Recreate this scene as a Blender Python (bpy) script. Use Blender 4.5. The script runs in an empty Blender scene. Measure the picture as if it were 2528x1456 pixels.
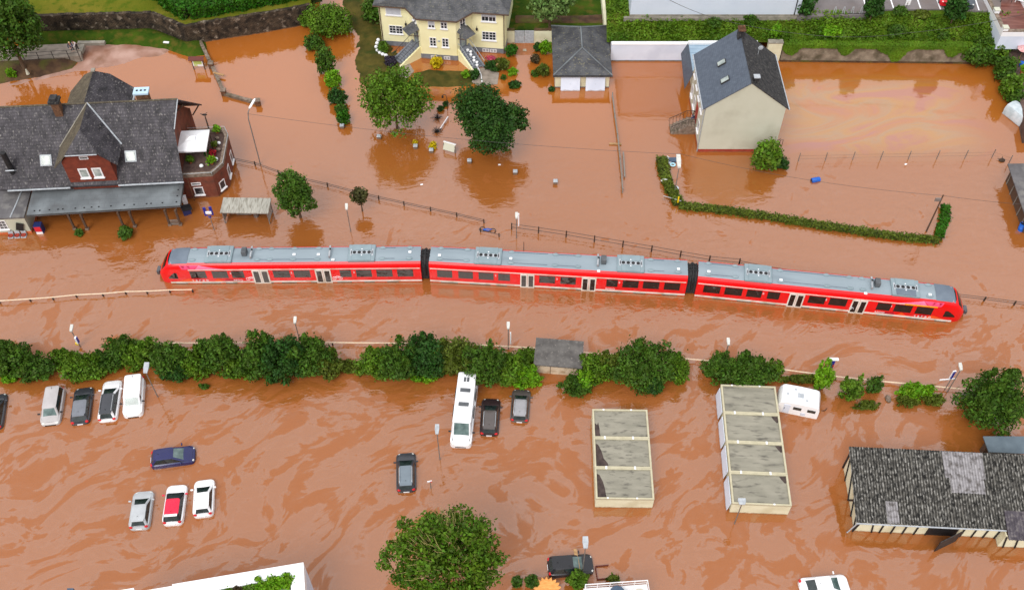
import bpy, bmesh, math, random
import numpy as np
from mathutils import Vector, Matrix
from math import sin, cos, pi, radians, atan2, sqrt, hypot

# ------------------------------------------------------------------ camera, sky, sun, exposure
S = bpy.context.scene
C = S.collection
FPX, TH, CH = 2520.0, radians(51.3), 82.0
cam = bpy.data.cameras.new("camera")
camo = bpy.data.objects.new("camera", cam)
C.objects.link(camo)
camo.location = (0, 0, CH)
camo.rotation_euler = (pi / 2 - TH, 0, 0)
cam.sensor_width = 36.0
cam.lens = FPX / 2528 * 36.0
cam.clip_start = 1.0
cam.clip_end = 5000.0
S.camera = camo

SUN_EL, SUN_AZ = radians(50), radians(205)          # high, veiled sun behind the camera
w = bpy.data.worlds.new("World")
S.world = w
w.use_nodes = True
nt = w.node_tree
nt.nodes.clear()
sky = nt.nodes.new("ShaderNodeTexSky")
sky.sky_type = 'NISHITA'
sky.sun_disc = False
sky.sun_elevation = SUN_EL
sky.sun_rotation = SUN_AZ
sky.air_density = 1.0
sky.dust_density = 4.0
hs = nt.nodes.new("ShaderNodeHueSaturation")
hs.inputs["Saturation"].default_value = 0.22
mixc = nt.nodes.new("ShaderNodeMix")
mixc.data_type = 'RGBA'
mixc.inputs[0].default_value = 0.8
mixc.inputs[7].default_value = (7.3, 7.2, 7.35, 1)   # even white cloud deck
bg = nt.nodes.new("ShaderNodeBackground")
bg.inputs[1].default_value = 0.12
wo = nt.nodes.new("ShaderNodeOutputWorld")
nt.links.new(sky.outputs[0], hs.inputs["Color"])
nt.links.new(hs.outputs[0], mixc.inputs[6])
# cloud deck: brighter towards the middle heights, a little darker overhead, softly mottled
wtc = nt.nodes.new("ShaderNodeTexCoord")
wsp = nt.nodes.new("ShaderNodeSeparateXYZ")
wmr = nt.nodes.new("ShaderNodeValToRGB")
e_ = wmr.color_ramp.elements
e_[0].position, e_[0].color = 0.0, (0.55, 0.55, 0.55, 1)
e_[1].position, e_[1].color = 0.97, (1.22, 1.22, 1.22, 1)
for p_, c_ in ((0.35, 0.85), (0.58, 1.3), (0.72, 1.36), (0.84, 1.26)):
    q_ = e_.new(p_)
    q_.color = (c_, c_, c_, 1)
wnz = nt.nodes.new("ShaderNodeTexNoise")
wnz.inputs["Scale"].default_value = 4.0
wnz.inputs["Detail"].default_value = 4.0
wn2 = nt.nodes.new("ShaderNodeMapRange")
wn2.inputs[1].default_value, wn2.inputs[2].default_value = 0.3, 0.7
wn2.inputs[3].default_value, wn2.inputs[4].default_value = 0.88, 1.12
wmu = nt.nodes.new("ShaderNodeMath")
wmu.operation = 'MULTIPLY'
wsc = nt.nodes.new("ShaderNodeVectorMath")
wsc.operation = 'SCALE'
nt.links.new(wtc.outputs["Generated"], wsp.inputs[0])
nt.links.new(wsp.outputs["Z"], wmr.inputs[0])
nt.links.new(wtc.outputs["Generated"], wnz.inputs["Vector"])
nt.links.new(wnz.outputs["Fac"], wn2.inputs[0])
nt.links.new(wmr.outputs[0], wmu.inputs[0])
nt.links.new(wn2.outputs[0], wmu.inputs[1])
nt.links.new(mixc.outputs[2], wsc.inputs[0])
nt.links.new(wmu.outputs[0], wsc.inputs["Scale"])
nt.links.new(wsc.outputs[0], bg.inputs[0])
nt.links.new(bg.outputs[0], wo.inputs[0])

sl = bpy.data.lights.new("sun", 'SUN')
sl.energy = 1.5
sl.angle = radians(28)
sl.color = (1.0, 0.965, 0.91)
so = bpy.data.objects.new("sun", sl)
C.objects.link(so)
so.rotation_euler = (pi / 2 - SUN_EL, 0, pi - SUN_AZ)
so.location = (0, -30, 120)

S.view_settings.view_transform = 'Standard'
S.view_settings.look = 'None'
S.view_settings.exposure = 0.2
S.view_settings.gamma = 1.0
S.render.engine = 'CYCLES'
S.cycles.use_denoising = True
S.cycles.max_bounces = 6
S.cycles.diffuse_bounces = 3
S.cycles.transparent_max_bounces = 6

# ------------------------------------------------------------------ helpers
rnd = random.Random(7)

def P(x, y, z=0.0):
    """world point at height z seen at pixel (x, y) of the 2528-wide photograph"""
    u = (x - 1264) / FPX
    v = (y - 728) / FPX
    d = (u, cos(TH) - v * sin(TH), -sin(TH) - v * cos(TH))
    t = (z - CH) / d[2]
    return Vector((d[0] * t, d[1] * t, CH + d[2] * t))

def pxm(y, z=0.0):
    """pixels per metre, and sine / cosine of the viewing depression, at image row y"""
    v = (y - 728) / FPX
    zz = (CH - z) / (sin(TH) + v * cos(TH))
    dep = TH + math.atan(v)
    return FPX / zz, sin(dep), cos(dep)

def sc(r, g, b):
    f = lambda c: c / 12.92 if c <= 0.04045 else ((c + 0.055) / 1.055) ** 2.4
    return (f(r / 255), f(g / 255), f(b / 255), 1.0)

def mat(name, c1, c2=None, scale=2.0, rough=0.7, metal=0.0, spec=0.4, bump=0.0, bscale=None, detail=4.0, lo=0.35, hi=0.65,
        coord='Object', stretch=None, c3=None, scale3=0.3, island=0.0, transl=0.0, brick=None, t3=(0.5, 0.68), wave=None, wet=False):
    m = bpy.data.materials.new(name)
    m.use_nodes = True
    t = m.node_tree
    N = t.nodes
    L = t.links
    b = N["Principled BSDF"]
    b.inputs["Roughness"].default_value = rough
    b.inputs["Metallic"].default_value = metal
    b.inputs["Specular IOR Level"].default_value = spec
    tc = N.new("ShaderNodeTexCoord")
    vec = tc.outputs[coord]
    if stretch:
        mp = N.new("ShaderNodeMapping")
        mp.inputs["Scale"].default_value = stretch
        L.new(vec, mp.inputs["Vector"])
        vec = mp.outputs[0]
    col = None
    if c2 is not None:
        nz = N.new("ShaderNodeTexNoise")
        nz.inputs["Scale"].default_value = scale
        nz.inputs["Detail"].default_value = detail
        L.new(vec, nz.inputs["Vector"])
        r = N.new("ShaderNodeValToRGB")
        r.color_ramp.elements[0].position = lo
        r.color_ramp.elements[0].color = c1
        r.color_ramp.elements[1].position = hi
        r.color_ramp.elements[1].color = c2
        L.new(nz.outputs["Fac"], r.inputs["Fac"])
        col = r.outputs["Color"]
    if c3 is not None:
        n3 = N.new("ShaderNodeTexNoise")
        n3.inputs["Scale"].default_value = scale3
        n3.inputs["Detail"].default_value = 5.0
        L.new(vec, n3.inputs["Vector"])
        r3 = N.new("ShaderNodeValToRGB")
        r3.color_ramp.elements[0].position = t3[0]
        r3.color_ramp.elements[1].position = t3[1]
        L.new(n3.outputs["Fac"], r3.inputs["Fac"])
        mx = N.new("ShaderNodeMix")
        mx.data_type = 'RGBA'
        L.new(r3.outputs["Color"], mx.inputs[0])
        if col:
            L.new(col, mx.inputs[6])
        else:
            mx.inputs[6].default_value = c1
        mx.inputs[7].default_value = c3
        col = mx.outputs[2]
    if brick:
        br = N.new("ShaderNodeTexBrick")
        br.inputs["Scale"].default_value = brick[0]
        br.inputs["Mortar Size"].default_value = brick[2]
        br.inputs["Color1"].default_value = (1, 1, 1, 1)
        br.inputs["Color2"].default_value = (brick[3],) * 3 + (1,)
        br.inputs["Mortar"].default_value = (brick[1],) * 3 + (1,)
        if len(brick) > 4:
            mpb = N.new("ShaderNodeMapping")
            mpb.inputs["Rotation"].default_value = brick[4]
            L.new(tc.outputs[coord], mpb.inputs["Vector"])
            L.new(mpb.outputs[0], br.inputs["Vector"])
        else:
            L.new(tc.outputs[coord], br.inputs["Vector"])
        mm = N.new("ShaderNodeMix")
        mm.data_type = 'RGBA'
        mm.blend_type = 'MULTIPLY'
        mm.inputs[0].default_value = 1.0
        if col:
            L.new(col, mm.inputs[6])
        else:
            mm.inputs[6].default_value = c1
        L.new(br.outputs["Color"], mm.inputs[7])
        col = mm.outputs[2]
    if wave:
        wv = N.new("ShaderNodeTexWave")
        wv.wave_profile = 'SIN'
        wv.bands_direction = 'X'
        wv.inputs["Scale"].default_value = 2 * pi / (20 * wave[0])
        wv.inputs["Phase Offset"].default_value = wave[2]
        L.new(tc.outputs[coord], wv.inputs["Vector"])
        wr = N.new("ShaderNodeMapRange")
        wr.inputs[3].default_value, wr.inputs[4].default_value = wave[1], 1.0
        L.new(wv.outputs["Fac"], wr.inputs[0])
        mw = N.new("ShaderNodeMix")
        mw.data_type = 'RGBA'
        mw.blend_type = 'MULTIPLY'
        mw.inputs[0].default_value = 1.0
        L.new(col, mw.inputs[6])
        L.new(wr.outputs[0], mw.inputs[7])
        col = mw.outputs[2]
    if wet:                                    # damp tide mark just above the flood
        gp = N.new("ShaderNodeNewGeometry")
        sz = N.new("ShaderNodeSeparateXYZ")
        L.new(gp.outputs["Position"], sz.inputs[0])
        nw = N.new("ShaderNodeTexNoise")
        nw.inputs["Scale"].default_value = 1.7
        nw.inputs["Detail"].default_value = 5.0
        L.new(gp.outputs["Position"], nw.inputs["Vector"])
        mu = N.new("ShaderNodeMath")
        mu.operation = 'MULTIPLY_ADD'
        L.new(nw.outputs["Fac"], mu.inputs[0])
        mu.inputs[1].default_value = -0.45
        L.new(sz.outputs["Z"], mu.inputs[2])
        mr = N.new("ShaderNodeMapRange")
        mr.inputs[1].default_value, mr.inputs[2].default_value = -0.20, -0.04
        mr.inputs[3].default_value, mr.inputs[4].default_value = 0.75, 0.0
        L.new(mu.outputs[0], mr.inputs[0])
        mz = N.new("ShaderNodeMix")
        mz.data_type = 'RGBA'
        L.new(mr.outputs[0], mz.inputs[0])
        L.new(col, mz.inputs[6])
        mz.inputs[7].default_value = (0.26, 0.12, 0.05, 1)
        col = mz.outputs[2]
    if island:
        g = N.new("ShaderNodeNewGeometry")
        h = N.new("ShaderNodeHueSaturation")
        ma = N.new("ShaderNodeMapRange")
        ma.inputs[3].default_value = 1 - island
        ma.inputs[4].default_value = 1 + island
        L.new(g.outputs["Random Per Island"], ma.inputs[0])
        L.new(ma.outputs[0], h.inputs["Value"])
        mb = N.new("ShaderNodeMapRange")
        mb.inputs[3].default_value = 0.485
        mb.inputs[4].default_value = 0.515
        L.new(g.outputs["Random Per Island"], mb.inputs[0])
        L.new(mb.outputs[0], h.inputs["Hue"])
        if col:
            L.new(col, h.inputs["Color"])
        else:
            h.inputs["Color"].default_value = c1
        col = h.outputs["Color"]
    if col:
        L.new(col, b.inputs["Base Color"])
    else:
        b.inputs["Base Color"].default_value = c1
    if bump:
        nb = N.new("ShaderNodeTexNoise")
        nb.inputs["Scale"].default_value = bscale or scale * 4
        nb.inputs["Detail"].default_value = 4.0
        L.new(vec, nb.inputs["Vector"])
        bp = N.new("ShaderNodeBump")
        bp.inputs["Strength"].default_value = bump
        bp.inputs["Distance"].default_value = 0.1
        L.new(nb.outputs["Fac"], bp.inputs["Height"])
        L.new(bp.outputs[0], b.inputs["Normal"])
    if transl:
        o = N["Material Output"]
        tr = N.new("ShaderNodeBsdfTranslucent")
        if col:
            L.new(col, tr.inputs["Color"])
        else:
            tr.inputs["Color"].default_value = c1
        ms = N.new("ShaderNodeMixShader")
        ms.inputs[0].default_value = transl
        L.new(b.outputs[0], ms.inputs[1])
        L.new(tr.outputs[0], ms.inputs[2])
        L.new(ms.outputs[0], o.inputs["Surface"])
    return m

def tag(o, label=None, cat=None, group=None, kind=None):
    if label: o["label"] = label
    if cat: o["category"] = cat
    if group: o["group"] = group
    if kind: o["kind"] = kind
    return o

def thing(name, loc, label, cat, group=None, rz=0.0):
    o = bpy.data.objects.new(name, None)
    C.objects.link(o)
    o.empty_display_size = 0.3
    o.location = loc
    o.rotation_euler = (0, 0, rz)
    return tag(o, label, cat, group)

def copy_tree(o, parent=None):
    c = o.copy()
    C.objects.link(c)
    c.parent = parent
    for ch in list(o.children):
        copy_tree(ch, c)
    return c

class MB:
    """collects shapes and links them as one mesh object"""
    def __init__(s):
        s.v, s.f, s.m = [], [], []
    def face(s, pts, m=0):
        i = len(s.v)
        s.v += [tuple(p) for p in pts]
        s.f.append(tuple(range(i, i + len(pts))))
        s.m.append(m)
        return s
    def add(s, vs, fs, m=0):
        i = len(s.v)
        s.v += [tuple(p) for p in vs]
        s.f += [tuple(i + k for k in f) for f in fs]
        s.m += [m] * len(fs)
        return s
    def box(s, c, d, rz=0.0, m=0, rx=0.0, ry=0.0):
        M = Matrix.Rotation(rz, 3, 'Z') @ Matrix.Rotation(ry, 3, 'Y') @ Matrix.Rotation(rx, 3, 'X')
        vs = [Vector(c) + M @ Vector((sx * d[0] / 2, sy * d[1] / 2, sz * d[2] / 2)) for sx in (-1, 1) for sy in (-1, 1) for sz in (-1, 1)]
        return s.add(vs, [(0, 1, 3, 2), (4, 6, 7, 5), (0, 4, 5, 1), (2, 3, 7, 6), (0, 2, 6, 4), (1, 5, 7, 3)], m)
    def bb(s, x0, x1, y0, y1, z0, z1, m=0):
        return s.box(((x0 + x1) / 2, (y0 + y1) / 2, (z0 + z1) / 2), (x1 - x0, y1 - y0, z1 - z0), m=m)
    def prism(s, pts, z0, z1, m=0, mtop=None):
        n = len(pts)
        lo = [(p[0], p[1], z0) for p in pts]
        hi = [(p[0], p[1], z1) for p in pts]
        s.add(lo + hi, [(i, (i + 1) % n, n + (i + 1) % n, n + i) for i in range(n)], m)
        s.face(hi, m if mtop is None else mtop)
        s.face(lo[::-1], m)
        return s
    def slab(s, pts, t, m=0):
        """thick sheet under any planar 3-D polygon"""
        n = len(pts)
        up = [Vector(p) for p in pts]
        dn = [p - Vector((0, 0, t)) for p in up]
        s.add(up + dn, [tuple(range(n)), tuple(range(2 * n - 1, n - 1, -1))] + [(i, n + i, n + (i + 1) % n, (i + 1) % n) for i in range(n)], m)
        return s
    def tube(s, pts, r, n=6, m=0, r1=None):
        pts = [Vector(p) for p in pts]
        k = len(pts)
        vs = []
        for i, p in enumerate(pts):
            d = (pts[min(i + 1, k - 1)] - pts[max(i - 1, 0)]).normalized()
            a = d.orthogonal().normalized() if abs(d.z) > 0.9 else d.cross(Vector((0, 0, 1))).normalized()
            b = d.cross(a)
            rr = r if r1 is None else r + (r1 - r) * i / (k - 1)
            vs += [p + (a * cos(2 * pi * j / n) + b * sin(2 * pi * j / n)) * rr for j in range(n)]
        fs = [(i * n + j, i * n + (j + 1) % n, (i + 1) * n + (j + 1) % n, (i + 1) * n + j) for i in range(k - 1) for j in range(n)]
        fs += [tuple(range(n))[::-1], tuple((k - 1) * n + j for j in range(n))]
        return s.add(vs, fs, m)
    def ell(s, c, r, n=10, k=6, m=0):
        vs = [(c[0], c[1], c[2] - r[2])]
        for i in range(1, k):
            a = -pi / 2 + pi * i / k
            vs += [(c[0] + r[0] * cos(a) * cos(2 * pi * j / n), c[1] + r[1] * cos(a) * sin(2 * pi * j / n), c[2] + r[2] * sin(a)) for j in range(n)]
        vs.append((c[0], c[1], c[2] + r[2]))
        fs = [(0, 1 + (j + 1) % n, 1 + j) for j in range(n)]
        for i in range(k - 2):
            fs += [(1 + i * n + j, 1 + i * n + (j + 1) % n, 1 + (i + 1) * n + (j + 1) % n, 1 + (i + 1) * n + j) for j in range(n)]
        e = 1 + (k - 2) * n
        fs += [(e + j, e + (j + 1) % n, len(vs) - 1) for j in range(n)]
        return s.add(vs, fs, m)
    def rings(s, rings, m=0, cap=True):
        n = len(rings[0])
        vs = [p for r in rings for p in r]
        fs = [(i * n + j, i * n + (j + 1) % n, (i + 1) * n + (j + 1) % n, (i + 1) * n + j) for i in range(len(rings) - 1) for j in range(n)]
        if cap:
            fs += [tuple(range(n))[::-1], tuple((len(rings) - 1) * n + j for j in range(n))]
        return s.add(vs, fs, m)
    def build(s, name, mats, parent=None, loc=None, smooth=False, bevel=0.0, rz=0.0, recalc=True):
        me = bpy.data.meshes.new(name)
        me.from_pydata(s.v, [], s.f)
        if not isinstance(mats, (list, tuple)):
            mats = [mats]
        for q in mats:
            me.materials.append(q)
        if len(mats) > 1:
            me.polygons.foreach_set("material_index", s.m)
        if recalc:
            b = bmesh.new()
            b.from_mesh(me)
            bmesh.ops.remove_doubles(b, verts=b.verts, dist=0.0005)
            bmesh.ops.recalc_face_normals(b, faces=b.faces)
            b.to_mesh(me)
            b.free()
        if smooth:
            me.polygons.foreach_set("use_smooth", [True] * len(me.polygons))
            me.set_sharp_from_angle(angle=radians(smooth if smooth is not True else 40))
        me.update()
        o = bpy.data.objects.new(name, me)
        C.objects.link(o)
        if parent is not None:
            o.parent = parent
        if loc is not None:
            o.location = loc
        o.rotation_euler = (0, 0, rz)
        if bevel:
            bv = o.modifiers.new("bevel", 'BEVEL')
            bv.width = bevel
            bv.segments = 2
            bv.limit_method = 'ANGLE'
        return o

def text(name, body, size, M, parent, m, width=None):
    cu = bpy.data.curves.new(name, 'FONT')
    cu.body = body
    cu.size = size
    cu.extrude = 0.004
    cu.materials.append(m)
    tmp = bpy.data.objects.new("tmp", cu)
    me = bpy.data.meshes.new_from_object(tmp)
    bpy.data.objects.remove(tmp)
    me.name = name
    if not me.materials:
        me.materials.append(m)
    o = bpy.data.objects.new(name, me)
    C.objects.link(o)
    o.parent = parent
    o.matrix_local = M
    return o

CROWN = 1.1
# ---- foliage
def np_mesh(name, V, Q, m, parent=None, loc=None):
    me = bpy.data.meshes.new(name)
    me.vertices.add(len(V))
    me.vertices.foreach_set("co", V.astype(np.float32).ravel())
    me.loops.add(Q.size)
    me.loops.foreach_set("vertex_index", Q.astype(np.int32).ravel())
    me.polygons.add(len(Q))
    me.polygons.foreach_set("loop_start", np.arange(0, Q.size, Q.shape[1], dtype=np.int32))
    me.materials.append(m)
    me.update(calc_edges=True)
    me.validate()
    o = bpy.data.objects.new(name, me)
    C.objects.link(o)
    if parent is not None:
        o.parent = parent
    if loc is not None:
        o.location = loc
    return o

def leaf_quads(pos, nrm, size, g, aspect=1.7):
    n = len(pos)
    nrm = nrm / np.maximum(np.linalg.norm(nrm, axis=1, keepdims=True), 1e-6)
    t = g.normal(size=(n, 3))
    t -= (t * nrm).sum(1, keepdims=True) * nrm
    t /= np.maximum(np.linalg.norm(t, axis=1, keepdims=True), 1e-6)
    b = np.cross(nrm, t)
    s = (size * (0.6 + 0.8 * g.random(n)))[:, None]
    a = t * s * 0.5 * aspect
    b = b * s * 0.5
    droop = nrm * s * 0.22
    V = np.stack([pos - a - droop, pos - b, pos + a - droop, pos + b], 1).reshape(-1, 3)
    return V, np.arange(4 * n).reshape(-1, 4)

def crown(seed, r, n, size, nclump=14, clump=0.42, up=0.35, c=(0, 0, 0), shell=0.28, spread=0.8, floor=None, ragged=0.12, spires=0):
    """leaf quads in overlapping clumps that fill an ellipsoid of radii r"""
    g = np.random.default_rng(seed)
    r = np.array(r, float)
    i = np.arange(nclump) + 0.5
    ph = np.arccos(1 - 1.66 * i / nclump)
    th = pi * (1 + 5 ** 0.5) * i + g.random() * 6
    d = np.stack([np.cos(th) * np.sin(ph), np.sin(th) * np.sin(ph), np.cos(ph)], 1)
    cr = clump * (0.65 + 0.7 * g.random(nclump))
    cc = d * (1 - cr * (0.82 + 0.3 * g.random(nclump)))[:, None] * (1 + ragged * g.normal(size=(nclump, 1)))
    cc = np.vstack([cc, [[0, 0, 0]]])
    cr = np.append(cr, 0.62)
    wgt = cr ** 2
    wgt[-1] *= 0.5
    k = g.choice(nclump + 1, size=n, p=wgt / wgt.sum())
    u = g.normal(size=(n, 3))
    u /= np.linalg.norm(u, axis=1, keepdims=True)
    rad = 1 - np.abs(g.normal(size=n)) * shell + (g.random(n) < 0.16) * g.random(n) * 0.38
    p = (cc[k] + u * (cr[k] * rad)[:, None]) * r + np.array(c)
    nn = u * spread + g.normal(size=(n, 3)) * 0.55 + np.array([0, 0, up])
    for _ in range(spires):
        a_, q_ = g.random() * 6.28, g.random() ** .5 * .8
        ct = np.array([cos(a_) * q_, sin(a_) * q_, sqrt(max(0, 1 - q_ * q_)) * .75])
        k_ = max(30, int(n * .035))
        h_ = g.random(k_)
        hs_, ws_ = g.uniform(.35, .75), g.uniform(.12, .22)
        u2 = g.normal(size=(k_, 3))
        pp = ct + np.stack([u2[:, 0] * ws_ * (1 - h_ * .8), u2[:, 1] * ws_ * (1 - h_ * .8), h_ * hs_], 1)
        p = np.vstack([p, pp * r + np.array(c)])
        nn = np.vstack([nn, u2 + np.array([0, 0, .4])])
    if floor is not None:
        ok = p[:, 2] > floor
        p, nn = p[ok], nn[ok]
    return leaf_quads(p, nn, size, g)

def blob(cx, yt, yb, wpx, squash=0.9, sink=0.82):
    """world centre and radii of a crown that fills the given picture box"""
    z = 0.5
    for _ in range(4):
        s, sn, cs = pxm((yt + yb) / 2, z)
        rx = wpx / 2 / s
        hh = (yb - yt) / 2 / s
        ry = min(rx * squash, hh / sn * 0.86)
        rz = max(sqrt(max(hh * hh - (ry * sn) ** 2, 0.0)) / cs, 0.3)
        z = rz * sink
    return P(cx, (yt + yb) / 2, z), (rx * CROWN, ry * CROWN, rz * (CROWN * .6 + .4))

def shrub(name, box, m, label, cat, group=None, dens=1.0, size=0.26, stem=True, seed=None, clump=0.42, nclump=14, parent_trunk=None, sink=0.82, up=0.35, squash=0.9, z0=0.0, spires=0, shell=0.28):
    c, r = blob(*box, sink=sink, squash=squash)
    base = Vector((c.x, c.y, z0))
    t = thing(name, base, label, cat, group)
    seed = seed or int(box[0] * 13 + box[1] * 7) % 99991
    area = (r[0] * r[1] + r[0] * r[2] + r[1] * r[2]) * 4.2
    n = int(area * dens * 5.2 / size ** 2 * 0.42) + 60
    V, Q = crown(seed, r, n, size, nclump, clump, up=up, c=(0, 0, c.z - z0), floor=-0.06, spires=spires, shell=shell, ragged=.12 + .06 * (spires > 0))
    np_mesh("foliage", V, Q, m, t)
    if stem:
        s = MB()
        rg = random.Random(seed)
        for k in range(4):
            a = rg.random() * 6.28
            s.tube([(0.12 * cos(a), 0.12 * sin(a), -0.4), (r[0] * .25 * cos(a), r[1] * .25 * sin(a), c.z - z0), (r[0] * .6 * cos(a), r[1] * .6 * sin(a), c.z - z0 + r[2] * .6)], 0.06, 5, r1=0.02)
        s.build("stem", M["bark"], t)
    return t

def tree(name, box, m, label, trunk_h=1.6, dens=1.0, size=0.3, trunk_r=0.2, lobes=(), seed=1, nclump=22, clump=0.36, limbs=7, cat="tree", group=None, bark="bark", sink=None, up=0.35, squash=0.95, shell=0.28, ragged=0.15, twig=0, z0=0.0):
    s0 = 1.0
    c, r = blob(*box, sink=1.0, squash=squash)
    z = r[2] + trunk_h
    # keep the crown in its picture box with the trunk under it
    c = P(box[0], (box[1] + box[2]) / 2, z + z0)
    t = thing(name, Vector((c.x, c.y, z0)), label, cat, group)
    area = (r[0] * r[1] + r[0] * r[2] + r[1] * r[2]) * 4.2
    n = int(area * dens * 2.2 / size ** 2)
    V, Q = crown(seed, r, n, size, nclump, clump, up=up, c=(0, 0, z), shell=shell, ragged=ragged, floor=max(.05, z - r[2] * .55))
    for k, bx in enumerate(lobes):
        c2, r2 = blob(*bx, sink=1.0, squash=squash)
        c2 = P(bx[0], (bx[1] + bx[2]) / 2, z + z0)
        n2 = int((r2[0] * r2[1] + r2[0] * r2[2] + r2[1] * r2[2]) * 4.2 * dens * 2.2 / size ** 2)
        V2, Q2 = crown(seed + 9 * k + 3, r2, n2, size, nclump // 2, clump * 1.15, up=up, c=tuple(c2 - Vector((c.x, c.y, z0))), shell=shell, ragged=ragged, floor=0.05)
        Q = np.vstack([Q, Q2 + len(V)])
        V = np.vstack([V, V2])
    np_mesh("crown", V, Q, m, t)
    b = MB()
    rg = random.Random(seed)
    b.tube([(0, 0, -0.8), (0.03, 0, trunk_h * .6), (0, 0.04, z - r[2] * .2)], trunk_r, 8, r1=trunk_r * .55)
    for k in range(limbs):
        a = k * 2.4 + rg.random()
        e = Vector((cos(a) * r[0] * .78, sin(a) * r[1] * .78, z + r[2] * rg.uniform(-.25, .6)))
        h0 = rg.uniform(.5, .95) * (z - r[2] * .2)
        b.tube([(0, 0, h0), (e.x * .45, e.y * .45, h0 + (e.z - h0) * .6), e], trunk_r * .42, 5, r1=0.025)
    for k in range(twig):
        a = rg.random() * 6.28
        el = rg.uniform(0.1, 1.4)
        d = Vector((cos(a) * cos(el) * r[0], sin(a) * cos(el) * r[1], sin(el) * r[2]))
        o = d.cross(Vector((rg.random(), rg.random(), rg.random()))).normalized() * rg.uniform(.3, .8)
        p0 = Vector((0, 0, z)) + d * .62
        b.tube([p0, p0 + d * .22 + o * .3, Vector((0, 0, z)) + d * rg.uniform(.95, 1.04) + o], 0.035, 4, r1=0.012)
    b.build("trunk", M[bark], t)
    return t

def sdist(x, y, poly):
    """signed distance (inside positive) of points to polygon"""
    n = len(poly)
    dmin = np.full(x.shape, 1e9)
    ins = np.zeros(x.shape, bool)
    for i in range(n):
        ax, ay = poly[i]
        bx, by = poly[(i + 1) % n]
        ex, ey = bx - ax, by - ay
        t = np.clip(((x - ax) * ex + (y - ay) * ey) / (ex * ex + ey * ey + 1e-12), 0, 1)
        dmin = np.minimum(dmin, np.hypot(x - ax - t * ex, y - ay - t * ey))
        cond = ((ay > y) != (by > y))
        with np.errstate(divide='ignore', invalid='ignore'):
            xi = (bx - ax) * (y - ay) / (by - ay + 1e-12) + ax
        ins ^= cond & (x < xi)
    return np.where(ins, dmin, -dmin)

def wobble(x, y, s, seed):
    g = np.random.default_rng(seed)
    o = np.zeros_like(x)
    for k in range(7):
        a = g.random() * 6.28
        f = s * (1.6 ** k) * 0.7
        o += np.sin(x * cos(a) * f + y * sin(a) * f + g.random() * 6.28) / (1.35 ** k)
    return o / 3.0

def island(name, polypx, zt, m, edge=1.5, step=0.35, noise=0.06, z_at=0.0, seed=1, zfun=None):
    """gently humped ground whose edge dips under the water"""
    poly = [tuple(P(x, y, z_at)[:2]) for x, y in polypx]
    xs = np.array([p[0] for p in poly])
    ys = np.array([p[1] for p in poly])
    gx = np.arange(xs.min() - 1.5, xs.max() + 1.5, step)
    gy = np.arange(ys.min() - 1.5, ys.max() + 1.5, step)
    X, Y = np.meshgrid(gx, gy)
    d = sdist(X, Y, poly)
    Z = np.clip(d / edge, -1, 1)
    Z = np.where(Z > 0, Z * zt, Z * 0.4)
    if zfun is not None:
        Z = np.where(d > -0.01, np.minimum(np.maximum(zfun(X, Y), 0) + 0.02, 1e9) * np.clip(d / edge, 0, 1) , Z)
    Z = Z + wobble(X, Y, 1.3, seed) * noise
    ny, nx = X.shape
    V = np.stack([X.ravel(), Y.ravel(), Z.ravel()], 1)
    idx = np.arange(nx * ny).reshape(ny, nx)
    Q = np.stack([idx[:-1, :-1].ravel(), idx[:-1, 1:].ravel(), idx[1:, 1:].ravel(), idx[1:, :-1].ravel()], 1)
    keep = (Z.ravel()[Q] > -0.12).any(1)
    o = np_mesh(name, V, Q[keep], m)
    o.data.polygons.foreach_set("use_smooth", [True] * len(o.data.polygons))
    return tag(o, kind='structure')

# ------------------------------------------------------------------ materials
M = {}
def leafm(name, a, b, scale=0.9, isl=0.38, tr=0.22):
    M[name] = mat(name, sc(*a), sc(*b), scale=scale, rough=0.6, spec=0.25, island=isl, transl=tr, lo=0.3, hi=0.7)
leafm("leaf_mid", (66, 98, 18), (106, 140, 32))
leafm("leaf_dark", (50, 80, 20), (86, 120, 32))
leafm("leaf_deep", (34, 68, 22), (60, 100, 32))
leafm("leaf_bright", (88, 138, 14), (128, 172, 28))
leafm("leaf_olive", (74, 88, 22), (104, 118, 36))
leafm("leaf_willow", (92, 122, 60), (126, 152, 84))
leafm("leaf_walnut", (54, 90, 12), (98, 128, 24))
leafm("leaf_hedge", (40, 88, 8), (62, 112, 14), scale=1.2)
leafm("leaf_yellow", (190, 170, 20), (225, 200, 30))
leafm("leaf_plum", (50, 44, 58), (70, 62, 80))
leafm("leaf_pink", (205, 80, 110), (235, 120, 150))
leafm("leaf_red", (150, 24, 44), (190, 40, 60))
leafm("leaf_bank", (66, 100, 12), (108, 140, 28), scale=0.35, isl=.25)
leafm("leaf_dry", (58, 60, 32), (92, 92, 48))
leafm("leaf_brown", (70, 58, 40), (96, 84, 54))
M["bark"] = mat("bark", sc(84, 66, 50), sc(112, 92, 72), scale=8, rough=0.9, bump=0.4)
M["bark_pale"] = mat("bark_pale", sc(150, 140, 84), sc(178, 164, 104), scale=6, rough=0.9)
M["slate"] = mat("slate", sc(38, 36, 41), sc(86, 82, 88), scale=0.9, rough=0.62, spec=0.35, c3=sc(130, 126, 124), scale3=4.2, t3=(.57, .7), detail=9, lo=.3, hi=.7, brick=(1.0, 0.6, 0.04, 0.8), bump=0.3, bscale=9, stretch=(1.7, .8, 1))
M["slate_mossy"] = mat("slate_mossy", sc(84, 76, 64), sc(108, 98, 80), scale=1.6, rough=0.75, c3=sc(134, 128, 104), scale3=4, t3=(.56, .74), detail=7, brick=(1.0, 0.66, 0.04, 0.84), bump=0.3, bscale=9)
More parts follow.
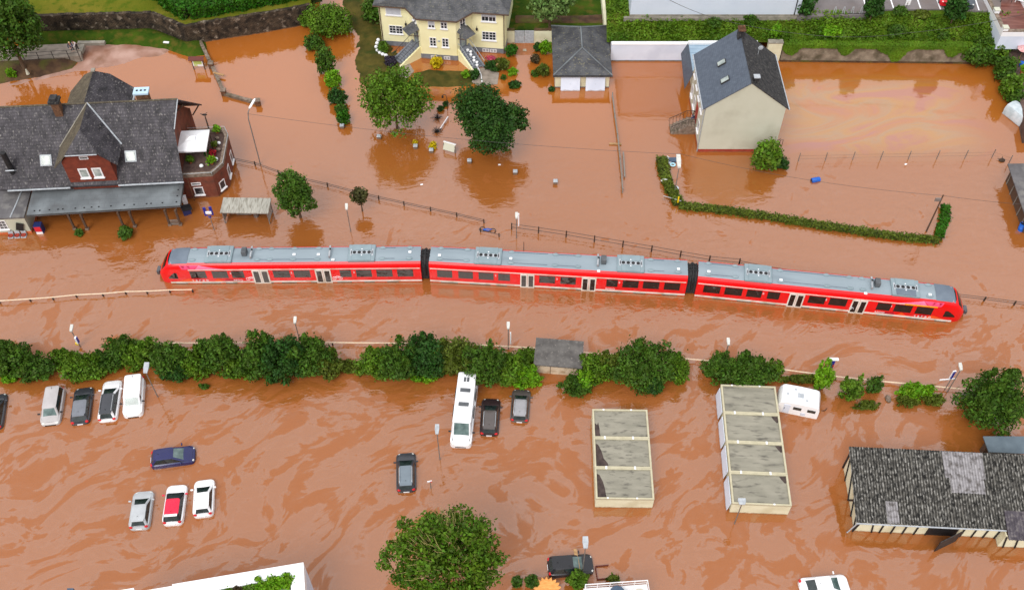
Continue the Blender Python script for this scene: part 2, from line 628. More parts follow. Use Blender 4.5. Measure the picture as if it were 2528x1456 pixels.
M["slate_hip"] = mat("slate_hip", sc(64, 65, 70), sc(92, 93, 96), scale=0.9, rough=0.7, c3=sc(124, 120, 100), scale3=4.2, t3=(.58, .7), detail=8, brick=(1.2, 0.72, 0.03, 0.86), bump=0.25, bscale=9)
M["slate_blue"] = mat("slate_blue", sc(80, 89, 103), sc(92, 102, 116), scale=2.5, rough=0.55, detail=6, brick=(1.4, 0.8, 0.03, 0.9, (0, 0, pi / 2)), bump=0.15, bscale=9)
M["slate_black"] = mat("slate_black", sc(34, 34, 37), sc(66, 65, 66), scale=2.2, rough=0.75, c3=sc(112, 110, 104), scale3=5, t3=(.58, .72), detail=8, brick=(1.4, 0.7, 0.03, 0.86, (0, 0, pi / 2)), bump=0.3, bscale=9)
M["slate_house"] = mat("slate_house", sc(72, 74, 78), sc(98, 98, 101), scale=1.3, rough=0.7, c3=sc(122, 120, 108), scale3=4.5, t3=(.56, .74), detail=8, brick=(1.1, 0.76, 0.03, 0.9), bump=0.2, bscale=9)
M["felt"] = mat("felt", sc(104, 110, 114), sc(126, 133, 137), scale=0.5, rough=0.8, c3=sc(92, 94, 96), scale3=0.35, detail=7, brick=(0.42, 0.8, 0.008, 0.96), bump=0.1, bscale=30)
M["felt_dark"] = mat("felt_dark", sc(84, 82, 84), sc(108, 106, 108), scale=0.6, rough=0.85, c3=sc(124, 122, 120), scale3=0.8, brick=(0.5, 0.85, 0.012, 0.95))
M["metal"] = mat("metal", sc(176, 180, 184), sc(200, 204, 208), scale=3, rough=0.35, metal=0.7)
M["zinc"] = mat("zinc", sc(160, 166, 172), sc(184, 190, 196), scale=4, rough=0.5, metal=0.0)
M["pole"] = mat("pole", sc(120, 116, 112), sc(150, 146, 142), scale=3, rough=0.5, metal=0.4)
M["dark_metal"] = mat("dark_metal", sc(44, 42, 42), sc(66, 62, 60), scale=4, rough=0.55, metal=0.2)
M["brick_red"] = mat("brick_red", sc(118, 62, 46), sc(140, 78, 58), scale=2.2, rough=0.85, c3=sc(96, 60, 48), scale3=1.1, brick=(4.5, 0.72, 0.03, 0.82, (pi / 2, 0, 0)), bump=0.2, wet=True)
M["tile_red"] = mat("tile_red", sc(116, 52, 36), sc(138, 64, 44), scale=1.8, rough=0.75, brick=(3.2, 0.65, 0.03, 0.85, (pi / 2, 0, 0)))
M["chim_brick"] = mat("chim_brick", sc(112, 78, 56), sc(146, 104, 76), scale=5, rough=0.9, brick=(3.4, 0.45, 0.05, 0.7, (pi / 2, 0, 0)))
M["stone_wall"] = mat("stone_wall", sc(44, 36, 28), sc(104, 88, 70), scale=1.3, rough=0.9, c3=sc(168, 154, 136), scale3=1.5, t3=(.58, .7), brick=(1.5, 0.4, 0.05, 0.6, (pi / 2, 0, 0)), bump=0.8, bscale=5, detail=8, lo=.36, hi=.66, wet=True)
M["retain_wall"] = mat("retain_wall", sc(118, 106, 90), sc(156, 144, 126), scale=1.1, rough=0.9, c3=sc(92, 84, 66), scale3=0.7, brick=(2.0, 0.8, 0.03, 0.88, (pi / 2, 0, 0)), bump=0.4, bscale=6, wet=True)
M["garden_stone"] = mat("garden_stone", sc(112, 96, 84), sc(148, 132, 118), scale=3, rough=0.9, c3=sc(92, 84, 66), scale3=1.4, bump=0.5, wet=True)
M["cream"] = mat("cream", sc(196, 197, 178), sc(202, 203, 185), scale=0.5, rough=0.85, c3=sc(180, 179, 160), scale3=0.22, detail=8, wet=True)
M["cream2"] = mat("cream2", sc(224, 221, 190), sc(230, 227, 199), scale=0.8, rough=0.85, c3=sc(210, 204, 172), scale3=0.5, detail=8, wet=True)
M["yellow_wall"] = mat("yellow_wall", sc(248, 242, 192), sc(251, 246, 202), scale=0.6, rough=0.85, c3=sc(240, 232, 180), scale3=.3)
M["plinth_grey"] = mat("plinth_grey", sc(112, 116, 124), sc(130, 134, 142), scale=2, rough=0.8, wet=True)
M["plinth_red"] = mat("plinth_red", sc(146, 52, 40), sc(166, 64, 48), scale=2, rough=0.8, wet=True)
M["plinth_orange"] = mat("plinth_orange", sc(190, 92, 50), sc(206, 108, 62), scale=2, rough=0.8)
M["white"] = mat("white", sc(240, 242, 246), sc(247, 248, 251), scale=0.7, rough=0.55)
M["white_wall"] = mat("white_wall", sc(214, 223, 239), sc(221, 229, 244), scale=0.35, rough=0.8, c3=sc(204, 213, 230), scale3=0.3, wet=True)
M["frame_white"] = mat("frame_white", sc(238, 238, 240), rough=0.4)
M["glass"] = mat("glass", sc(28, 32, 40), sc(52, 56, 62), scale=1.2, rough=0.06, spec=0.6)
M["glass_pale"] = mat("glass_pale", sc(126, 138, 136), sc(176, 186, 182), scale=1.5, rough=0.08, spec=0.5)
M["shutter"] = mat("shutter", sc(190, 194, 204), sc(202, 206, 214), scale=2, rough=0.6, brick=(1.2, .9, .01, .97))
M["car_glass"] = mat("car_glass", sc(24, 34, 34), sc(50, 62, 62), scale=1.5, rough=0.05, spec=0.75)
M["sky_screen_glass"] = mat("sky_screen_glass", sc(64, 86, 84), sc(116, 138, 136), scale=1.4, rough=0.05, spec=0.75)  # windscreen glass with the sky's reflection painted into its colour
M["black"] = mat("black", sc(26, 26, 28), sc(40, 40, 42), scale=4, rough=0.6)
M["rubber"] = mat("rubber", sc(44, 44, 46), sc(66, 66, 68), scale=6, rough=0.7, bump=0.4)
M["red_light"] = mat("red_light", sc(196, 26, 36), sc(220, 50, 56), scale=8, rough=0.2)
M["lamp_clear"] = mat("lamp_clear", sc(210, 212, 206), sc(236, 236, 230), scale=8, rough=0.15)
M["wood"] = mat("wood", sc(150, 116, 78), sc(184, 148, 104), scale=3, rough=0.8, stretch=(1, 6, 6))
M["wood_dark"] = mat("wood_dark", sc(74, 56, 44), sc(100, 78, 62), scale=3, rough=0.85, stretch=(1, 6, 6))
M["wood_grey"] = mat("wood_grey", sc(118, 112, 104), sc(148, 142, 134), scale=3, rough=0.85, stretch=(1, 6, 6))
M["post"] = mat("post", sc(52, 40, 32), sc(78, 62, 50), scale=6, rough=0.9)
M["deck"] = mat("deck", sc(84, 66, 60), sc(110, 88, 80), scale=2, rough=0.8, brick=(1.3, 0.7, 0.02, .86))
M["concrete"] = mat("concrete", sc(126, 122, 112), sc(158, 152, 140), scale=1.2, rough=0.9, bump=0.2)
M["lawn"] = mat("lawn", sc(88, 96, 20), sc(116, 110, 36), scale=0.16, rough=0.95, spec=0.1, c3=sc(74, 92, 16), scale3=1.2, detail=8, bump=0.6, bscale=6)
M["grass"] = mat("grass", sc(40, 66, 12), sc(66, 86, 20), scale=0.5, rough=0.95, spec=0.1, c3=sc(86, 82, 30), scale3=1.1, detail=8, bump=0.6, bscale=6)
M["grass_wet"] = mat("grass_wet", sc(62, 60, 20), sc(92, 82, 34), scale=0.6, rough=0.9, spec=0.2, c3=sc(52, 62, 18), scale3=0.7, detail=8, bump=0.6, bscale=6)
M["path"] = mat("path", sc(134, 124, 112), sc(162, 150, 138), scale=1.3, rough=0.85, brick=(3, 0.85, .03, .93))
M["mud"] = mat("mud", sc(148, 104, 84), sc(184, 148, 134), scale=0.35, rough=0.42, spec=0.6, c3=sc(120, 76, 44), scale3=0.3, bump=0.35, bscale=2.5)
M["soil"] = mat("soil", sc(66, 46, 32), sc(100, 74, 50), scale=0.8, rough=0.9, c3=sc(84, 82, 30), scale3=0.5, bump=0.7, bscale=4)
M["asphalt"] = mat("asphalt", sc(110, 104, 104), sc(128, 122, 122), scale=0.5, rough=0.85, c3=sc(118, 108, 104), scale3=0.3, bump=0.2, bscale=20)
M["bank_soil"] = mat("bank_soil", sc(50, 72, 16), sc(84, 106, 24), scale=0.6, rough=0.95, spec=0.1, bump=0.8, bscale=4, c3=sc(74, 70, 30), scale3=0.35)
M["cream_pipe"] = mat("cream_pipe", sc(226, 200, 168), sc(240, 218, 190), scale=3, rough=0.5)
M["terracotta"] = mat("terracotta", sc(176, 92, 60), sc(190, 106, 72), scale=5, rough=0.8)
M["skin"] = mat("skin", sc(214, 164, 138), rough=0.6)
def plain(name, c, rough=0.5, **k):
    M[name] = mat(name, sc(*c), sc(*[min(255, int(q * 1.08) + 3) for q in c]), scale=3, rough=rough, **k)
    return M[name]
plain("blue_plastic", (28, 92, 186), 0.4)
plain("blue_dark", (34, 46, 96), 0.5)
plain("yellow_plastic", (228, 196, 20), 0.4)
plain("violet_plastic", (150, 110, 220), 0.4)
plain("slate_bin", (66, 84, 104), 0.5)
plain("pale_blue", (170, 214, 228), 0.4)
plain("sign_blue", (36, 44, 140), 0.4)
plain("sign_red", (200, 30, 44), 0.4)
plain("map_green", (176, 196, 110), 0.5)
plain("rust_brown", (96, 46, 40), 0.7)
plain("jacket_navy", (34, 40, 70), 0.8)
plain("jacket_grey", (196, 190, 190), 0.8)
plain("jeans", (60, 72, 110), 0.8)
plain("trousers_dark", (44, 40, 42), 0.8)
plain("hair_fair", (214, 184, 130), 0.7)
plain("hair_dark", (60, 44, 36), 0.7)
# ------------------------------------------------------------------ water
def water_material():
    m = bpy.data.materials.new("muddy_water")
    m.use_nodes = True
    t = m.node_tree
    N, L = t.nodes, t.links
    b = N["Principled BSDF"]
    geo = N.new("ShaderNodeNewGeometry")
    pos = geo.outputs["Position"]
    sep = N.new("ShaderNodeSeparateXYZ")
    L.new(pos, sep.inputs[0])
    def mrange(src, a, c, lo=0.0, hi=1.0):
        r = N.new("ShaderNodeMapRange")
        r.interpolation_type = 'SMOOTHSTEP'
        r.inputs[1].default_value, r.inputs[2].default_value = a, c
        r.inputs[3].default_value, r.inputs[4].default_value = lo, hi
        L.new(src, r.inputs[0])
        return r.outputs[0]
    def math_(op, a, c):
        n = N.new("ShaderNodeMath")
        n.operation = op
        for i, q in enumerate((a, c)):
            if isinstance(q, (int, float)):
                n.inputs[i].default_value = q
            else:
                L.new(q, n.inputs[i])
        return n.outputs[0]
    def noise(scale, detail, dist, rot=0.0, st=(1, 1, 1), loc=(0, 0, 0), rough=0.5):
        mp = N.new("ShaderNodeMapping")
        mp.vector_type = 'TEXTURE'
        mp.inputs["Rotation"].default_value = (0, 0, rot)
        mp.inputs["Scale"].default_value = st
        mp.inputs["Location"].default_value = loc
        L.new(pos, mp.inputs["Vector"])
        n = N.new("ShaderNodeTexNoise")
        n.inputs["Scale"].default_value = scale
        n.inputs["Detail"].default_value = detail
        n.inputs["Roughness"].default_value = rough
        n.inputs["Distortion"].default_value = dist
        L.new(mp.outputs[0], n.inputs["Vector"])
        return n.outputs["Fac"]
    # drifting film: streaks along the flow in the flooded car park, sparser elsewhere
    wn = N.new("ShaderNodeTexNoise")
    wn.inputs["Scale"].default_value = 0.055
    wn.inputs["Detail"].default_value = 2.0
    L.new(pos, wn.inputs["Vector"])
    ws = N.new("ShaderNodeVectorMath")
    ws.operation = 'SUBTRACT'
    L.new(wn.outputs["Color"], ws.inputs[0])
    ws.inputs[1].default_value = (0.5, 0.5, 0.5)
    wsc_ = N.new("ShaderNodeVectorMath")
    wsc_.operation = 'SCALE'
    wsc_.inputs["Scale"].default_value = 20.0
    L.new(ws.outputs[0], wsc_.inputs[0])
    wad = N.new("ShaderNodeVectorMath")
    wad.operation = 'ADD'
    L.new(pos, wad.inputs[0])
    L.new(wsc_.outputs[0], wad.inputs[1])
    straight = pos
    pos = wad.outputs[0]
    n1 = noise(0.42, 5.0, 0.8, rot=radians(36), st=(2.3, 1.0, 1), rough=.5)
    n2 = noise(1.05, 6.0, 0.6, rot=radians(32), st=(2.2, 1.0, 1), loc=(13, 5, 0), rough=.6)
    n3 = noise(0.14, 4.0, 0.5, rot=radians(35), st=(2.0, 1.0, 1), loc=(50, 0, 0))
    pos = straight
    nsum = math_('ADD', math_('MULTIPLY', n1, 0.46), math_('ADD', math_('MULTIPLY', n2, 0.34), math_('MULTIPLY', n3, 0.20)))
    lot = mrange(sep.outputs["Y"], 70.0, 57.0)
    thr = math_('ADD', math_('MULTIPLY', lot, -0.072), 0.580)
    over = math_('SUBTRACT', nsum, thr)
    dark = mrange(over, -0.010, 0.018)
    rim = math_('MULTIPLY', mrange(over, -0.045, -0.018), mrange(over, -0.002, -0.010))
    far = mrange(sep.outputs["Y"], 92.0, 76.0)
    farw = math_('ADD', math_('MULTIPLY', far, 0.8), 0.08)
    dark = math_('MULTIPLY', dark, math_('MULTIPLY', farw, mrange(n2, 0.2, 0.65, 0.6, 1.0)))
    soft = noise(0.09, 4.0, 0.8, rot=radians(20), st=(2, 1, 1), loc=(3, 8, 0))
    # colours of the suspended silt
    r = N.new("ShaderNodeValToRGB")
    r.color_ramp.elements[0].position = 0.3
    r.color_ramp.elements[0].color = (0.315, 0.102, 0.021, 1)
    r.color_ramp.elements[1].position = 0.72
    r.color_ramp.elements[1].color = (0.310, 0.106, 0.026, 1)
    L.new(soft, r.inputs["Fac"])
    # far garden water is a little more orange
    gard = mrange(sep.outputs["Y"], 80.0, 100.0)
    mg = N.new("ShaderNodeMix")
    mg.data_type = 'RGBA'
    L.new(gard, mg.inputs[0])
    L.new(r.outputs[0], mg.inputs[6])
    mg.inputs[7].default_value = (0.385, 0.118, 0.018, 1)
    # oil sheen in the yard on the right
    ox = math_('MULTIPLY', mrange(sep.outputs["X"], 28.0, 36.0), mrange(sep.outputs["X"], 58.0, 50.0))
    oy = math_('MULTIPLY', mrange(sep.outputs["Y"], 84.0, 90.0), mrange(sep.outputs["Y"], 102.0, 97.0))
    oil = math_('MULTIPLY', ox, oy)
    on = noise(0.16, 5.0, 1.4, rot=radians(12), st=(2.2, 1, 1))
    hue = N.new("ShaderNodeValToRGB")
    cr = hue.color_ramp
    cr.elements[0].position, cr.elements[0].color = 0.36, (0.44, 0.19, 0.16, 1)
    cr.elements[1].position, cr.elements[1].color = 0.66, (0.42, 0.18, 0.20, 1)
    for p_, c_ in ((0.44, (0.50, 0.28, 0.07, 1)), (0.5, (0.40, 0.30, 0.16, 1)), (0.57, (0.50, 0.22, 0.07, 1))):
        e = cr.elements.new(p_)
        e.color = c_
    L.new(on, hue.inputs["Fac"])
    mo = N.new("ShaderNodeMix")
    mo.data_type = 'RGBA'
    L.new(math_('MULTIPLY', oil, 0.5), mo.inputs[0])
    L.new(mg.outputs[2], mo.inputs[6])
    L.new(hue.outputs[0], mo.inputs[7])
    md = N.new("ShaderNodeMix")
    md.data_type = 'RGBA'
    L.new(dark, md.inputs[0])
    L.new(mo.outputs[2], md.inputs[6])
    md.inputs[7].default_value = (0.335, 0.112, 0.032, 1)
    L.new(md.outputs[2], b.inputs["Base Color"])
    sp = math_('ADD', math_('SUBTRACT', 0.5, math_('MULTIPLY', dark, 0.36)), math_('MULTIPLY', math_('MULTIPLY', rim, farw), 0.07))
    L.new(sp, b.inputs["Specular IOR Level"])
    b.inputs["IOR"].default_value = 2.12
    b.inputs["Roughness"].default_value = 0.06
    # ripples
    rip = noise(1.25, 3.0, 0.6, rot=radians(8), st=(2.1, 1, 1), rough=0.55)
    rip2 = noise(0.5, 2.0, 1.2, rot=radians(-14), st=(1.6, 1, 1))
    cur = math_('MULTIPLY', mrange(sep.outputs["Y"], 92.0, 76.0), mrange(sep.outputs["Y"], 46.0, 58.0, 0.35, 1.0))
    zone = mrange(noise(0.06, 3.0, 0.5, st=(2, 1, 1), loc=(40, 0, 0)), 0.35, 0.62, 0.25, 1.0)
    amp = math_('ADD', math_('MULTIPLY', math_('MULTIPLY', cur, zone), 0.9), 0.10)
    hgt = math_('MULTIPLY', math_('ADD', rip, math_('MULTIPLY', rip2, 0.8)), amp)
    bp = N.new("ShaderNodeBump")
    bp.inputs["Strength"].default_value = 0.6
    bp.inputs["Distance"].default_value = 0.16
    L.new(hgt, bp.inputs["Height"])
    L.new(bp.outputs[0], b.inputs["Normal"])
    return m
M["water"] = water_material()
wb = MB()
wb.face([(-240, -80, 0), (240, -80, 0), (240, 150, 0), (-240, 150, 0)])
tag(wb.build("flood_water", M["water"]), kind='structure')
gb = MB()
gx = [-1500, -240, -170, 170, 240, 1500]
gy = [-1500, -80, -20, 116, 121, 1500]
gz = lambda i, j: -2.2 if 2 <= i <= 3 and 2 <= j <= 3 else 1.5
for i in range(5):
    for j in range(5):
        gb.face([(gx[a], gy[c], gz(a, c)) for a, c in ((i, j), (i + 1, j), (i + 1, j + 1), (i, j + 1))])
tag(gb.build("ground", M["grass"]), kind='structure')

# ------------------------------------------------------------------ raised ground, top of the picture
def flat(name, pts, m, z, thick=0.5):
    b = MB()
    b.slab([tuple(P(x, y, z)[:2]) + (z,) for x, y in pts], thick)
    return tag(b.build(name, m), kind='structure')
WT = 2.8     # top of the upper garden
wall_top = [(60, 41), (372, 34), (455, 67), (500, 58), (632, 38), (765, 14)]
lawn_pts = wall_top + [(780, -120), (-60, -120), (-60, 41)]
b = MB()
b.slab([tuple(P(x, y, WT)[:2]) + (WT - 0.03,) for x, y in lawn_pts], 2.9)
tag(b.build("lawn", M["lawn"]), kind='structure')
# stone retaining wall under the upper lawn
b = MB()
wp = [P(x, y, WT) for x, y in wall_top]
for i in range(len(wp) - 1):
    a, c = wp[i], wp[i + 1]
    n = max(2, int((c - a).length / 0.5))
    d = (c - a).normalized()
    q = Vector((d.y, -d.x, 0))
    for k in range(n):
        p0, p1 = a.lerp(c, k / n), a.lerp(c, (k + 1) / n)
        h = WT + 0.05 + rnd.uniform(-.05, .08)
        o = rnd.uniform(0.02, 0.1)
        b.add([p0 + q * o + Vector((0, 0, -3.2)), p1 + q * o + Vector((0, 0, -3.2)), p1 - q * 0.45 + Vector((0, 0, -3.2)), p0 - q * .45 + Vector((0, 0, -3.2)),
               (p0 + q * o).xy.to_3d() + Vector((0, 0, h)), (p1 + q * o).xy.to_3d() + Vector((0, 0, h)), (p1 - q * .45).xy.to_3d() + Vector((0, 0, h)), (p0 - q * .45).xy.to_3d() + Vector((0, 0, h))],
              [(0, 1, 5, 4), (1, 2, 6, 5), (2, 3, 7, 6), (3, 0, 4, 7), (4, 5, 6, 7)])
tag(b.build("stone_wall", M["stone_wall"], recalc=False), "old rubble stone retaining wall below the upper lawn at top left", "wall")

island("grass_bank", [(60, 76), (380, 68), (465, 100), (505, 96), (510, 135), (470, 142), (415, 124), (330, 112), (200, 110), (60, 116)], 0.75, M["grass"], edge=1.3, seed=3, noise=0.05)
island("mud_ramp", [(196, 113), (260, 106), (345, 106), (420, 122), (400, 136), (330, 146), (290, 162), (190, 176), (60, 204), (0, 215), (150, 178), (190, 160)], 0.22, M["mud"], edge=2.4, seed=5, noise=0.05)
island("dirt_bank", [(-40, 140), (60, 145), (190, 138), (196, 152), (180, 172), (100, 190), (0, 208), (-40, 214)], 0.95, M["soil"], edge=1.7, seed=8, noise=0.10)
flat("path", [(-30, 118), (66, 113), (198, 107), (200, 138), (60, 148), (-30, 152)], M["path"], 0.95, 1.2)
b = MB()
b.box(P(226, 107, 0.95), (3.4, 0.5, 0.4), rz=0.02)
b.box(P(202, 121, 0.8), (0.55, 1.4, 0.5), rz=0.05)
tag(b.build("kerb", M["concrete"]), kind='structure')

# garden islands round the yellow house
island("garden_lawn", [(850, -10), (930, -10), (950, 60), (955, 110), (1000, 150), (1010, 170), (975, 215), (930, 235), (890, 205), (878, 170), (884, 125), (862, 70)], 0.16, M["grass_wet"], edge=2.2, seed=11, noise=0.09)
island("front_lawn", [(1020, 180), (1060, 172), (1150, 176), (1178, 188), (1165, 212), (1100, 216), (1050, 214), (1020, 205)], 0.2, M["grass_wet"], edge=1.2, seed=12, noise=0.05)
flat("garden_path", [(1166, 172), (1200, 168), (1232, 180), (1228, 208), (1180, 212), (1160, 200)], M["path"], 0.06, 0.4)
flat("entrance_path", [(985, 160), (1008, 152), (1022, 176), (1005, 196), (985, 190)], M["path"], 0.05, 0.4)
b = MB()
b.slab([tuple(P(x, y, 1.0)[:2]) + (1.0,) for x, y in ((1252, 74), (1362, 72), (1500, 64), (1505, -80), (1252, -80))], 1.2)
tag(b.build("back_garden", M["grass"]), kind='structure')
island("soil_bed", [(1262, 50), (1500, 46), (1500, 80), (1262, 80)], 1.12, M["soil"], edge=0.6, seed=14)

# bank, hall forecourt and car park on the right
def bank_z(X, Y):
    return np.clip(2.55 + (Y - 104.0) / 3.6 * 1.7, 2.4, 4.25)
bx0, bx1 = 11.8, 70.0
gxs = np.arange(bx0, bx1, 0.5)
gys = np.arange(103.95, 111.5, 0.35)
X, Y = np.meshgrid(gxs, gys)
Z = bank_z(X, Y) + wobble(X, Y, 0.9, 21) * 0.10
idx = np.arange(X.size).reshape(X.shape)
Q = np.stack([idx[:-1, :-1].ravel(), idx[:-1, 1:].ravel(), idx[1:, 1:].ravel(), idx[1:, :-1].ravel()], 1)
o = np_mesh("bank", np.stack([X.ravel(), Y.ravel(), Z.ravel()], 1), Q, M["bank_soil"])
o.data.polygons.foreach_set("use_smooth", [True] * len(o.data.polygons))
tag(o, kind='structure')
PZ = 4.35
flat("car_park", [(1968, 41), (2140, 38), (2160, 24), (2330, 23), (2428, 28), (2470, 22), (2480, -140), (1960, -140)], M["asphalt"], PZ + 0.12, 1.0)
def strip(b, p, q, wd, z, th=0.004):
    a, c = P(*p, z), P(*q, z)
    d = (c - a).normalized()
    n = Vector((-d.y, d.x, 0)) * wd / 2
    b.face([a + n, c + n, c - n, a - n])
b = MB()
for p, q in (((2129, -16), (2136, 14)), ((2194, -16), (2206, 21)), ((2260, -16), (2273, 22)), ((2307, -16), (2322, 24)), ((2406, -8), (2417, 26))):
    strip(b, p, q, 0.16, PZ + 0.124)
tag(b.build("parking_lines", M["white"], recalc=False), kind='structure')
flat("gravel_strip", [(1540, 45), (2020, 42), (2020, 39), (1540, 41)], M["concrete"], 4.35, 0.5)

# ------------------------------------------------------------------ windows in a wall plane
def window(root, M4, wd, h, cols=1, rows=1, frame=0.09, blind=0.0, glass="glass", sill=True, fmat="frame_white", proud=0.05):
    """M4: matrix with x along the wall, y into it, z up; origin at the window's lower centre"""
    f = MB()
    T = lambda x, y, z: (M4 @ Vector((x, y, z)))
    def bx(b, x0, x1, y0, y1, z0, z1):
        vs = [T(x, y, z) for x in (x0, x1) for y in (y0, y1) for z in (z0, z1)]
        b.add(vs, [(0, 1, 3, 2), (4, 6, 7, 5), (0, 4, 5, 1), (2, 3, 7, 6), (0, 2, 6, 4), (1, 5, 7, 3)])
    w2 = wd / 2
    bx(f, -w2, -w2 + frame, -proud, 0, 0, h)
    bx(f, w2 - frame, w2, -proud, 0, 0, h)
    bx(f, -w2 + frame, w2 - frame, -proud, 0, 0, frame)
    bx(f, -w2 + frame, w2 - frame, -proud, 0, h - frame, h)
    for k in range(1, cols):
        x = -w2 + wd * k / cols
        t = 0.05 if (cols < 3 or k == cols // 2) else 0.022
        bx(f, x - t, x + t, -proud + .003, 0, frame, h - frame)
    for k in range(1, rows):
        z = h * k / rows
        bx(f, -w2 + frame, w2 - frame, -proud + .006, 0, z - 0.022, z + 0.022)
    fo = f.build("window", M[fmat], root)
    g = MB()
    bx(g, -w2 + frame, w2 - frame, -proud * .35, 0, frame, h - frame)
    g.build("pane", M[glass], fo)
    if blind:
        s = MB()
        bx(s, -w2 + frame, w2 - frame, -proud * 1.25, -proud * .3, h - frame - (h - 2 * frame) * blind, h - frame)
        s.build("shutter", M["shutter"], fo)
    if sill:
        s = MB()
        bx(s, -w2 - 0.08, w2 + 0.08, -proud - .12, 0, -0.1, -0.004)
        s.build("sill", M[fmat], fo)
    return fo

def wallM(a, b_, s, z):
    """matrix on the wall from plan point a to b_ (outside on the right), s metres along, height z"""
    d = Vector((b_[0] - a[0], b_[1] - a[1], 0)).normalized()
    n = Vector((-d.y, d.x, 0))
    o = Vector((a[0], a[1], 0)) + d * s
    return Matrix(((d.x, n.x, 0, o.x), (d.y, n.y, 0, o.y), (0, 0, 1, z), (0, 0, 0, 1)))

def gutter(b, p, q, r=0.07):
    b.tube([p, q], r, 6)

# ------------------------------------------------------------------ cream house with steep roof
t = thing("house", (21.5, 86.85, 0), "cream gabled house with steep dark slate roof and red plinth", "house")
W_, D_, E_, R_ = 8.85, 9.3, 6.75, 10.2
b = MB()
b.bb(0.03, W_ - .03, 0.03, D_ - .03, -1.5, 0.55)
b.build("plinth", M["plinth_red"], t)
b = MB()
pr = [(0, E_), (W_ / 2, R_), (W_, E_), (W_, 0.5), (0, 0.5)]
b.add([(x, 0, z) for x, z in pr] + [(x, D_, z) for x, z in pr], [(0, 1, 2, 3, 4), (9, 8, 7, 6, 5)] + [(i, 5 + i, 5 + (i + 1) % 5, (i + 1) % 5) for i in range(5)])
b.build("wall", M["cream"], t)
sl_ = (R_ - E_) / (W_ / 2)
for sx, nm in ((0, "slate_blue"), (1, "slate_black")):
    b = MB()
    xe = -0.32 if sx == 0 else W_ + 0.32
    ze = E_ - 0.32 * sl_ + 0.12
    p = [(xe, -0.12, ze), (W_ / 2, -0.12, R_ + .12), (W_ / 2, D_ + .12, R_ + .12), (xe, D_ + .12, ze)]
    b.slab(p, 0.12)
    ro = b.build("roof", M[nm], t)
    ro["label"] = "blue grey slate roof slope" if sx == 0 else "blackened mossy slate roof slope"
    b = MB()
    gutter(b, (xe - (.07 if sx == 0 else -.07), -0.15, ze - .06), (xe - (.07 if sx == 0 else -.07), D_ + .15, ze - .06), 0.08)
    b.build("gutter", M["zinc"], t)
    if sx == 0:
        rl = ro
    else:
        rr_ = ro
b = MB()
b.tube([(W_ / 2, -.13, R_ + .14), (W_ / 2, D_ + .13, R_ + .14)], 0.09, 6)
b.build("ridge_cap", M["slate_black"], t)
for (dx, y) in ((0.42, 5.4), (0.42, 2.45)):
    x = W_ / 2 * dx + 0.3
    z = E_ + x * sl_ + 0.12
    an = math.atan(sl_)
    fb = MB()
    fb.box((x - .1 * sin(an), y, z + .05), (1.05, 0.72, 0.16), ry=-an)
    fo = fb.build("skylight", M["dark_metal"], rl)
    g = MB()
    g.box((x - .16 * sin(an), y, z + .12), (0.9, 0.58, 0.05), ry=-an)
b = MB()
for (dx, y) in ((0.42, 5.4), (0.42, 2.45)):
    x = W_ / 2 * dx + 0.3
    z = E_ + x * sl_ + 0.12
    b = MB()
    b.box((x - .16 * sin(an), y, z + .12), (0.92, 0.6, 0.06), ry=-an)
    b.build("skylight_pane", M["glass_pale"], rl)
b = MB()
b.bb(W_ / 2 - .45, W_ / 2 + .25, D_ - 1.6, D_ - .8, R_ - .7, R_ + 1.0)
cb = b.build("chimney", M["slate_black"], t)
b = MB()
b.bb(W_ / 2 - .52, W_ / 2 + .32, D_ - 1.68, D_ - .72, R_ + 1.0, R_ + 1.12)
for k in (0, 1):
    b.tube([(W_ / 2 - .25 + .35 * k, D_ - 1.2, R_ + 1.1), (W_ / 2 - .25 + .35 * k, D_ - 1.2, R_ + 1.4)], 0.12, 8)
b.build("chimney_cap", M["chim_brick"], cb)
b = MB()
b.bb(W_ / 2 + .35, W_ / 2 + .9, 0.5, 1.0, R_ - .7, R_ + .25)
vb = b.build("vent_stack", M["slate_black"], t)
b = MB()
b.bb(W_ / 2 + .28, W_ / 2 + .97, .43, 1.07, R_ + .25, R_ + .34)
b.build("vent_lid", M["zinc"], vb)
b = MB()
b.tube([(W_ / 2 + 1.9, 6.6, R_ - 1.5), (W_ / 2 + 1.9, 6.6, R_ - .2)], 0.03, 5)
b.ell((W_ / 2 + 2.0, 6.4, R_ - .3), (.3, .08, .3))
b.build("satellite_dish", M["zinc"], t)
# west side openings: wall runs north to south with outside on the right (west)
wa, wb_ = (0, D_), (0, 0)
for s in (1.3, 3.3, 5.2, 7.4):
    window(t, wallM(wa, wb_, s, 4.55), 1.0, 1.45, 2, 1, glass="glass")
for s in (1.3, 3.3, 7.4, ):
    window(t, wallM(wa, wb_, s, 1.65), 1.0, 1.45, 2, 1, glass="glass")
b = MB()
mw = wallM(wa, wb_, 5.3, 1.35)
b.add([mw @ Vector(v) for v in [(x, y, z) for x in (-.6, .6) for y in (-.06, .0) for z in (0, 2.3)]], [(0, 1, 3, 2), (4, 6, 7, 5), (0, 4, 5, 1), (2, 3, 7, 6), (0, 2, 6, 4), (1, 5, 7, 3)])
b.build("door", M["plinth_red"], t)
b = MB()
b.tube([(-.06, .15, 0), (-.06, .15, E_)], 0.05, 6)
b.build("downpipe", M["zinc"], t)
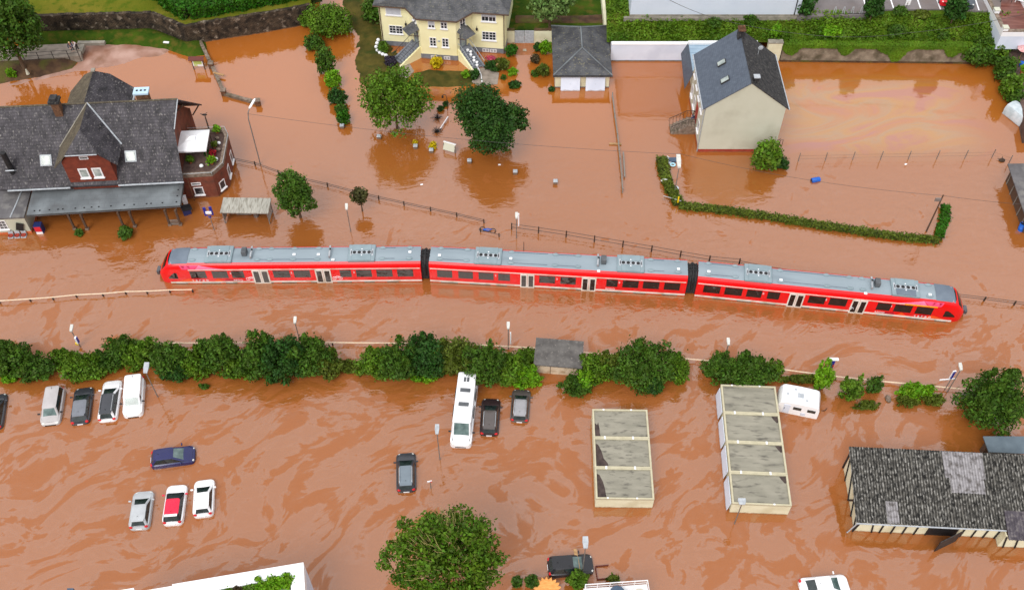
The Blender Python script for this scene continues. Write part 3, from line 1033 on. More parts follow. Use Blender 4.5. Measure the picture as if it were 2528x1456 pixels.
# outside steps on the west side
b = MB()
for k in range(6):
    b.bb(-1.05 - .36 * k - .36 - (0.0), -1.05 - .36 * k, 3.0, 4.6, -0.6, 1.3 - .22 * (k + 1))
b.bb(-1.05, -0.01, 3.0, 4.6, -0.6, 1.3)
st = b.build("steps", M["garden_stone"], t)
b = MB()
for y in (3.05, 4.55):
    b.tube([(-.1, y, 2.3), (-1.05, y, 2.3), (-3.0, y, 1.1)], 0.035, 5)
    for k in range(8):
        x = -.2 - .38 * k
        zt = 2.3 if x > -1.05 else 2.3 - (-1.05 - x) * .615
        b.tube([(x, y, zt - 1.0), (x, y, zt)], 0.022, 4)
        b.tube([(x, y, zt - .2), (x - .12, y, zt - .5), (x - .24, y, zt - .25)], 0.02, 4)
b.build("railing", M["dark_metal"], st)
b = MB()
b.tube([(W_ + .3, 1.4, 0.3), (W_ + .9, 1.4, .9)], .03, 4)
for k in range(4):
    b.tube([(W_ + .15 + .3 * k, 1.0, -.2), (W_ + .15 + .3 * k, 1.0, 1.0)], .03, 4)
b.tube([(W_ + .1, 1.0, 1.0), (W_ + 1.1, 1.0, 1.0)], .03, 4)
b.build("side_railing", M["dark_metal"], t)

# ------------------------------------------------------------------ white garden wall and zinc-roofed annexe
def wallseg(b, p, q, th, z0, z1, m=0):
    d = (Vector(q) - Vector(p)).xy.normalized()
    n = Vector((-d.y, d.x)) * th
    b.prism([(p[0], p[1]), (q[0], q[1]), (q[0] + n.x, q[1] + n.y), (p[0] + n.x, p[1] + n.y)], z0, z1, m)
a_, c_ = P(1506, 152, 0), P(1700, 152, 0)
t = thing("garden_wall", a_, "long white rendered wall between the hipped garage and the cream house", "wall")
b = MB(); wallseg(b, (0, 0), tuple((c_ - a_).xy), 0.4, -1, 2.55); b.build("wall", M["white_wall"], t)
b = MB(); wallseg(b, (0, -.06), ((c_ - a_).x, (c_ - a_).y - .06), 0.52, 2.553, 2.72); b.build("coping", M["white"], t)
b = MB(); wallseg(b, (0, -.03), ((c_ - a_).x, (c_ - a_).y - .03), 0.03, -1, .2); b.build("plinth", M["plinth_grey"], t)

ax, ay = P(1701, 104, 4.4).x, P(1701, 104, 4.4).y
t = thing("annexe", (ax, 97.0, 0), "low annexe with blue grey standing seam roof behind the cream house", "building")
aw, ad = P(1868, 104, 4.4).x - ax, ay - 97.0
b = MB(); b.bb(0.5, aw, 0, ad - .3, -1, 3.7); b.build("wall", M["cream2"], t)
b = MB()
b.slab([(-.05, -.3, 3.9), (aw, -.3, 3.9), (aw, ad - .35, 4.25), (-.05, ad - .35, 4.25)], 0.14)
for k in range(13):
    y = ad - .5 - k * .62
    if y > -.2:
        z = 3.9 + (y + .3) / (ad - .05) * .35
        b.box((aw / 2, y, z + .02), (aw, .03, .05))
b.build("roof", mat("seam_zinc", sc(140, 164, 184), sc(158, 180, 198), scale=.8, rough=.4, spec=.5), t)
b = MB()
b.slab([(-.06, -.9, 3.95), (-.06, ad, 4.3), (-.75, ad, 2.7), (-.75, -.9, 1.7)], 0.12)
b.build("slate_cladding", M["slate_blue"], t)
b = MB(); b.bb(-.1, aw + .1, ad - .3, ad + .05, -1, 4.55); b.build("parapet", M["white"], t)

# ------------------------------------------------------------------ hipped double garage
t = thing("garage", (5.0, 98.0, 0), "hipped slate double garage with two white tilted doors", "garage")
gw, gd, ge, gr = 7.15, 9.75, 2.15, 3.55
b = MB(); b.bb(.28, gw - .28, .3, gd - .3, -1.5, ge - .1); b.build("wall", M["cream2"], t)
b = MB(); b.bb(.25, gw - .25, .27, gd - .27, -1.5, .16); b.build("plinth", M["plinth_grey"], t)
b = MB()
hx = gw / 2
A, B_, Cc, Dd = (0, 0, ge), (gw, 0, ge), (gw, gd, ge), (0, gd, ge)
r1, r2 = (hx, 3.5, gr), (hx, gd - 2.2, gr)
for f_ in ((A, B_, r1), (B_, Cc, r2, r1), (Cc, Dd, r2), (Dd, A, r1, r2)):
    b.face(f_)
lo = [(p[0], p[1], p[2] - .14) for p in (A, B_, Cc, Dd)]
b.face(lo[::-1])
for p, q, r_, s_ in zip((A, B_, Cc, Dd), (B_, Cc, Dd, A), lo, lo[1:] + lo[:1]):
    b.face((p, r_, s_, q))
ro = b.build("roof", M["slate_hip"], t)
b = MB()
for p, q in ((A, r1), (B_, r1), (r1, r2), (r2, Cc), (r2, Dd)):
    b.tube([Vector(p) + Vector((0, 0, .03)), Vector(q) + Vector((0, 0, .03))], .09, 5)
b.build("ridge_tile", M["felt"], ro)
b = MB()
gutter(b, (-.05, -.08, ge - .12), (gw + .05, -.08, ge - .12), .08)
b.build("gutter", M["dark_metal"], t)
for k in (0, 1):
    x0 = .95 + k * 3.05
    b = MB()
    b.add([(x0, .27, 1.85), (x0 + 2.35, .27, 1.85), (x0 + 2.35, -.42, -.15), (x0, -.42, -.15), (x0, .33, 1.85), (x0 + 2.35, .33, 1.85), (x0 + 2.35, -.36, -.15), (x0, -.36, -.15)],
          [(0, 1, 2, 3), (7, 6, 5, 4), (0, 4, 5, 1), (1, 5, 6, 2), (2, 6, 7, 3), (3, 7, 4, 0)])
    d_ = b.build("door", M["white_wall"], t)
    b = MB(); b.box((x0 + 1.17, -.05, .85), (.14, .06, .06)); b.build("handle", M["zinc"], d_)

# gate wall beside the yellow house
a_, c_ = P(1252, 108, 0), P(1366, 106, 0)
t = thing("gate_wall", a_, "cream yard wall with grey double gate left of the hipped garage", "wall")
L_ = (c_ - a_).length
gs, ge_ = .16 * L_, .58 * L_
b = MB()
b.bb(0, gs, 0, .35, -1, 2.0); b.bb(ge_, L_, 0, .35, -1, 2.0)
b.build("wall", M["cream2"], t)
b = MB(); b.bb(-.05, gs, -.05, .42, 2.003, 2.1); b.bb(ge_, L_, -.05, .42, 2.003, 2.1); b.build("coping", M["soil"], t)
for k in (0, 1):
    x0 = gs + (ge_ - gs) / 2 * k
    b = MB(); b.bb(x0 + .02, x0 + (ge_ - gs) / 2 - .02, .1, .16, -.5, 1.9)
    b.bb(x0 + .06, x0 + (ge_ - gs) / 2 - .06, .07, .1, .35, .42)
    b.build("gate_leaf", M["zinc"], t)

t = thing("yard_wall", P(1496, 60, 2), "narrow cream wall running back from the hipped garage", "wall")
p0 = t.location
b = MB(); b.bb(-.25, .15, -3, 6.5, -2, .2); b.build("wall", M["cream2"], t)
b = MB(); b.bb(.153, .42, -3, 6.5, -2, .28); b.build("coping", M["concrete"], t)
# ------------------------------------------------------------------ white hall at the top edge
t = thing("hall", P(1555, 42, 4.3), "large plain white hall wall at the top right of centre", "building")
hw = P(1970, 40, 4.3).x - t.location.x
b = MB(); b.bb(0, hw, 0, 14, .35, 7.5); b.build("wall", mat("hall_white", sc(203, 214, 229), sc(210, 220, 234), scale=.3, rough=.7, brick=(.5, .96, .006, .99, (pi / 2, 0, 0))), t)
b = MB(); b.bb(-.05, hw + .05, -.04, 14.05, -1.2, .345); b.build("plinth", M["concrete"], t)
b = MB(); b.bb(-.15, hw + .15, -.15, 14.1, 7.503, 7.7); b.build("roof", M["felt"], t)
b = MB(); b.tube([(hw - .6, -.08, .3), (hw - .6, -.08, 7.4)], .06, 6); b.build("downpipe", M["dark_metal"], t)

# ------------------------------------------------------------------ ivy-topped retaining wall on the right
a_, c_ = P(1925, 152, 0), P(2440, 158, 0)
t = thing("retaining_wall", a_, "long sandstone retaining wall under ivy along the flooded yard", "wall")
d_ = (c_ - a_)
b = MB()
wallseg(b, (0, 0), tuple(d_.xy), .5, -1.2, 2.35)
b.build("wall", M["retain_wall"], t)
b = MB(); wallseg(b, (0, -.1), (d_.x, d_.y - .1), .09, -1.2, .22); b.build("footing", M["soil"], t)
t2 = thing("wall_stub", P(1888, 152, 0), "cream wall stub joining the cream house to the stone wall", "wall")
b = MB(); b.bb(0, 1.75, 0, .6, -1, 2.75); b.build("wall", M["cream2"], t2)
b = MB(); b.bb(-.06, 1.8, -.06, .66, 2.753, 2.9); b.build("coping", M["concrete"], t2)

# ------------------------------------------------------------------ yellow house
o_ = P(945, 112, 0)
RZ = atan2(P(1242, 133, 0).y - o_.y, P(1242, 133, 0).x - o_.x)
t = thing("villa", (o_.x, o_.y, 0), "pale yellow villa with octagonal bay and grey plinth", "house", rz=RZ)
Mi = Matrix.Rotation(-RZ, 3, 'Z')
def yl(x, y, z):
    return Mi @ (P(x, y, z) - Vector((o_.x, o_.y, 0)))
VW = (Mi @ (P(1247, 133, 0) - Vector((o_.x, o_.y, 0)))).x
bx1, bx2, bx3, bx4, by = 3.75, 5.45, 9.95, 11.65, -2.05
foot = [(0, 0), (bx1, 0), (bx2, by), (bx3, by), (bx4, 0), (VW, 0), (VW, 9), (0, 9)]
VE = 6.45
b = MB(); b.prism(foot, 0.75, VE); b.build("wall", M["yellow_wall"], t)
def grow(pts, d):
    n = len(pts)
    out = []
    for i in range(n):
        p, a, c = Vector(pts[i]), Vector(pts[i - 1]), Vector(pts[(i + 1) % n])
        d1, d2 = (p - a).normalized(), (c - p).normalized()
        n1, n2 = Vector((d1.y, -d1.x)), Vector((d2.y, -d2.x))
        m_ = (n1 + n2).normalized()
        out.append(tuple(p + m_ * d / max(.3, m_.dot(n1))))
    return out
b = MB(); b.prism(grow(foot, .04), -1.5, 0.748); b.build("plinth", M["plinth_grey"], t)
eav = grow(foot, .55)
b = MB()
VR = 9.6
rz0 = VE - .06
ap1, ap2 = (3.6, 4.5, VR), (VW - 3.6, 4.5, VR)
bay = ((bx2 + bx3) / 2, .6, VR - .5)
E3 = [(p[0], p[1], rz0) for p in eav]
b.face((E3[0], E3[1], bay, ap1)); b.face((E3[1], E3[2], bay)); b.face((E3[2], E3[3], bay)); b.face((E3[3], E3[4], bay)); b.face((E3[4], E3[5], ap2, bay))
b.face((E3[5], E3[6], ap2)); b.face((E3[6], E3[7], ap1, ap2)); b.face((E3[7], E3[0], ap1)); b.face((ap1, bay, ap2))
lo = [(p[0], p[1], rz0 - .2) for p in eav]
for i in range(8):
    b.face((E3[i], lo[i], lo[(i + 1) % 8], E3[(i + 1) % 8]))
b.face(lo[::-1])
b.build("roof", M["slate_house"], t)
b = MB()
for i in range(5):
    gutter(b, Vector(lo[i]) + Vector((0, -.08, .1)), Vector(lo[i + 1]) + Vector((0, -.08, .1)), .08)
b.build("gutter", M["wood_dark"], t)
for x in (.12, VW - .12):
    b = MB(); b.tube([(x, -.1, .1), (x, -.1, VE - .2)], .06, 6); b.build("downpipe", M["wood_dark"], t)
s0 = lambda s, z: wallM(foot[0], foot[1], s, z)
window(t, s0(1.95, 1.95), 1.75, 1.25, 4, 3)
window(t, s0(1.85, 4.75), 1.95, 1.45, 2, 1, blind=1.0)
sR = lambda s, z: wallM(foot[4], foot[5], s, z)
rc = (VW - bx4) / 2 + .05
window(t, sR(rc, 1.95), 1.8, 1.3, 4, 3)
window(t, sR(rc, 4.75), 1.85, 1.4, 4, 2, blind=.5)
window(t, sR(rc - .45, .12), .85, .5, 2, 2, sill=False)
window(t, sR(rc + .5, .12), .85, .5, 2, 2, sill=False)
sB = lambda s, z: wallM(foot[2], foot[3], s, z)
for s, bl in ((1.5, .72), (3.05, .35)):
    window(t, sB(s, 4.75), .85, 1.35, 2, 3, blind=bl)
for s in (1.55, 3.1):
    window(t, sB(s, 2.0), .85, 1.35, 2, 3, glass="glass")
window(t, sB(1.55, .1), .8, .5, 2, 2, sill=False)
window(t, sB(3.2, .1), .8, .5, 2, 2, sill=False)
window(t, wallM(foot[1], foot[2], 1.5, 4.9), .9, 1.2, 2, 2, blind=.5)
window(t, wallM(foot[3], foot[4], 1.1, 4.7), .9, 1.5, 2, 3)
b = MB(); b.add([sB(2.3, 2.75) @ Vector(v) for v in ((-.16, -.05, 0), (.16, -.05, 0), (.16, -.05, .2), (-.16, -.05, .2), (-.16, 0, 0), (.16, 0, 0), (.16, 0, .2), (-.16, 0, .2))], [(0, 1, 2, 3), (0, 4, 5, 1), (1, 5, 6, 2), (2, 6, 7, 3), (3, 7, 4, 0)]); b.build("house_number_plate", M["zinc"], t)
for side in (0, 1):
    a, c = (foot[1], foot[2]) if side == 0 else (foot[3], foot[4])
    ln = hypot(c[0] - a[0], c[1] - a[1])
    mm = wallM(a, c, ln * (.6 if side == 0 else .4), 1.55)
    b = MB()
    b.add([mm @ Vector(v) for v in [(x, y, z) for x in (-.55, .55) for y in (-.05, 0) for z in (0, 2.1)]], [(0, 1, 3, 2), (4, 6, 7, 5), (0, 4, 5, 1), (2, 3, 7, 6), (0, 2, 6, 4), (1, 5, 7, 3)])
    d_ = b.build("door", M["plinth_grey"], t)
    b = MB()
    b.add([mm @ Vector(v) for v in [(x, y, z) for x in (-.3, .3) for y in (-.07, -.05) for z in (.3, 1.9)]], [(0, 1, 3, 2), (4, 6, 7, 5), (0, 4, 5, 1), (2, 3, 7, 6), (0, 2, 6, 4), (1, 5, 7, 3)])
    b.build("door_pane", M["glass_pale"], d_)
    b = MB()
    pk = mm @ Vector((0, -.05, 3.5))
    q = [mm @ Vector(v) for v in ((-.95, 0, 2.75), (-.85, -1.5, 2.35), (.85, -1.5, 2.35), (.95, 0, 2.75))]
    b.face((q[0], q[1], pk)); b.face((q[1], q[2], pk)); b.face((q[2], q[3], pk)); b.face(q[::-1])
    po = b.build("porch_roof", M["slate_house"], t)
    b = MB()
    for sx in (-.8, .8):
        b.tube([mm @ Vector((sx, -1.4, 2.3)), mm @ Vector((sx, -.02, 1.7))], .05, 4)
    b.build("bracket", M["wood_dark"], po)
    # flight of steps running forward from the door between sloping cheek walls
    dr = -1 if side == 0 else 1
    fx = c[0] - .1 if side == 0 else a[0] + .1
    b = MB()
    n = 9
    o3 = mm @ Vector((0, -.02, 0))
    fw = (mm @ Vector((0, -1, 0)) - mm @ Vector((0, 0, 0))).xy
    fwv = Vector((fw.x * .45 + dr * .52, fw.y * .45 - .62)).normalized()
    pr_ = Vector((-fwv.y, fwv.x))
    ang = atan2(fwv.y, fwv.x)
    for k in range(n):
        d0 = .55 + k * .3
        cc = Vector((o3.x, o3.y)) + fwv * (d0 + .15)
        z1 = 1.5 - (k + 1) * .165
        b.box((cc.x, cc.y, (z1 - 1) / 2), (.3, 1.5, z1 + 1), rz=ang)
    cc = Vector((o3.x, o3.y)) + fwv * .2
    b.box((cc.x, cc.y, .25), (.75, 1.6, 2.5), rz=ang)
    so_ = b.build("steps", M["plinth_grey"], t)
    if side == 0:
        so_["label"] = "bare grey entrance steps"
    else:
        so_["label"] = "grey steps crowded with pale pots"
        for k in range(7):
            cc = Vector((o3.x, o3.y)) + fwv * (.8 + k * .32) + pr_ * (.1 + .22 * (k % 2))
            pb = MB()
            z1 = 1.5 - int((k * .32 + .25) / .3 + 1) * .165
            pb.rings([[(cc.x + r_ * cos(a_), cc.y + r_ * sin(a_), z) for a_ in [i * pi / 4 for i in range(8)]] for z, r_ in ((z1, .12), (z1 + .28, .2), (z1 + .3, .17))])
            po_ = pb.build("flower_pot", M["white"], None)
            po_.matrix_world = t.matrix_world
            po_.location, po_.rotation_euler = t.location, t.rotation_euler
            tag(po_, "pale flower pot on the right-hand steps of the yellow villa", "pot", "pale pots on the villa steps")
    for sg in (-1, 1):
        w0 = Vector((o3.x, o3.y)) + pr_ * .82 * sg
        w1 = w0 + fwv * 3.3
        nn = pr_ * .1
        b = MB()
        b.add([(w0.x - nn.x, w0.y - nn.y, -1), (w0.x + nn.x, w0.y + nn.y, -1), (w1.x + nn.x, w1.y + nn.y, -1), (w1.x - nn.x, w1.y - nn.y, -1),
               (w0.x - nn.x, w0.y - nn.y, 1.75), (w0.x + nn.x, w0.y + nn.y, 1.75), (w1.x + nn.x, w1.y + nn.y, .3), (w1.x - nn.x, w1.y - nn.y, .3)],
              [(0, 1, 5, 4), (1, 2, 6, 5), (2, 3, 7, 6), (3, 0, 4, 7), (4, 5, 6, 7)])
        inner = (sg == 1) == (side == 0)
        b.build("cheek_wall", M["yellow_wall" if inner else "plinth_grey"], so_)
        b = MB()
        b.tube([(w0.x, w0.y, 2.5), (w0.x + fwv.x * .5, w0.y + fwv.y * .5, 2.5), (w1.x, w1.y, 1.15)], .035, 5)
        for k in range(7):
            q_ = w0.lerp(w1, (k + .5) / 7)
            zz_ = 1.75 - 1.45 * (k + .5) / 7
            b.tube([(q_.x, q_.y, zz_), (q_.x, q_.y, zz_ + .78)], .015, 4)
        b.build("handrail", M["dark_metal" if side == 0 else "zinc"], so_)
for s, wl in ((bx1 - .45, (foot[0], foot[1])), (.6, (foot[4], foot[5]))):
    mm = wallM(*wl, s, 3.6)
    b = MB(); q = mm @ Vector((0, -.2, 0)); b.ell(q, (.14, .14, .24)); b.tube([q + Vector((0, 0, .22)), mm @ Vector((0, 0, .4))], .02, 4); b.build("wall_lantern", M["dark_metal"], t)
# ------------------------------------------------------------------ old station building
O_ = P(18, 460, 4.2)
SRZ = radians(4.0)
t = thing("station", (O_.x, O_.y, 0), "old station house with patched slate roof, brick gables and long flat canopy", "station", rz=SRZ)
Ms = Matrix.Rotation(-SRZ, 3, 'Z')
def sl_(x, y, z):
    return Ms @ (P(x, y, z) - Vector((O_.x, O_.y, 0)))
SL, SE, SR, SY = sl_(453, 437, 4.2).x, 4.2, 10.0, 5.95
b = MB(); b.bb(-.6, SL - .75, .55, 2 * SY - .55, -1.5, SE); b.build("wall", M["brick_red"], t)
for x0 in (SL - .75, ):
    b = MB()
    b.add([(x0 - .3, .55, SE - .1), (x0 - .3, 2 * SY - .55, SE - .1), (x0 - .3, SY, SR - .35), (x0, .55, SE - .1), (x0, 2 * SY - .55, SE - .1), (x0, SY, SR - .35)], [(0, 2, 1), (3, 4, 5), (0, 3, 5, 2), (1, 2, 5, 4), (0, 1, 4, 3)])
    b.build("gable_wall", M["brick_red"], t)
xm = sl_(189, 330, 10).x
xl, xr = sl_(180, 443, 4).x, sl_(295, 437, 4).x
xm = 9.15
ks = (SR - SE) / SY
g = .12
b = MB()
def main(y): return SE + y * ks
# south slope, with the shorter eave and longer ridge at the right-hand verge
xr1, xr2 = SL - .55, SL + .05
b.slab([(-1.2, -.25, SE - .25 * ks), (SL - .02, -.25, SE - .25 * ks), (SL - .55, SY * .62, main(SY * .62)), (SL + .05, SY, SR), (-1.2, SY, SR)], .18)
b.slab([(-1.2, SY, SR), (SL + .05, SY, SR), (SL + .45, 2 * SY + .25, SE - .25 * ks), (-1.2, 2 * SY + .25, SE - .25 * ks)], .18)
ro = b.build("roof", M["slate"], t)
b = MB(); b.tube([(-1.2, SY, SR + .04), (SL + .05, SY, SR + .04)], .1, 6); b.build("ridge_cap", M["slate_mossy"], ro)
b = MB(); b.tube([(SL + .06, SY, SR + .03), (SL - .54, SY * .62, main(SY * .62) + .03)], .07, 5); b.build("verge_flashing", M["zinc"], ro)
for xa_, xb_ in ((0, xl - .1), (xr + .05, SL)):
    b = MB(); b.tube([(xa_, -.34, SE - .36), (xb_, -.34, SE - .36)], .1, 6); b.build("gutter", M["zinc"], t)
b = MB()
b.tube([(SL + .35, 2 * SY - .2, SE + .2), (SL - .6, 2 * SY - .8, SE - .9)], .08, 5)
b.tube([(SL + .3, SY + .3, SR - 1.1), (SL - .7, SY + .2, SR - 2.0)], .08, 5)
b.build("bracket", M["wood_dark"], t)
# front gable with half hip
dz, hz_ = 6.85, 8.45
hw1, hw2 = 3.25, 1.62
yv = (dz - SE) / ks
b = MB()
fz = [(xl, .05, 3.2), (xr, .05, 3.2), (xr, .05, 7.3), (xm + hw2 - .25, .05, hz_ - .05), (xm - hw2 + .25, .05, hz_ - .05), (xl, .05, 7.2)]
b.add(fz + [(p[0], p[1] + 2.5, p[2]) for p in fz], [(0, 1, 2, 3, 4, 5), (1, 7, 8, 2), (0, 5, 11, 6), (2, 8, 9, 3), (5, 4, 10, 11), (4, 3, 9, 10)])
b.build("front_gable", M["tile_red"], t)
yr = 1.9
for sg in (-1, 1):
    b = MB()
    b.slab([(xm, SY, SR + .06), (xm, yr, SR + .06), (xm + sg * hw2, -.3, hz_ + .06), (xm + sg * hw1, -.3, dz), (xm + sg * hw1, yv, dz + .06)][::sg], .14)
    q = b.build("dormer_roof", M["slate_mossy" if sg < 0 else "slate"], t)
    b = MB(); b.tube([(xm, SY, SR + .1), (xm + sg * hw1, yv, dz + .1)], .085, 5); b.build("valley_flashing", M["zinc" if sg > 0 else "concrete"], q)
b = MB()
b.slab([(xm, yr, SR + .07), (xm - hw2, -.3, hz_ + .07), (xm + hw2, -.3, hz_ + .07)], .14)
b.build("half_hip", M["slate"], t)
b = MB(); b.tube([(xm - hw2, -.36, hz_ - .02), (xm + hw2, -.36, hz_ - .02)], .07, 5); b.build("dormer_gutter", M["zinc"], t)
for k in (-.62, .72):
    window(t, wallM((xl, .05), (xr, .05), (xr - xl) / 2 + k * 1.05, 4.85), 1.0, 1.35, 1, 1, frame=.14, glass="glass_pale", fmat="frame_white")
window(t, wallM((xl, .05), (xr, .05), (xr - xl) / 2, 7.5), .9, .4, 1, 1, frame=.06, glass="glass", sill=False)
# rear wing roof seen over the ridge
yb = 11.7
xm = 8.9
for sg in (-1, 1):
    b = MB()
    b.slab([(xm, SY, SR + .25), (xm, yb - .6, SR + .25), (xm + sg * 1.4, yb, SR - .75), (xm + sg * 3.6, yb, SR - 2.95), (xm + sg * 3.6, SY, SR - 2.95)][::sg], .16)
    b.build("wing_roof", M["slate_mossy" if sg < 0 else "slate"], t)
b = MB(); b.slab([(xm, yb - .6, SR + .25), (xm + 1.4, yb, SR - .75), (xm - 1.4, yb, SR - .75)], .14); b.build("wing_hip", M["slate"], t)
b = MB(); b.box((xm, yb - .6, SR + .32), (.4, .5, .18)); b.build("ridge_mortar", M["concrete"], t)
b = MB(); b.tube([(xm + 3.65, SY + .2, SR - 2.92), (xm + 3.65, yb, SR - 2.92)], .1, 5); b.build("wing_gutter", M["zinc"], t)
b = MB(); b.bb(xm - 3.3, xm + 3.3, SY, yb - .4, -1, SR - 3.0); b.build("wing_wall", M["brick_red"], t)
xm = 9.15
# chimneys
q = sl_(156, 300, 8.2)
b = MB(); b.bb(q.x - .4, q.x + .4, q.y - .3, q.y + .5, 7.0, 10.9); c_ = b.build("chimney", M["chim_brick"], t)
b = MB(); b.bb(q.x - .55, q.x + .55, q.y - .45, q.y + .65, 10.9, 11.2); b.bb(q.x - .35, q.x + .35, q.y - .3, q.y + .5, 11.2, 11.5); b.build("chimney_cap", M["slate_black"], c_)
q = sl_(353, 238, 10.0)
b = MB(); b.bb(q.x - .62, q.x + .62, q.y - .4, q.y + .4, 8.0, 10.6); c_ = b.build("chimney", M["chim_brick"], t)
b = MB(); b.bb(q.x - .8, q.x + .8, q.y - .55, q.y + .55, 10.6, 10.8)
cc_ = b.build("chimney_cap", mat("cap_blue", sc(176, 204, 226), sc(190, 214, 232), scale=3, rough=.6), c_)
b = MB()
for k in (-1, 0, 1):
    b.tube([(q.x + .42 * k, q.y, 10.78), (q.x + .42 * k, q.y, 10.83)], .13, 8)
b.build("flue_opening", M["black"], c_)
q = sl_(28, 418, 5.6)
b = MB(); b.tube([(q.x, q.y, 4.6), (q.x, q.y, 8.0)], .3, 10); c_ = b.build("flue_pipe", M["black"], t)
b = MB(); b.box((q.x, q.y - .1, 5.5), (.9, .9, .12), rx=-.77 + .0); b.build("flue_flashing", M["zinc"], c_)
for px, py, gl in ((114, 397, "glass_pale"), (323, 387, "glass_pale")):
    for z in np.arange(4, 9, .02):
        q = sl_(px, py, z)
        if abs(main(q.y) + .02 - z) < .03: break
    an = math.atan(ks)
    b = MB(); b.box((q.x, q.y, q.z + .06), (1.2, 1.2, .14), rx=an); s_ = b.build("skylight", M["zinc"], ro)
    b = MB(); b.box((q.x, q.y - .06, q.z + .12), (.95, .95, .06), rx=an); b.build("skylight_pane", M[gl], ro)
# canopy over the platform
cf0, cf1, cb0, cb1 = sl_(65, 532, 2.6), sl_(445, 508, 2.6), sl_(82, 470, 2.85), sl_(450, 450, 2.85)
b = MB()
b.slab([cf0, cf1, (cf1.x, .6, 2.9), (cf0.x, .6, 2.9)], .22)
cr_ = b.build("canopy", M["felt"], t)
b = MB()
b.tube([cf0 + Vector((0, -.06, .0)), cf1 + Vector((0, -.06, .0))], .07, 5)
b.tube([cf1 + Vector((.05, 0, 0)), Vector((cf1.x + .05, .6, 2.9))], .07, 5)
b.build("canopy_edge", M["dark_metal"], cr_)
b = MB()
for px in (85, 98, 122, 143, 155, 186, 208, 226, 244, 274, 307, 331, 362, 373, 401):
    q = sl_(px, 535 - (px - 65) * .063 - 13, 2.66)
    b.box((q.x, q.y, 2.68), (.14, .12, .06))
for k in range(4):
    b.box((cf1.x - .45, cf1.y + .5 + k * .85, 2.72 + .05 * k), (.14, .12, .06))
b.build("roof_bolt", M["black"], cr_)
for px, py in ((185, 566), (216, 567), (306, 561), (334, 560), (420, 556), (446, 556)):
    q = sl_(px, py, 0)
    b = MB(); b.bb(q.x - .1, q.x + .1, q.y - .1, q.y + .1, -1, 2.4)
    b.tube([(q.x, q.y, 1.6), (q.x, q.y + .8, 2.5)], .07, 5)
    p_ = b.build("post", M["wood_dark"], t)
    b = MB(); b.box((q.x, q.y, 0), (.34, .34, .5)); b.build("post_base", M["garden_stone"], p_)
q0, q1 = sl_(420, 556, 0), sl_(446, 556, 0)
b = MB()
for k in range(9):
    x = q0.x + (q1.x - q0.x) * (k + .5) / 9
    b.box((x, q0.y, .4), (.06, .04, .9))
for z in (.15, .75):
    b.box(((q0.x + q1.x) / 2, q0.y, z), (q1.x - q0.x - .2, .05, .06))
b.build("lattice_fence", M["wood_grey"], t)
# left annexe: felt roof, cream wall, orange base
q = sl_(79, 575, 0)
b = MB(); b.bb(-5, q.x, q.y, .55, .3, 2.42); b.build("annexe_wall", M["cream"], t)
b = MB(); b.bb(-5.05, q.x + .04, q.y - .04, .5, -1.2, .297); b.build("annexe_plinth", M["plinth_orange"], t)
b = MB(); b.slab([(-5.2, q.y - .12, 2.62), (q.x + .12, q.y - .12, 2.62), (q.x + .12, 2.5, 2.95), (-5.2, 2.5, 2.95)], .2); b.build("annexe_roof", M["felt_dark"], t)
b = MB(); b.tube([(q.x - 1.3, q.y - .1, 2.65), (q.x - 1.0, q.y + 2, 2.8), (q.x - .8, .9, 2.9)], .07, 5); b.build("roof_seam", M["zinc"], t)
window(t, wallM((-5, q.y), (q.x, q.y), 5 + q.x - 2.75, .8), 1.3, 1.35, 3, 3)
b = MB(); b.box((q.x - .85, q.y - .12, 1.15), (.75, .08, 1.1), ry=.35); b.build("notice_board", M["black"], t)
for k in range(3):
    c_ = thing("waiting_chair", Vector((O_.x, O_.y, 0)) + Matrix.Rotation(SRZ, 3, 'Z') @ Vector((q.x - 2.1 + .68 * k, q.y - .42, 0)), "moulded waiting seat with reddish top against the cream annexe wall, %s of three" % ("left", "middle", "right")[k], "seat", "waiting seats by the station annexe", rz=SRZ)
    b = MB(); b.rings([[(.27 * cos(a) * s_, .27 * sin(a) * s_, z) for a in [i * pi / 5 for i in range(10)]] for z, s_ in ((.1, .8), (.24, 1.05), (.27, .9), (.2, .6))]); b.build("seat", M["plinth_red"], c_)
    b = MB(); b.box((0, .27, .36), (.5, .07, .42), rx=-.15); b.build("backrest", M["zinc"], c_)
    b = MB(); b.box((0, 0, .02), (.56, .56, .14)); b.box((0, 0, -.3), (.1, .1, .6)); b.build("base", M["zinc"], c_)
c_ = thing("vending_machine", P(101, 572, 0), "red and white vending machine under the left end of the canopy", "machine", rz=SRZ)
b = MB(); b.bb(-.4, .4, -.3, .4, -.8, 1.15); b.build("cabinet", M["blue_dark"], c_)
b = MB(); b.bb(-.33, .33, -.34, -.305, .35, 1.05); b.build("front_panel", M["sign_red"], c_)
b = MB(); b.bb(-.33, .33, -.345, -.305, -.3, .3); b.build("flap", M["white"], c_)
c_ = thing("waste_bin", P(462, 526, 0), "dark blue wheeled bin knocked against the end of the canopy", "bin", rz=.5)
b = MB(); b.rings([[(x * s_, y * s_, z) for x, y in ((-.45, -.4), (.45, -.4), (.45, .4), (-.45, .4))] for z, s_ in ((-.5, .8), (.75, 1))]); b.build("body", M["blue_dark"], c_)
b = MB(); b.box((.1, 0, .82), (1.05, .95, .1), ry=.2); b.build("lid", M["black"], c_)
c_ = thing("cabinet", P(459, 503, 0), "small white box behind the blue bin at the station corner", "cabinet")
b = MB(); b.bb(-.2, .2, -.2, .2, -.5, 1.1); b.build("body", M["white"], c_, bevel=.02)
b = MB(); b.bb(-.23, .23, -.23, .23, 1.103, 1.16); b.build("lid", M["white"], c_)

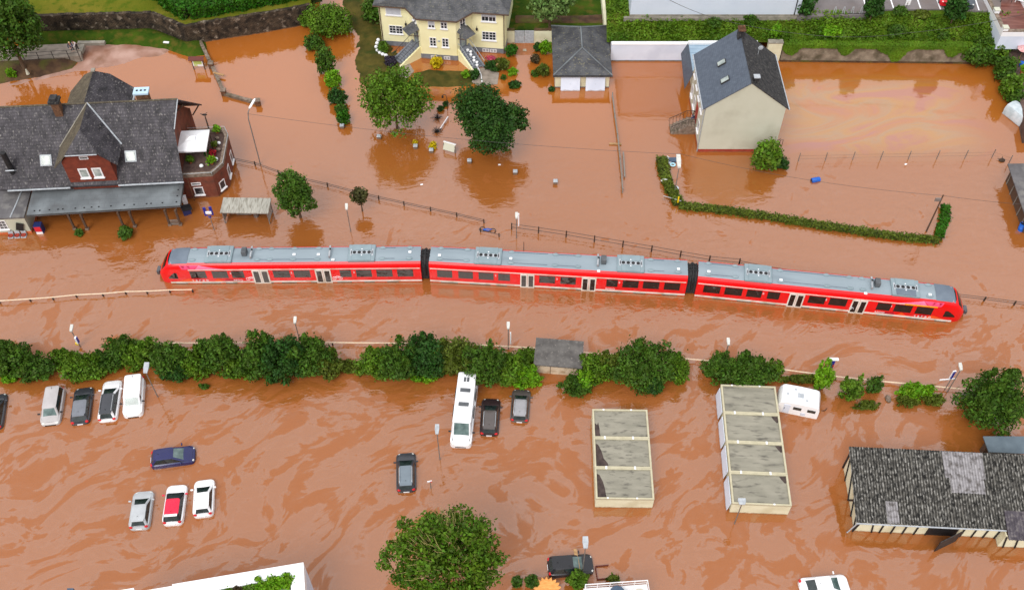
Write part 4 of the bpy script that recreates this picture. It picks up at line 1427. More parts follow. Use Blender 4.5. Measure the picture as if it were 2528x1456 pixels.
# roof-terrace extension in brick with chamfered corners
tz = 3.2
fp = [sl_(x, y, 0) for x, y in ((446, 491), (463, 491), (541, 486), (568, 461), (580, 392))] + [sl_(556, 322, tz), sl_(440, 326, tz)]
fp = [(p.x, p.y) for p in fp]
fp[-1] = (SL - .76, fp[-2][1]); fp[0] = (SL - .76, fp[0][1])
b = MB(); b.prism(fp, -1.5, tz - .003); b.build("terrace_wall", M["brick_red"], t)
inner = grow(fp, -.38)
b = MB()
n = len(fp)
for i in range(n - 1):
    p, q_, r_, s_ = fp[i], fp[i + 1], inner[i + 1], inner[i]
    b.prism([p, q_, r_, s_], tz, tz + .42)
b.build("terrace_parapet", M["garden_stone"], t)
cxx, cyy = sum(p[0] for p in fp) / n, sum(p[1] for p in fp) / n
b = MB(); b.face([(cxx + (p[0] - cxx) * .95, cyy + (p[1] - cyy) * .95, tz + .01) for p in fp]); b.build("terrace_floor", M["deck"], t)
b = MB()
for i in range(n - 1):
    b.tube([(fp[i][0], fp[i][1], tz + .6), (fp[i + 1][0], fp[i + 1][1], tz + .6)], .03, 4)
    b.tube([(fp[i][0], fp[i][1], tz + .3), (fp[i][0], fp[i][1], tz + .6)], .03, 4)
b.build("terrace_rail", M["zinc"], t)
ln = hypot(fp[2][0] - fp[1][0], fp[2][1] - fp[1][1])
window(t, wallM(fp[1], fp[2], ln * .44, .55), 1.05, 1.15, 1, 1, frame=.1, glass="glass")
window(t, wallM(fp[1], fp[2], ln * .42, 2.0), 1.05, .42, 1, 1, frame=.1, glass="glass", sill=False)
ln = hypot(fp[3][0] - fp[2][0], fp[3][1] - fp[2][1])
window(t, wallM(fp[2], fp[3], ln * .5, .55), .85, 1.2, 1, 1, frame=.1, glass="glass")
for s_ in (.25, .75):
    ln = hypot(fp[4][0] - fp[3][0], fp[4][1] - fp[3][1])
    window(t, wallM(fp[3], fp[4], ln * s_, .6), .9, 1.5, 1, 1, frame=.12)
b = MB()
q = sl_(481, 494, 0)
b.tube([(q.x, q.y - .08, .0), (q.x, q.y - .08, tz + .3), (q.x - .5, q.y - .05, tz + .5)], .05, 5)
b.build("downpipe", M["chim_brick"], t)
def onterr(x, y, z=tz):
    return P(x, y, z)
c_ = thing("gazebo", onterr(474, 352, tz), "white square canopy tent on the brick roof terrace", "gazebo", rz=SRZ)
g0, g1 = P(442, 323, tz + 2.1) - c_.location, P(502, 374, tz + 2.1) - c_.location
gx0, gx1, gy0, gy1 = g0.x - .3, g1.x, g1.y, g0.y
gc = ((gx0 + gx1) / 2, (gy0 + gy1) / 2)
b = MB()
cs_ = [(gx0, gy0, 2.1), (gx1, gy0, 2.1), (gx1, gy1, 2.1), (gx0, gy1, 2.1)]
for i in range(4):
    b.face((cs_[i], cs_[(i + 1) % 4], (gc[0], gc[1], 2.55)))
    lo = [(p[0], p[1], 1.9) for p in (cs_[i], cs_[(i + 1) % 4])]
    b.face((cs_[i], lo[0], lo[1], cs_[(i + 1) % 4]))
b.build("canopy", M["white"], c_)
b = MB()
for i in range(4):
    a = (gc[0] + .55 * ((-1, 1, 1, -1)[i]), gc[1] + .45 * ((-1, -1, 1, 1)[i]), 2.5)
    a2 = (gc[0] + .55 * ((1, 1, -1, -1)[i]), gc[1] + .45 * ((-1, 1, 1, -1)[i]), 2.5)
    b.face((a, a2, (gc[0], gc[1], 2.75)))
b.build("vent_cap", M["white"], c_)
for x, y in ((gx0 + .1, gy0 + .1), (gx1 - .1, gy0 + .1), (gx1 - .1, gy1 - .1), (gx0 + .1, gy1 - .1)):
    b = MB(); b.bb(x - .05, x + .05, y - .05, y + .05, 0, 2.0); b.build("leg", M["wood_dark"], c_)
c_ = thing("weathervane", onterr(515, 316, tz + .4), "dark post with a bird figure at the back of the roof terrace", "ornament")
b = MB(); b.tube([(0, 0, 0), (0, 0, 1.7)], .1, 6, r1=.07); b.build("post", M["wood_dark"], c_)
b = MB(); b.ell((0, 0, 1.95), (.3, .1, .14)); b.tube([(.15, 0, 2.0), (.26, 0, 2.25), (.4, 0, 2.28)], .05, 5, r1=.02); b.tube([(-.2, 0, 1.95), (-.45, 0, 2.1)], .07, 5, r1=.03); b.build("bird_figure", M["dark_metal"], c_)
for k, (x, y, s_, mm, lb) in enumerate(((537, 328, .55, "leaf_bright", "leafy green plant at the back corner of the roof terrace"), (471, 402, .5, "leaf_mid", "green plant pot behind the front parapet of the roof terrace, left"), (524, 405, .6, "leaf_bright", "bright green plant in the front right curve of the roof terrace"), (513, 385, .38, "leaf_deep", "small dark shrub in the middle of the terrace floor"), (527, 386, .45, "leaf_red", "dark red potted plant on the roof terrace"), (452, 318, .7, "leaf_dark", "dark climbing plant at the brick gable end of the station"), (530, 364, .4, "leaf_olive", "low olive plant beside the right terrace parapet"))):
    p_ = thing("potted_plant", onterr(x, y, tz + .02), lb, "plant", "plants on the roof terrace")
    V, Q = crown(300 + k, (s_, s_, s_ * .9), int(260 * s_ / .5), .16, 7, .5, c=(0, 0, s_ * .8 + .15))
    np_mesh("foliage", V, Q, M[mm], p_)
    b = MB(); b.rings([[(r_ * cos(a), r_ * sin(a), z) for a in [i * pi / 4 for i in range(8)]] for z, r_ in ((0, .16), (.3, .24))]); b.build("pot", M["terracotta"], p_)
for k, (x, y) in enumerate(((498, 412), (512, 409), (541, 356), (540, 372), (535, 396), (537, 344))):
    b = MB(); b.ell((0, 0, .16), (rnd.uniform(.2, .32), rnd.uniform(.18, .3), .2), 7, 5)
    tag(b.build("stone", M["white" if k in (0, 2, 4) else "garden_stone"], loc=onterr(x, y, tz)), "pale rounded stone lining the inside of the terrace parapet", "stone", "stones along the terrace parapet")
c_ = thing("deck_chair", onterr(511, 356, tz), "folded dark garden chair beside the white gazebo", "chair")
b = MB(); b.box((0, 0, .4), (.5, .55, .06)); b.build("seat", M["wood_dark"], c_)
b = MB(); b.box((0, .35, .75), (.5, .06, .75), rx=-.3); b.build("backrest", M["wood_dark"], c_)
for x in (-.22, .22):
    for y in (-.22, .25):
        b = MB(); b.bb(x - .03, x + .03, y - .03, y + .03, 0, .39); b.build("leg", M["wood_dark"], c_)

# ------------------------------------------------------------------ platform shelter
q0, q1 = P(557, 548, 0), P(668, 549, 0)
t = thing("bus_shelter", (q0 + q1) / 2, "weathered open waiting shelter with pale flat roof left of the round tree", "shelter", rz=-.02)
hw = (q1 - q0).x / 2 + .05
b = MB(); b.slab([(-hw - .1, -.35, 1.85), (hw + .1, -.35, 1.85), (hw + .1, 1.75, 2.0), (-hw - .1, 1.75, 2.0)], .14); b.build("roof", mat("shelter_roof", sc(150, 148, 138), sc(178, 176, 166), scale=3, rough=.8, stretch=(3, .4, 1), c3=sc(118, 112, 100), scale3=2.5), t)
for x in (-hw + .08, hw - .08):
    for y in (-.2, 1.55):
        b = MB(); b.bb(x - .05, x + .05, y - .05, y + .05, -.8, 1.8); b.build("post", M["pole"], t)
b = MB(); b.bb(-hw + .13, hw - .13, 1.52, 1.58, .25, 1.65); b.build("back_panel", M["pole"], t)
for x in (-hw + .08, hw - .08):
    b = MB(); b.bb(x - .02, x + .02, -.1, 1.45, .3, 1.6); b.build("side_panel", M["glass_pale"], t)
b = MB(); b.bb(-1.4, .2, .95, 1.3, .12, .2); b.bb(-1.4, .2, 1.32, 1.38, .2, .6); b.build("bench", M["pole"], t)
c_ = thing("litter_bin", (q0 + q1) / 2 + Vector((.75, .9, 0)), "grey round litter bin inside the waiting shelter", "bin")
b = MB(); b.tube([(0, 0, -.4), (0, 0, .7)], .28, 10); b.build("body", M["pole"], c_)
b = MB(); b.tube([(0, 0, .703), (0, 0, .76)], .31, 10); b.build("rim", M["dark_metal"], c_)

# ------------------------------------------------------------------ concrete shed in the hedge
q0, q1 = P(1320, 919, 0), P(1432, 928, 0)
t = thing("shed", q0, "cream concrete hut with crumbling grey felt roof among the hedge bushes", "shed", rz=atan2(q1.y - q0.y, q1.x - q0.x))
ln = (q1 - q0).length
b = MB(); b.bb(0.06, ln - .06, 0, 2.6, -.6, 1.62); b.build("wall", mat("shed_wall", sc(206, 186, 160), sc(222, 204, 178), scale=.8, rough=.9, c3=sc(186, 160, 130), scale3=1.2), t)
b = MB(); b.bb(1.48, 1.53, -.012, 0.01, -.3, 1.55); b.build("joint", M["soil"], t)
b = MB(); b.slab([(-.12, -.28, 1.72), (ln + .12, -.28, 1.72), (ln + .12, 2.8, 1.9), (-.12, 2.8, 1.9)], .14); b.build("roof", mat("shed_felt", sc(82, 79, 77), sc(104, 101, 98), scale=1.4, rough=.9, c3=sc(134, 128, 122), scale3=4.5, t3=(.6, .72)), t)

# ------------------------------------------------------------------ rows of flat-roofed garages
def conc_roof(nm, dark):
    return mat(nm, sc(134, 131, 118), sc(152, 148, 134), scale=.9, rough=.9, detail=8, stretch=(.6, 2.0, 1), c3=sc(96, 93, 85), scale3=2.2 if not dark else 1.3, t3=(.54, .72), bump=.2)
def garage_row(px, n, z, label, rim_name, dark, doors_left):
    c0, c1, c2, c3 = [P(x, y, z) for x, y in px]        # back left, back right, front right, front left
    t = thing("garage_row", (c3.x, c3.y, 0), label, "garage", rz=atan2(c2.y - c3.y, c2.x - c3.x))
    Wd = ((c1 - c0).length + (c2 - c3).length) / 2
    Ln = ((c0 - c3).length + (c1 - c2).length) / 2
    roofm = conc_roof("concrete_roof", dark)
    u = Ln / n
    for k in range(n):
        y0, y1 = k * u, (k + 1) * u
        b = MB(); b.bb(0.02, Wd - .02, y0 + .01, y1 - .01, -1.2, z - .25)
        un = b.build("garage_unit", M["cream2"], t)
        b = MB(); b.face([(.16, y0 + .15, z - .12), (Wd - .16, y0 + .15, z - .12), (Wd - .16, y1 - .15, z - .12), (.16, y1 - .15, z - .12)])
        b.build("roof", roofm, un)
        b = MB()
        b.bb(0, .16, y0 + .008, y1 - .008, z - .25, z)
        b.bb(Wd - .16, Wd, y0 + .008, y1 - .008, z - .25, z)
        b.bb(.16, Wd - .16, y0 + .008, y0 + .15, z - .25, z)
        b.bb(.16, Wd - .16, y1 - .15, y1 - .008, z - .25, z)
        b.build("rim", M[rim_name], un)
        b = MB()
        for x in (.8 * 1.3, Wd - 1.5):
            b.bb(x - .08, x + .08, y0 + .008, y0 + .15, z + .003, z + .03)
            b.bb(x - .08, x + .08, y1 - .15, y1 - .008, z + .003, z + .03)
        b.build("clip", M["white"], un)
        if dark == 0:
            s_ = MB()
            pts = [(.17, y0 + .17), (1.25 - .3 * (k != 1) - .25 * (k == 2), y0 + .17), (1.2 - .3 * (k != 1) - .3 * (k == 2), y0 + .5), (.85 - .25 * (k == 2), y0 + 1.0), (.7 - .2 * (k == 2), y0 + 1.7), (.4, y0 + 2.4 - 1.0 * (k == 2)), (.17, y0 + 2.5 - .9 * (k == 2))]
            s_.face([(p[0], p[1], z - .112) for p in pts])
            s_.build("tar_patch", M["soil_dark"], un)
        else:
            s_ = MB()
            a = [(Wd - .17, y1 - .2), (Wd - .75, y1 - .2), (Wd - .6, y1 - .5), (Wd - .3, y1 - .9), (Wd - .17, y1 - .8)]
            s_.face([(p[0], p[1], z - .112) for p in a][::-1])
            if k in (0, 1, 2):
                s_.build("damp_patch", M["soil_dark"], un)
        if doors_left:
            b = MB()
            b.add([(-.02, y0 + .2, z - .35), (-.02, y1 - .2, z - .35), (-.22 - .08 * (k % 2), y1 - .2, -.3), (-.22 - .08 * (k % 2), y0 + .2, -.3), (-.08, y0 + .2, z - .35), (-.08, y1 - .2, z - .35), (-.3, y1 - .2, -.3), (-.3, y0 + .2, -.3)],
                  [(0, 1, 2, 3), (7, 6, 5, 4), (0, 4, 5, 1), (1, 5, 6, 2), (2, 6, 7, 3), (3, 7, 4, 0)])
            b.build("door", M["white_wall"], un)
    return t
M["soil_dark"] = mat("tar", sc(58, 48, 46), sc(80, 68, 64), scale=3, rough=.95)
M["rim_cream"] = mat("rim_cream", sc(184, 177, 150), sc(198, 191, 164), scale=2, rough=.9)
garage_row([(1477, 1007), (1612, 1013), (1617, 1232), (1471, 1230)], 3, 1.65, "row of three cream flat-roofed garages with tar patches on the left edge", "rim_cream", 0, False)
garage_row([(1784, 949), (1922, 953), (1952, 1248), (1808, 1242)], 4, 1.7, "row of four cream flat-roofed garages beside the white caravan", "rim_cream", 1, True)

# ------------------------------------------------------------------ timber-framed barn with corrugated roof
q0, q1 = P(2117, 1287, 2.25), P(2485, 1305, 2.25)
t = thing("barn", (q0.x, q0.y, 0), "long timber framed barn with black lichen covered corrugated roof", "barn", rz=atan2(q1.y - q0.y, q1.x - q0.x))
BL, BD, zf, zb = (q1 - q0).length, 6.25, 2.25, 3.55
corr = mat("corrugated", sc(34, 33, 31), sc(118, 115, 108), scale=1.5, rough=.9, c3=sc(158, 156, 150), scale3=2.2, t3=(.51, .64), lo=.38, hi=.66, detail=9, stretch=(3.0, 1.5, 1), wave=(.24, .16, 0))
corr_new = mat("corrugated_new", sc(150, 147, 150), sc(170, 167, 169), scale=3, rough=.7, c3=sc(98, 93, 91), scale3=2.4, t3=(.47, .68), wave=(.24, .6, 0))
corr_dark = mat("corrugated_panel", sc(70, 64, 72), sc(92, 86, 94), scale=2, rough=.6, c3=sc(118, 112, 112), scale3=4, wave=(.24, .7, 0))
def corrsheet(b, x0, x1, y0, y1, pitch=.24, amp=.045, lift=0.0):
    ns = int((x1 - x0) / pitch * 6)
    zz_ = lambda y: zf + (zb - zf) * y / BD
    xs = np.linspace(x0, x1, ns + 1)
    zo = np.cos(xs * 2 * pi / pitch) * amp + lift
    vs = [(x, y, zz_(y) + o) for y in (y0, y1) for x, o in zip(xs, zo)]
    b.add(vs, [(i, i + 1, ns + 2 + i, ns + 1 + i) for i in range(ns)])
    vs = [(x, y, zz_(y) + o - .05) for y in (y0, y1) for x, o in zip(xs, zo)]
    b.add(vs, [(i + 1, i, ns + 1 + i, ns + 2 + i) for i in range(ns)])
    b.add([(xs[i], y, zz_(y) + zo[i] - d_) for y in (y0,) for d_ in (0, .05) for i in range(ns + 1)], [(i, i + 1, ns + 2 + i, ns + 1 + i) for i in range(ns)])
b = MB()
corrsheet(b, -.1, BL, -.05, 1.9, lift=.0); corrsheet(b, -.1, BL, 1.85, 4.15, lift=.03); corrsheet(b, -.1, BL + 3.0, 4.1, BD + .25, lift=.06)
corrsheet(b, BL + .01, BL + 3.0, 1.55, 4.15, lift=.032)
ro = b.build("roof", corr, t, smooth=60, recalc=False)
b = MB(); corrsheet(b, 7.9, 11.4, 4.12, BD + .2, lift=.085); corrsheet(b, 8.3, 11.2, 2.85, 4.2, lift=.07)
r2_ = b.build("roof_patch", corr_new, ro, smooth=60, recalc=False); r2_["label"] = "newer pale grey corrugated sheets"
b = MB(); corrsheet(b, 2.55, 3.55, -.02, 1.85, lift=.035); r2_ = b.build("roof_patch", corr_new, ro, smooth=60, recalc=False); r2_["label"] = "single pale sheet at the eave"
b = MB(); corrsheet(b, BL + .02, BL + 3.0, -.9, 1.6, lift=.02); b.build("lean_roof", corr_dark, t, smooth=60, recalc=False)
b = MB()
b.bb(.4, BL - .1, .25, .35, -1, zf - .02); b.bb(BL, BL + 3, -.55, -.45, -1, zf - .2)
b.add([(.3, .25, -1), (.3, BD, -1), (.3, BD, zb - .1), (.3, .25, zf + 0), (.42, .25, -1), (.42, BD, -1), (.42, BD, zb - .1), (.42, .25, zf + 0)], [(0, 1, 2, 3), (7, 6, 5, 4), (0, 3, 7, 4), (1, 5, 6, 2)])
b.bb(.42, BL + 3, BD - .1, BD, -1, zb - .1)
b.bb(BL - .1, BL, -.55, .35, -1, zf - .2)
b.build("wall", M["cream2"], t)
def beam(p, q_, wd=.14):
    b = MB(); b.tube([Vector(p), Vector(q_)], wd / 1.6, 4); b.build("beam", M["black"], t)
for k in range(13):
    x = .5 + k * (BL - .7) / 12
    if not 6.4 < x < 8.9:
        beam((x + .35 * (k < 2) * (1 if k else -1), .22, -.2), (x, .22, zf - .1))
beam((.27, .3, -.1), (.27, 1.4, zf + .2)); beam((.27, 1.6, -.1), (.27, 3.0, 2.7)); beam((.27, 3.2, .0), (.27, 5.2, 3.2)); beam((.27, 5.1, -.1), (.27, 6.3, 3.3)); beam((.27, 3.2, 0), (.27, 1.9, 2.5)); beam((.27, 6.45, -.3), (.27, 6.45, 3.4))
beam((BL + .4, -.58, -.2), (BL - .0, -.58, 1.9)); beam((BL + 1.4, -.58, -.2), (BL + 1.0, -.58, 1.9))
b = MB(); b.tube([(-.1, -.12, zf - .1), (BL, -.12, zf - .1)], .07, 6); b.tube([(.0, -.12, zf - .12), (-.35, -.02, .2), (-.4, .3, -.2)], .06, 6); b.build("gutter", M["zinc"], t)
b = MB(); b.box((7.9, -.75, .5), (2.3, .08, 2.6), rz=radians(28)); b.build("door", M["dark_metal"], t)
b = MB(); b.bb(6.5, 8.9, .22, .247, -.5, 1.9); b.build("doorway", M["black"], t)
q_ = P(2443, 1116, 2.0)
t2 = thing("lean_to", (q_.x, q_.y, 0), "flat grey roofed lean-to behind the right end of the barn", "shed")
b = MB(); b.slab([(0, .1, 1.9), (4, -.1, 1.9), (4, 1.6, 2.1), (-.15, 1.6, 2.1)], .12); b.build("roof", mat("lean_blue", sc(88, 102, 112), sc(102, 116, 126), scale=1, rough=.7), t2)
b = MB(); b.bb(.2, 3.8, .9, 1.4, -1, 1.8); b.build("wall", M["wood_dark"], t2)

# ------------------------------------------------------------------ white flat-roofed building at the bottom edge
hh = 6.0
pc = P(749, 1387, hh)
pl = P(425, 1441, hh)
t = thing("apartment_block", (pc.x, pc.y, 0), "bright white flat-roofed building with planted roof terrace at bottom left", "building", rz=atan2(pc.y - pl.y, pc.x - pl.x))
Lw = (pc - pl).length
b = MB()
b.bb(-Lw, 0, -8, 0, -1.5, hh - 1.15)
b.build("wall", M["white_wall"], t)
b = MB()
b.bb(-Lw, 0, -1.05, 0, hh - 1.147, hh); b.bb(-1.05, 0, -8, -1.053, hh - 1.147, hh)
b.build("parapet", M["white"], t)
b = MB(); b.bb(-Lw + .02, -1.07, -1.95, -1.07, hh - 1.14, hh - .65); b.build("planter", M["plinth_grey"], t)
b = MB(); b.bb(-3.6, -1.6, -3.4, -2.1, hh - 1.14, hh - .5); b.build("roof_light", M["glass"], t)
b = MB(); b.bb(-Lw - 5, -Lw - .003, -8, -.02, -1.5, hh - .25); b.bb(-Lw - 5, -Lw - 2.9, -1.0, .18, hh - .247, hh + .1); b.build("side_wing", M["white"], t)
def onroof(x, y, z):
    return P(x, y, z)
for k, (x, y, r_, mm, lb) in enumerate(((712, 1424, .75, "leaf_bright", "bright green roof shrub nearest the white parapet corner"), (682, 1430, .75, "leaf_bright", "second bright roof shrub from the white parapet corner"), (650, 1437, .72, "leaf_bright", "third bright roof shrub from the parapet corner"), (622, 1444, .6, "leaf_mid", "mid green shrub in the roof planter"), (596, 1450, .55, "leaf_brown", "brownish shrub in the roof planter"), (570, 1451, .5, "leaf_mid", "leftmost green shrub in the roof planter"))):
    p_ = thing("roof_shrub", onroof(x - 4, y + 11, hh - .65), lb, "shrub", "shrubs on the white roof")
    r_ *= 1.25
    V, Q = crown(400 + k, (r_, r_ * .75, r_ * .7), int(1500 * r_), .14, 14, .4, c=(0, -.1, r_ * .4))
    np_mesh("foliage", V, Q, M[mm], p_)
    b = MB(); b.tube([(0, -.1, -.3), (0, -.1, r_ * .5)], .05, 5); b.build("stem", M["bark"], p_)

# ------------------------------------------------------------------ stepped white house, top right corner
z5 = 5.4
A = [P(x, y, z5) for x, y in ((2434, -14), (2440, -2), (2457, 30), (2472, 63), (2478, 74), (2560, 74), (2640, 74))]
t = thing("terrace_house", (A[4].x, A[4].y, 0), "white stepped house with brown roof terrace in the top right corner", "house")
rel = lambda v: (v.x - A[4].x, v.y - A[4].y)
fp = [rel(A[0]), rel(A[2]), rel(A[4]), rel(A[6]), (rel(A[6])[0], rel(A[0])[1] + 4), (rel(A[0])[0], rel(A[0])[1] + 4)]
fp = fp[::1]
b = MB(); b.prism(fp, 2.5, z5 - 1.0); b.build("wall", M["white_wall"], t)
sh = [(p[0] + .35, p[1] + .9) for p in fp[1:3]]
b = MB(); b.prism([fp[0], fp[1], (fp[2][0] - .1, fp[2][1] + .6), (fp[3][0], fp[2][1] + 2.2), fp[4], fp[5]], -1, 2.497); b.build("lower_wall", M["white_wall"], t)
inn = grow(fp, -.5)
for i in (0, 1, 2):
    b = MB(); b.prism([fp[i], fp[i + 1], inn[i + 1], inn[i]], z5 - .997, z5 - (.35 if i != 1 else .3)); p_ = b.build("parapet", M["white"], t)
    b = MB(); b.prism([fp[i], fp[i + 1], inn[i + 1], inn[i]], z5 - .347 + (.05 if i == 1 else 0), z5 - .26); b.build("coping_tile", M["garden_stone"], p_)
for q_ in (fp[1], fp[2]):
    b = MB(); b.box((q_[0] + .3, q_[1] + .35, z5 - .45), (.6, .6, 1.1)); p_ = b.build("pillar", M["white"], t)
    b = MB(); b.box((q_[0] + .3, q_[1] + .35, z5 + .16), (.7, .7, .1)); b.build("pillar_cap", M["cream"], p_)
b = MB(); b.face([(p[0], p[1], z5 - .99) for p in inn]); b.build("terrace_floor", mat("wet_boards", sc(96, 46, 36), sc(130, 84, 72), scale=.9, rough=.35, spec=.5, stretch=(.5, 3, 1)), t)
b = MB(); b.bb(4.6, 9, 1.5, 8, z5 - .98, z5 + 2.2); b.build("upper_wall", M["white"], t)
c_ = thing("bench", P(2520, 8, z5 - 1), "slatted white bench on the roof terrace in the top right corner", "bench", rz=-.6)
b = MB()
for k in range(5):
    b.box((0, -.3 + .14 * k, .45), (1.5, .09, .04))
b.build("seat", M["white"], c_)
b = MB()
for k in range(3):
    b.box((0, .38, .6 + .14 * k), (1.5, .04, .09))
b.build("backrest", M["white"], c_)
for x in (-.65, .65):
    b = MB(); b.bb(x - .04, x + .04, -.3, .4, 0, .42); b.build("leg", M["white"], c_)
c_ = thing("table", P(2481, 3, z5 - 1), "grey white table on the brown roof terrace beside the parapet", "table")
b = MB(); b.bb(-.8, .8, -.4, .4, .7, .76); b.build("table_top", M["zinc"], c_)
for x in (-.7, .7):
    for y in (-.33, .33):
        b = MB(); b.bb(x - .03, x + .03, y - .03, y + .03, 0, .69); b.build("leg", M["dark_metal"], c_)
flat("patio", [(2470, 96), (2560, 90), (2640, 240), (2640, 330), (2535, 330), (2522, 260), (2498, 190)], M["deck"], 1.5, 2.5)
c_ = thing("parasol", P(2516, 146, 1.5), "closed-in pink patterned parasol on the brown patio", "parasol")
b = MB()
for i in range(8):
    a0, a1 = i * pi / 4, (i + 1) * pi / 4
    b.face(((0, 0, 2.0), (.8 * cos(a0), .8 * sin(a0), 1.55), (.8 * cos(a1), .8 * sin(a1), 1.55)))
b.build("canopy", mat("parasol_cloth", sc(226, 196, 196), sc(196, 120, 120), scale=6, rough=.8), c_)
b = MB(); b.tube([(0, 0, 0), (0, 0, 2.0)], .03, 6); b.build("pole", M["wood"], c_)
for k, (x, y, nm, mm, lb) in enumerate(((2520, 163, "water_butt", "blue_plastic", "small blue tub standing below the pink parasol"), (2498, 158, "paving_slab", "garden_stone", "loose square slab lying on the brown patio"), (2505, 122, "door_step", "garden_stone", "grey slab step at the white house wall"), (2502, 104, "folded_sunbed", "pale_blue", "pale blue folded sunbed leaning at the white house"))):
    b = MB()
    if nm == "water_butt":
        b.rings([[(r_ * cos(a), r_ * sin(a), z) for a in [i * pi / 4 for i in range(8)]] for z, r_ in ((0, .25), (.55, .3))])
    else:
        b.box((0, 0, .04 if k < 3 else .35), (.9, .8, .08 if k < 3 else .6), rz=-.2, rx=0 if k < 3 else .3)
    tag(b.build(nm, M[mm], loc=P(x, y, 1.5), bevel=.02), lb, nm.replace("_", " ").split()[-1])
c_ = thing("potted_plant", P(2522, 182, 1.5), "yellow green plant in terracotta pot on the patio edge", "plant")
V, Q = crown(77, (.6, .6, .6), 300, .16, 8, .45, c=(0, 0, .85)); np_mesh("foliage", V, Q, M["leaf_bright"], c_)
b = MB(); b.rings([[(r_ * cos(a), r_ * sin(a), z) for a in [i * pi / 5 for i in range(10)]] for z, r_ in ((0, .2), (.4, .3))]); b.build("pot", M["terracotta"], c_)
# silver covered frame below the patio
c_ = thing("covered_trailer", P(2520, 300, 0), "silver grey tarpaulin covered trailer at the right edge of the yard", "trailer", rz=radians(118))
b = MB()
pf = [(-.95, .1), (-.98, .9), (-.75, 1.35), (0, 1.5), (.75, 1.35), (.98, .9), (.95, .1)]
b.rings([[(x, y * (1 if abs(x) < 2 else .96), z) for y, z in pf] for x in (-2.1, -1.0, 0, 1.0, 2.1)])
b.build("tarpaulin", mat("tarp", sc(176, 190, 196), sc(206, 214, 220), scale=1.5, rough=.4, bump=.4, bscale=3), c_, smooth=30)
b = MB(); b.bb(-2.15, 2.15, -.9, .9, -.4, .1); b.build("bed", M["zinc"], c_)
for y in (-1, 1):
    b = MB(); b.tube([(0, .95 * y, -.3), (0, 1.1 * y, -.3)], .3, 12); b.build("wheel", M["rubber"], c_)

# ------------------------------------------------------------------ timber hut cut by the right edge
t = thing("hut", P(2528, 575, 0), "dark timber hut with ladder cut off by the right edge", "shed", rz=radians(-4))
b = MB(); b.bb(-.15, 4, 0, 8, -1, 1.9); b.build("wall", M["wood_dark"], t)
b = MB(); b.slab([(-.5, -.3, 2.0), (4, -.3, 2.4), (4, 8.6, 2.4), (-.5, 8.6, 2.0)], .12); b.build("roof", M["felt_dark"], t)
for k in range(5):
    b = MB(); b.tube([(-.2, 1 + 1.6 * k, -.6), (-.2, 1 + 1.6 * k, 1.9)], .06, 4); b.build("post", M["wood_grey"], t)
c_ = thing("ladder", P(2512, 472, 0), "pale wooden ladder leaning against the dark timber hut", "ladder", rz=radians(-35))
b = MB()
for x in (-.25, .25):
    b.tube([(x, 0, -.3), (x, 1.7, 2.0)], .035, 4)
b.build("rail", M["wood"], c_)
b = MB()
for k in range(8):
    f_ = (k + .7) / 8.5
    b.tube([(-.25, 1.7 * f_, -.3 + 2.3 * f_), (.25, 1.7 * f_, -.3 + 2.3 * f_)], .025, 4)
b.build("rung", M["wood"], c_)
# ------------------------------------------------------------------ red three-car train
M["train_red"] = mat("train_red", (.82, .0015, .004, 1), (.9, .002, .006, 1), scale=.5, rough=.3, spec=.5)
M["train_roof"] = mat("train_roof", sc(134, 148, 157), sc(148, 162, 170), scale=.35, rough=.5, stretch=(.3, 1.5, 1), c3=sc(124, 137, 146), scale3=.5)
M["train_roof_light"] = mat("train_roof_light", sc(170, 176, 182), sc(184, 190, 194), scale=.6, rough=.5)
M["cab_roof"] = mat("cab_roof", sc(98, 110, 124), sc(112, 124, 137), scale=.8, rough=.45)
M["train_white"] = mat("train_white", sc(226, 220, 210), sc(238, 234, 226), scale=1.2, rough=.45, c3=sc(196, 184, 164), scale3=.8)
M["unit_grey"] = mat("unit_grey", sc(128, 145, 152), sc(140, 157, 164), scale=1, rough=.5)
M["skirt"] = mat("skirt", sc(76, 80, 84), sc(100, 104, 108), scale=1.5, rough=.7)
M["train_glass"] = mat("train_glass", sc(20, 14, 14), sc(42, 32, 30), scale=1.5, rough=.06, spec=.5)
for nm, c in (("pink", (232, 78, 122)), ("rose", (228, 120, 158)), ("crimson", (176, 18, 44)), ("orange_red", (238, 84, 30)), ("gold", (246, 176, 24))):
    plain("livery_" + nm, c, .35)
HW = 1.375
PROF = [(HW - .06, -.9), (HW - .03, .02), (HW, .12), (HW, 1.3), (HW, 2.25), (HW - .05, 2.5), (HW - .14, 2.68), (HW - .26, 2.8), (HW - .37, 2.85), (HW - .7, 2.93), (0, 2.97)]
def prof_ring(x, ws=1.0, zs=1.0, off=0.0, zlo=None):
    pts = [(-p[0], p[1]) for p in PROF] + [(p[0], p[1]) for p in PROF[-2::-1]]
    return [(x, y * ws, (z * zs if z > 0 else z)) for y, z in pts]
NP = len(PROF) * 2 - 1

train = None
lines = [((410, 699), (1042, 693.5)), ((1062, 694), (1690, 729)), ((1714, 730.5), (2363, 796))]
A0, B0 = P(*lines[1][0], .12), P(*lines[1][1], .12)
train = thing("train", (0, 0, 0), "red three-car regional train standing in the flood with grey roofs", "train")
tc_ = (A0 + B0) / 2 + Vector((0, HW, 0))
train.location = (tc_.x, tc_.y, 0)
def nose_s(d):
    """width and height scale of the nose section d metres behind its tip"""
    tbl = [(0.0, .50, .34), (.12, .66, .44), (.35, .80, .56), (.7, .90, .74), (1.1, .955, .90), (1.6, .985, .975), (2.4, 1.0, 1.0)]
    for (d0, w0, h0), (d1, w1, h1) in zip(tbl, tbl[1:]):
        if d <= d1:
            f = (d - d0) / (d1 - d0)
            return w0 + (w1 - w0) * f, h0 + (h1 - h0) * f
    return 1.0, 1.0

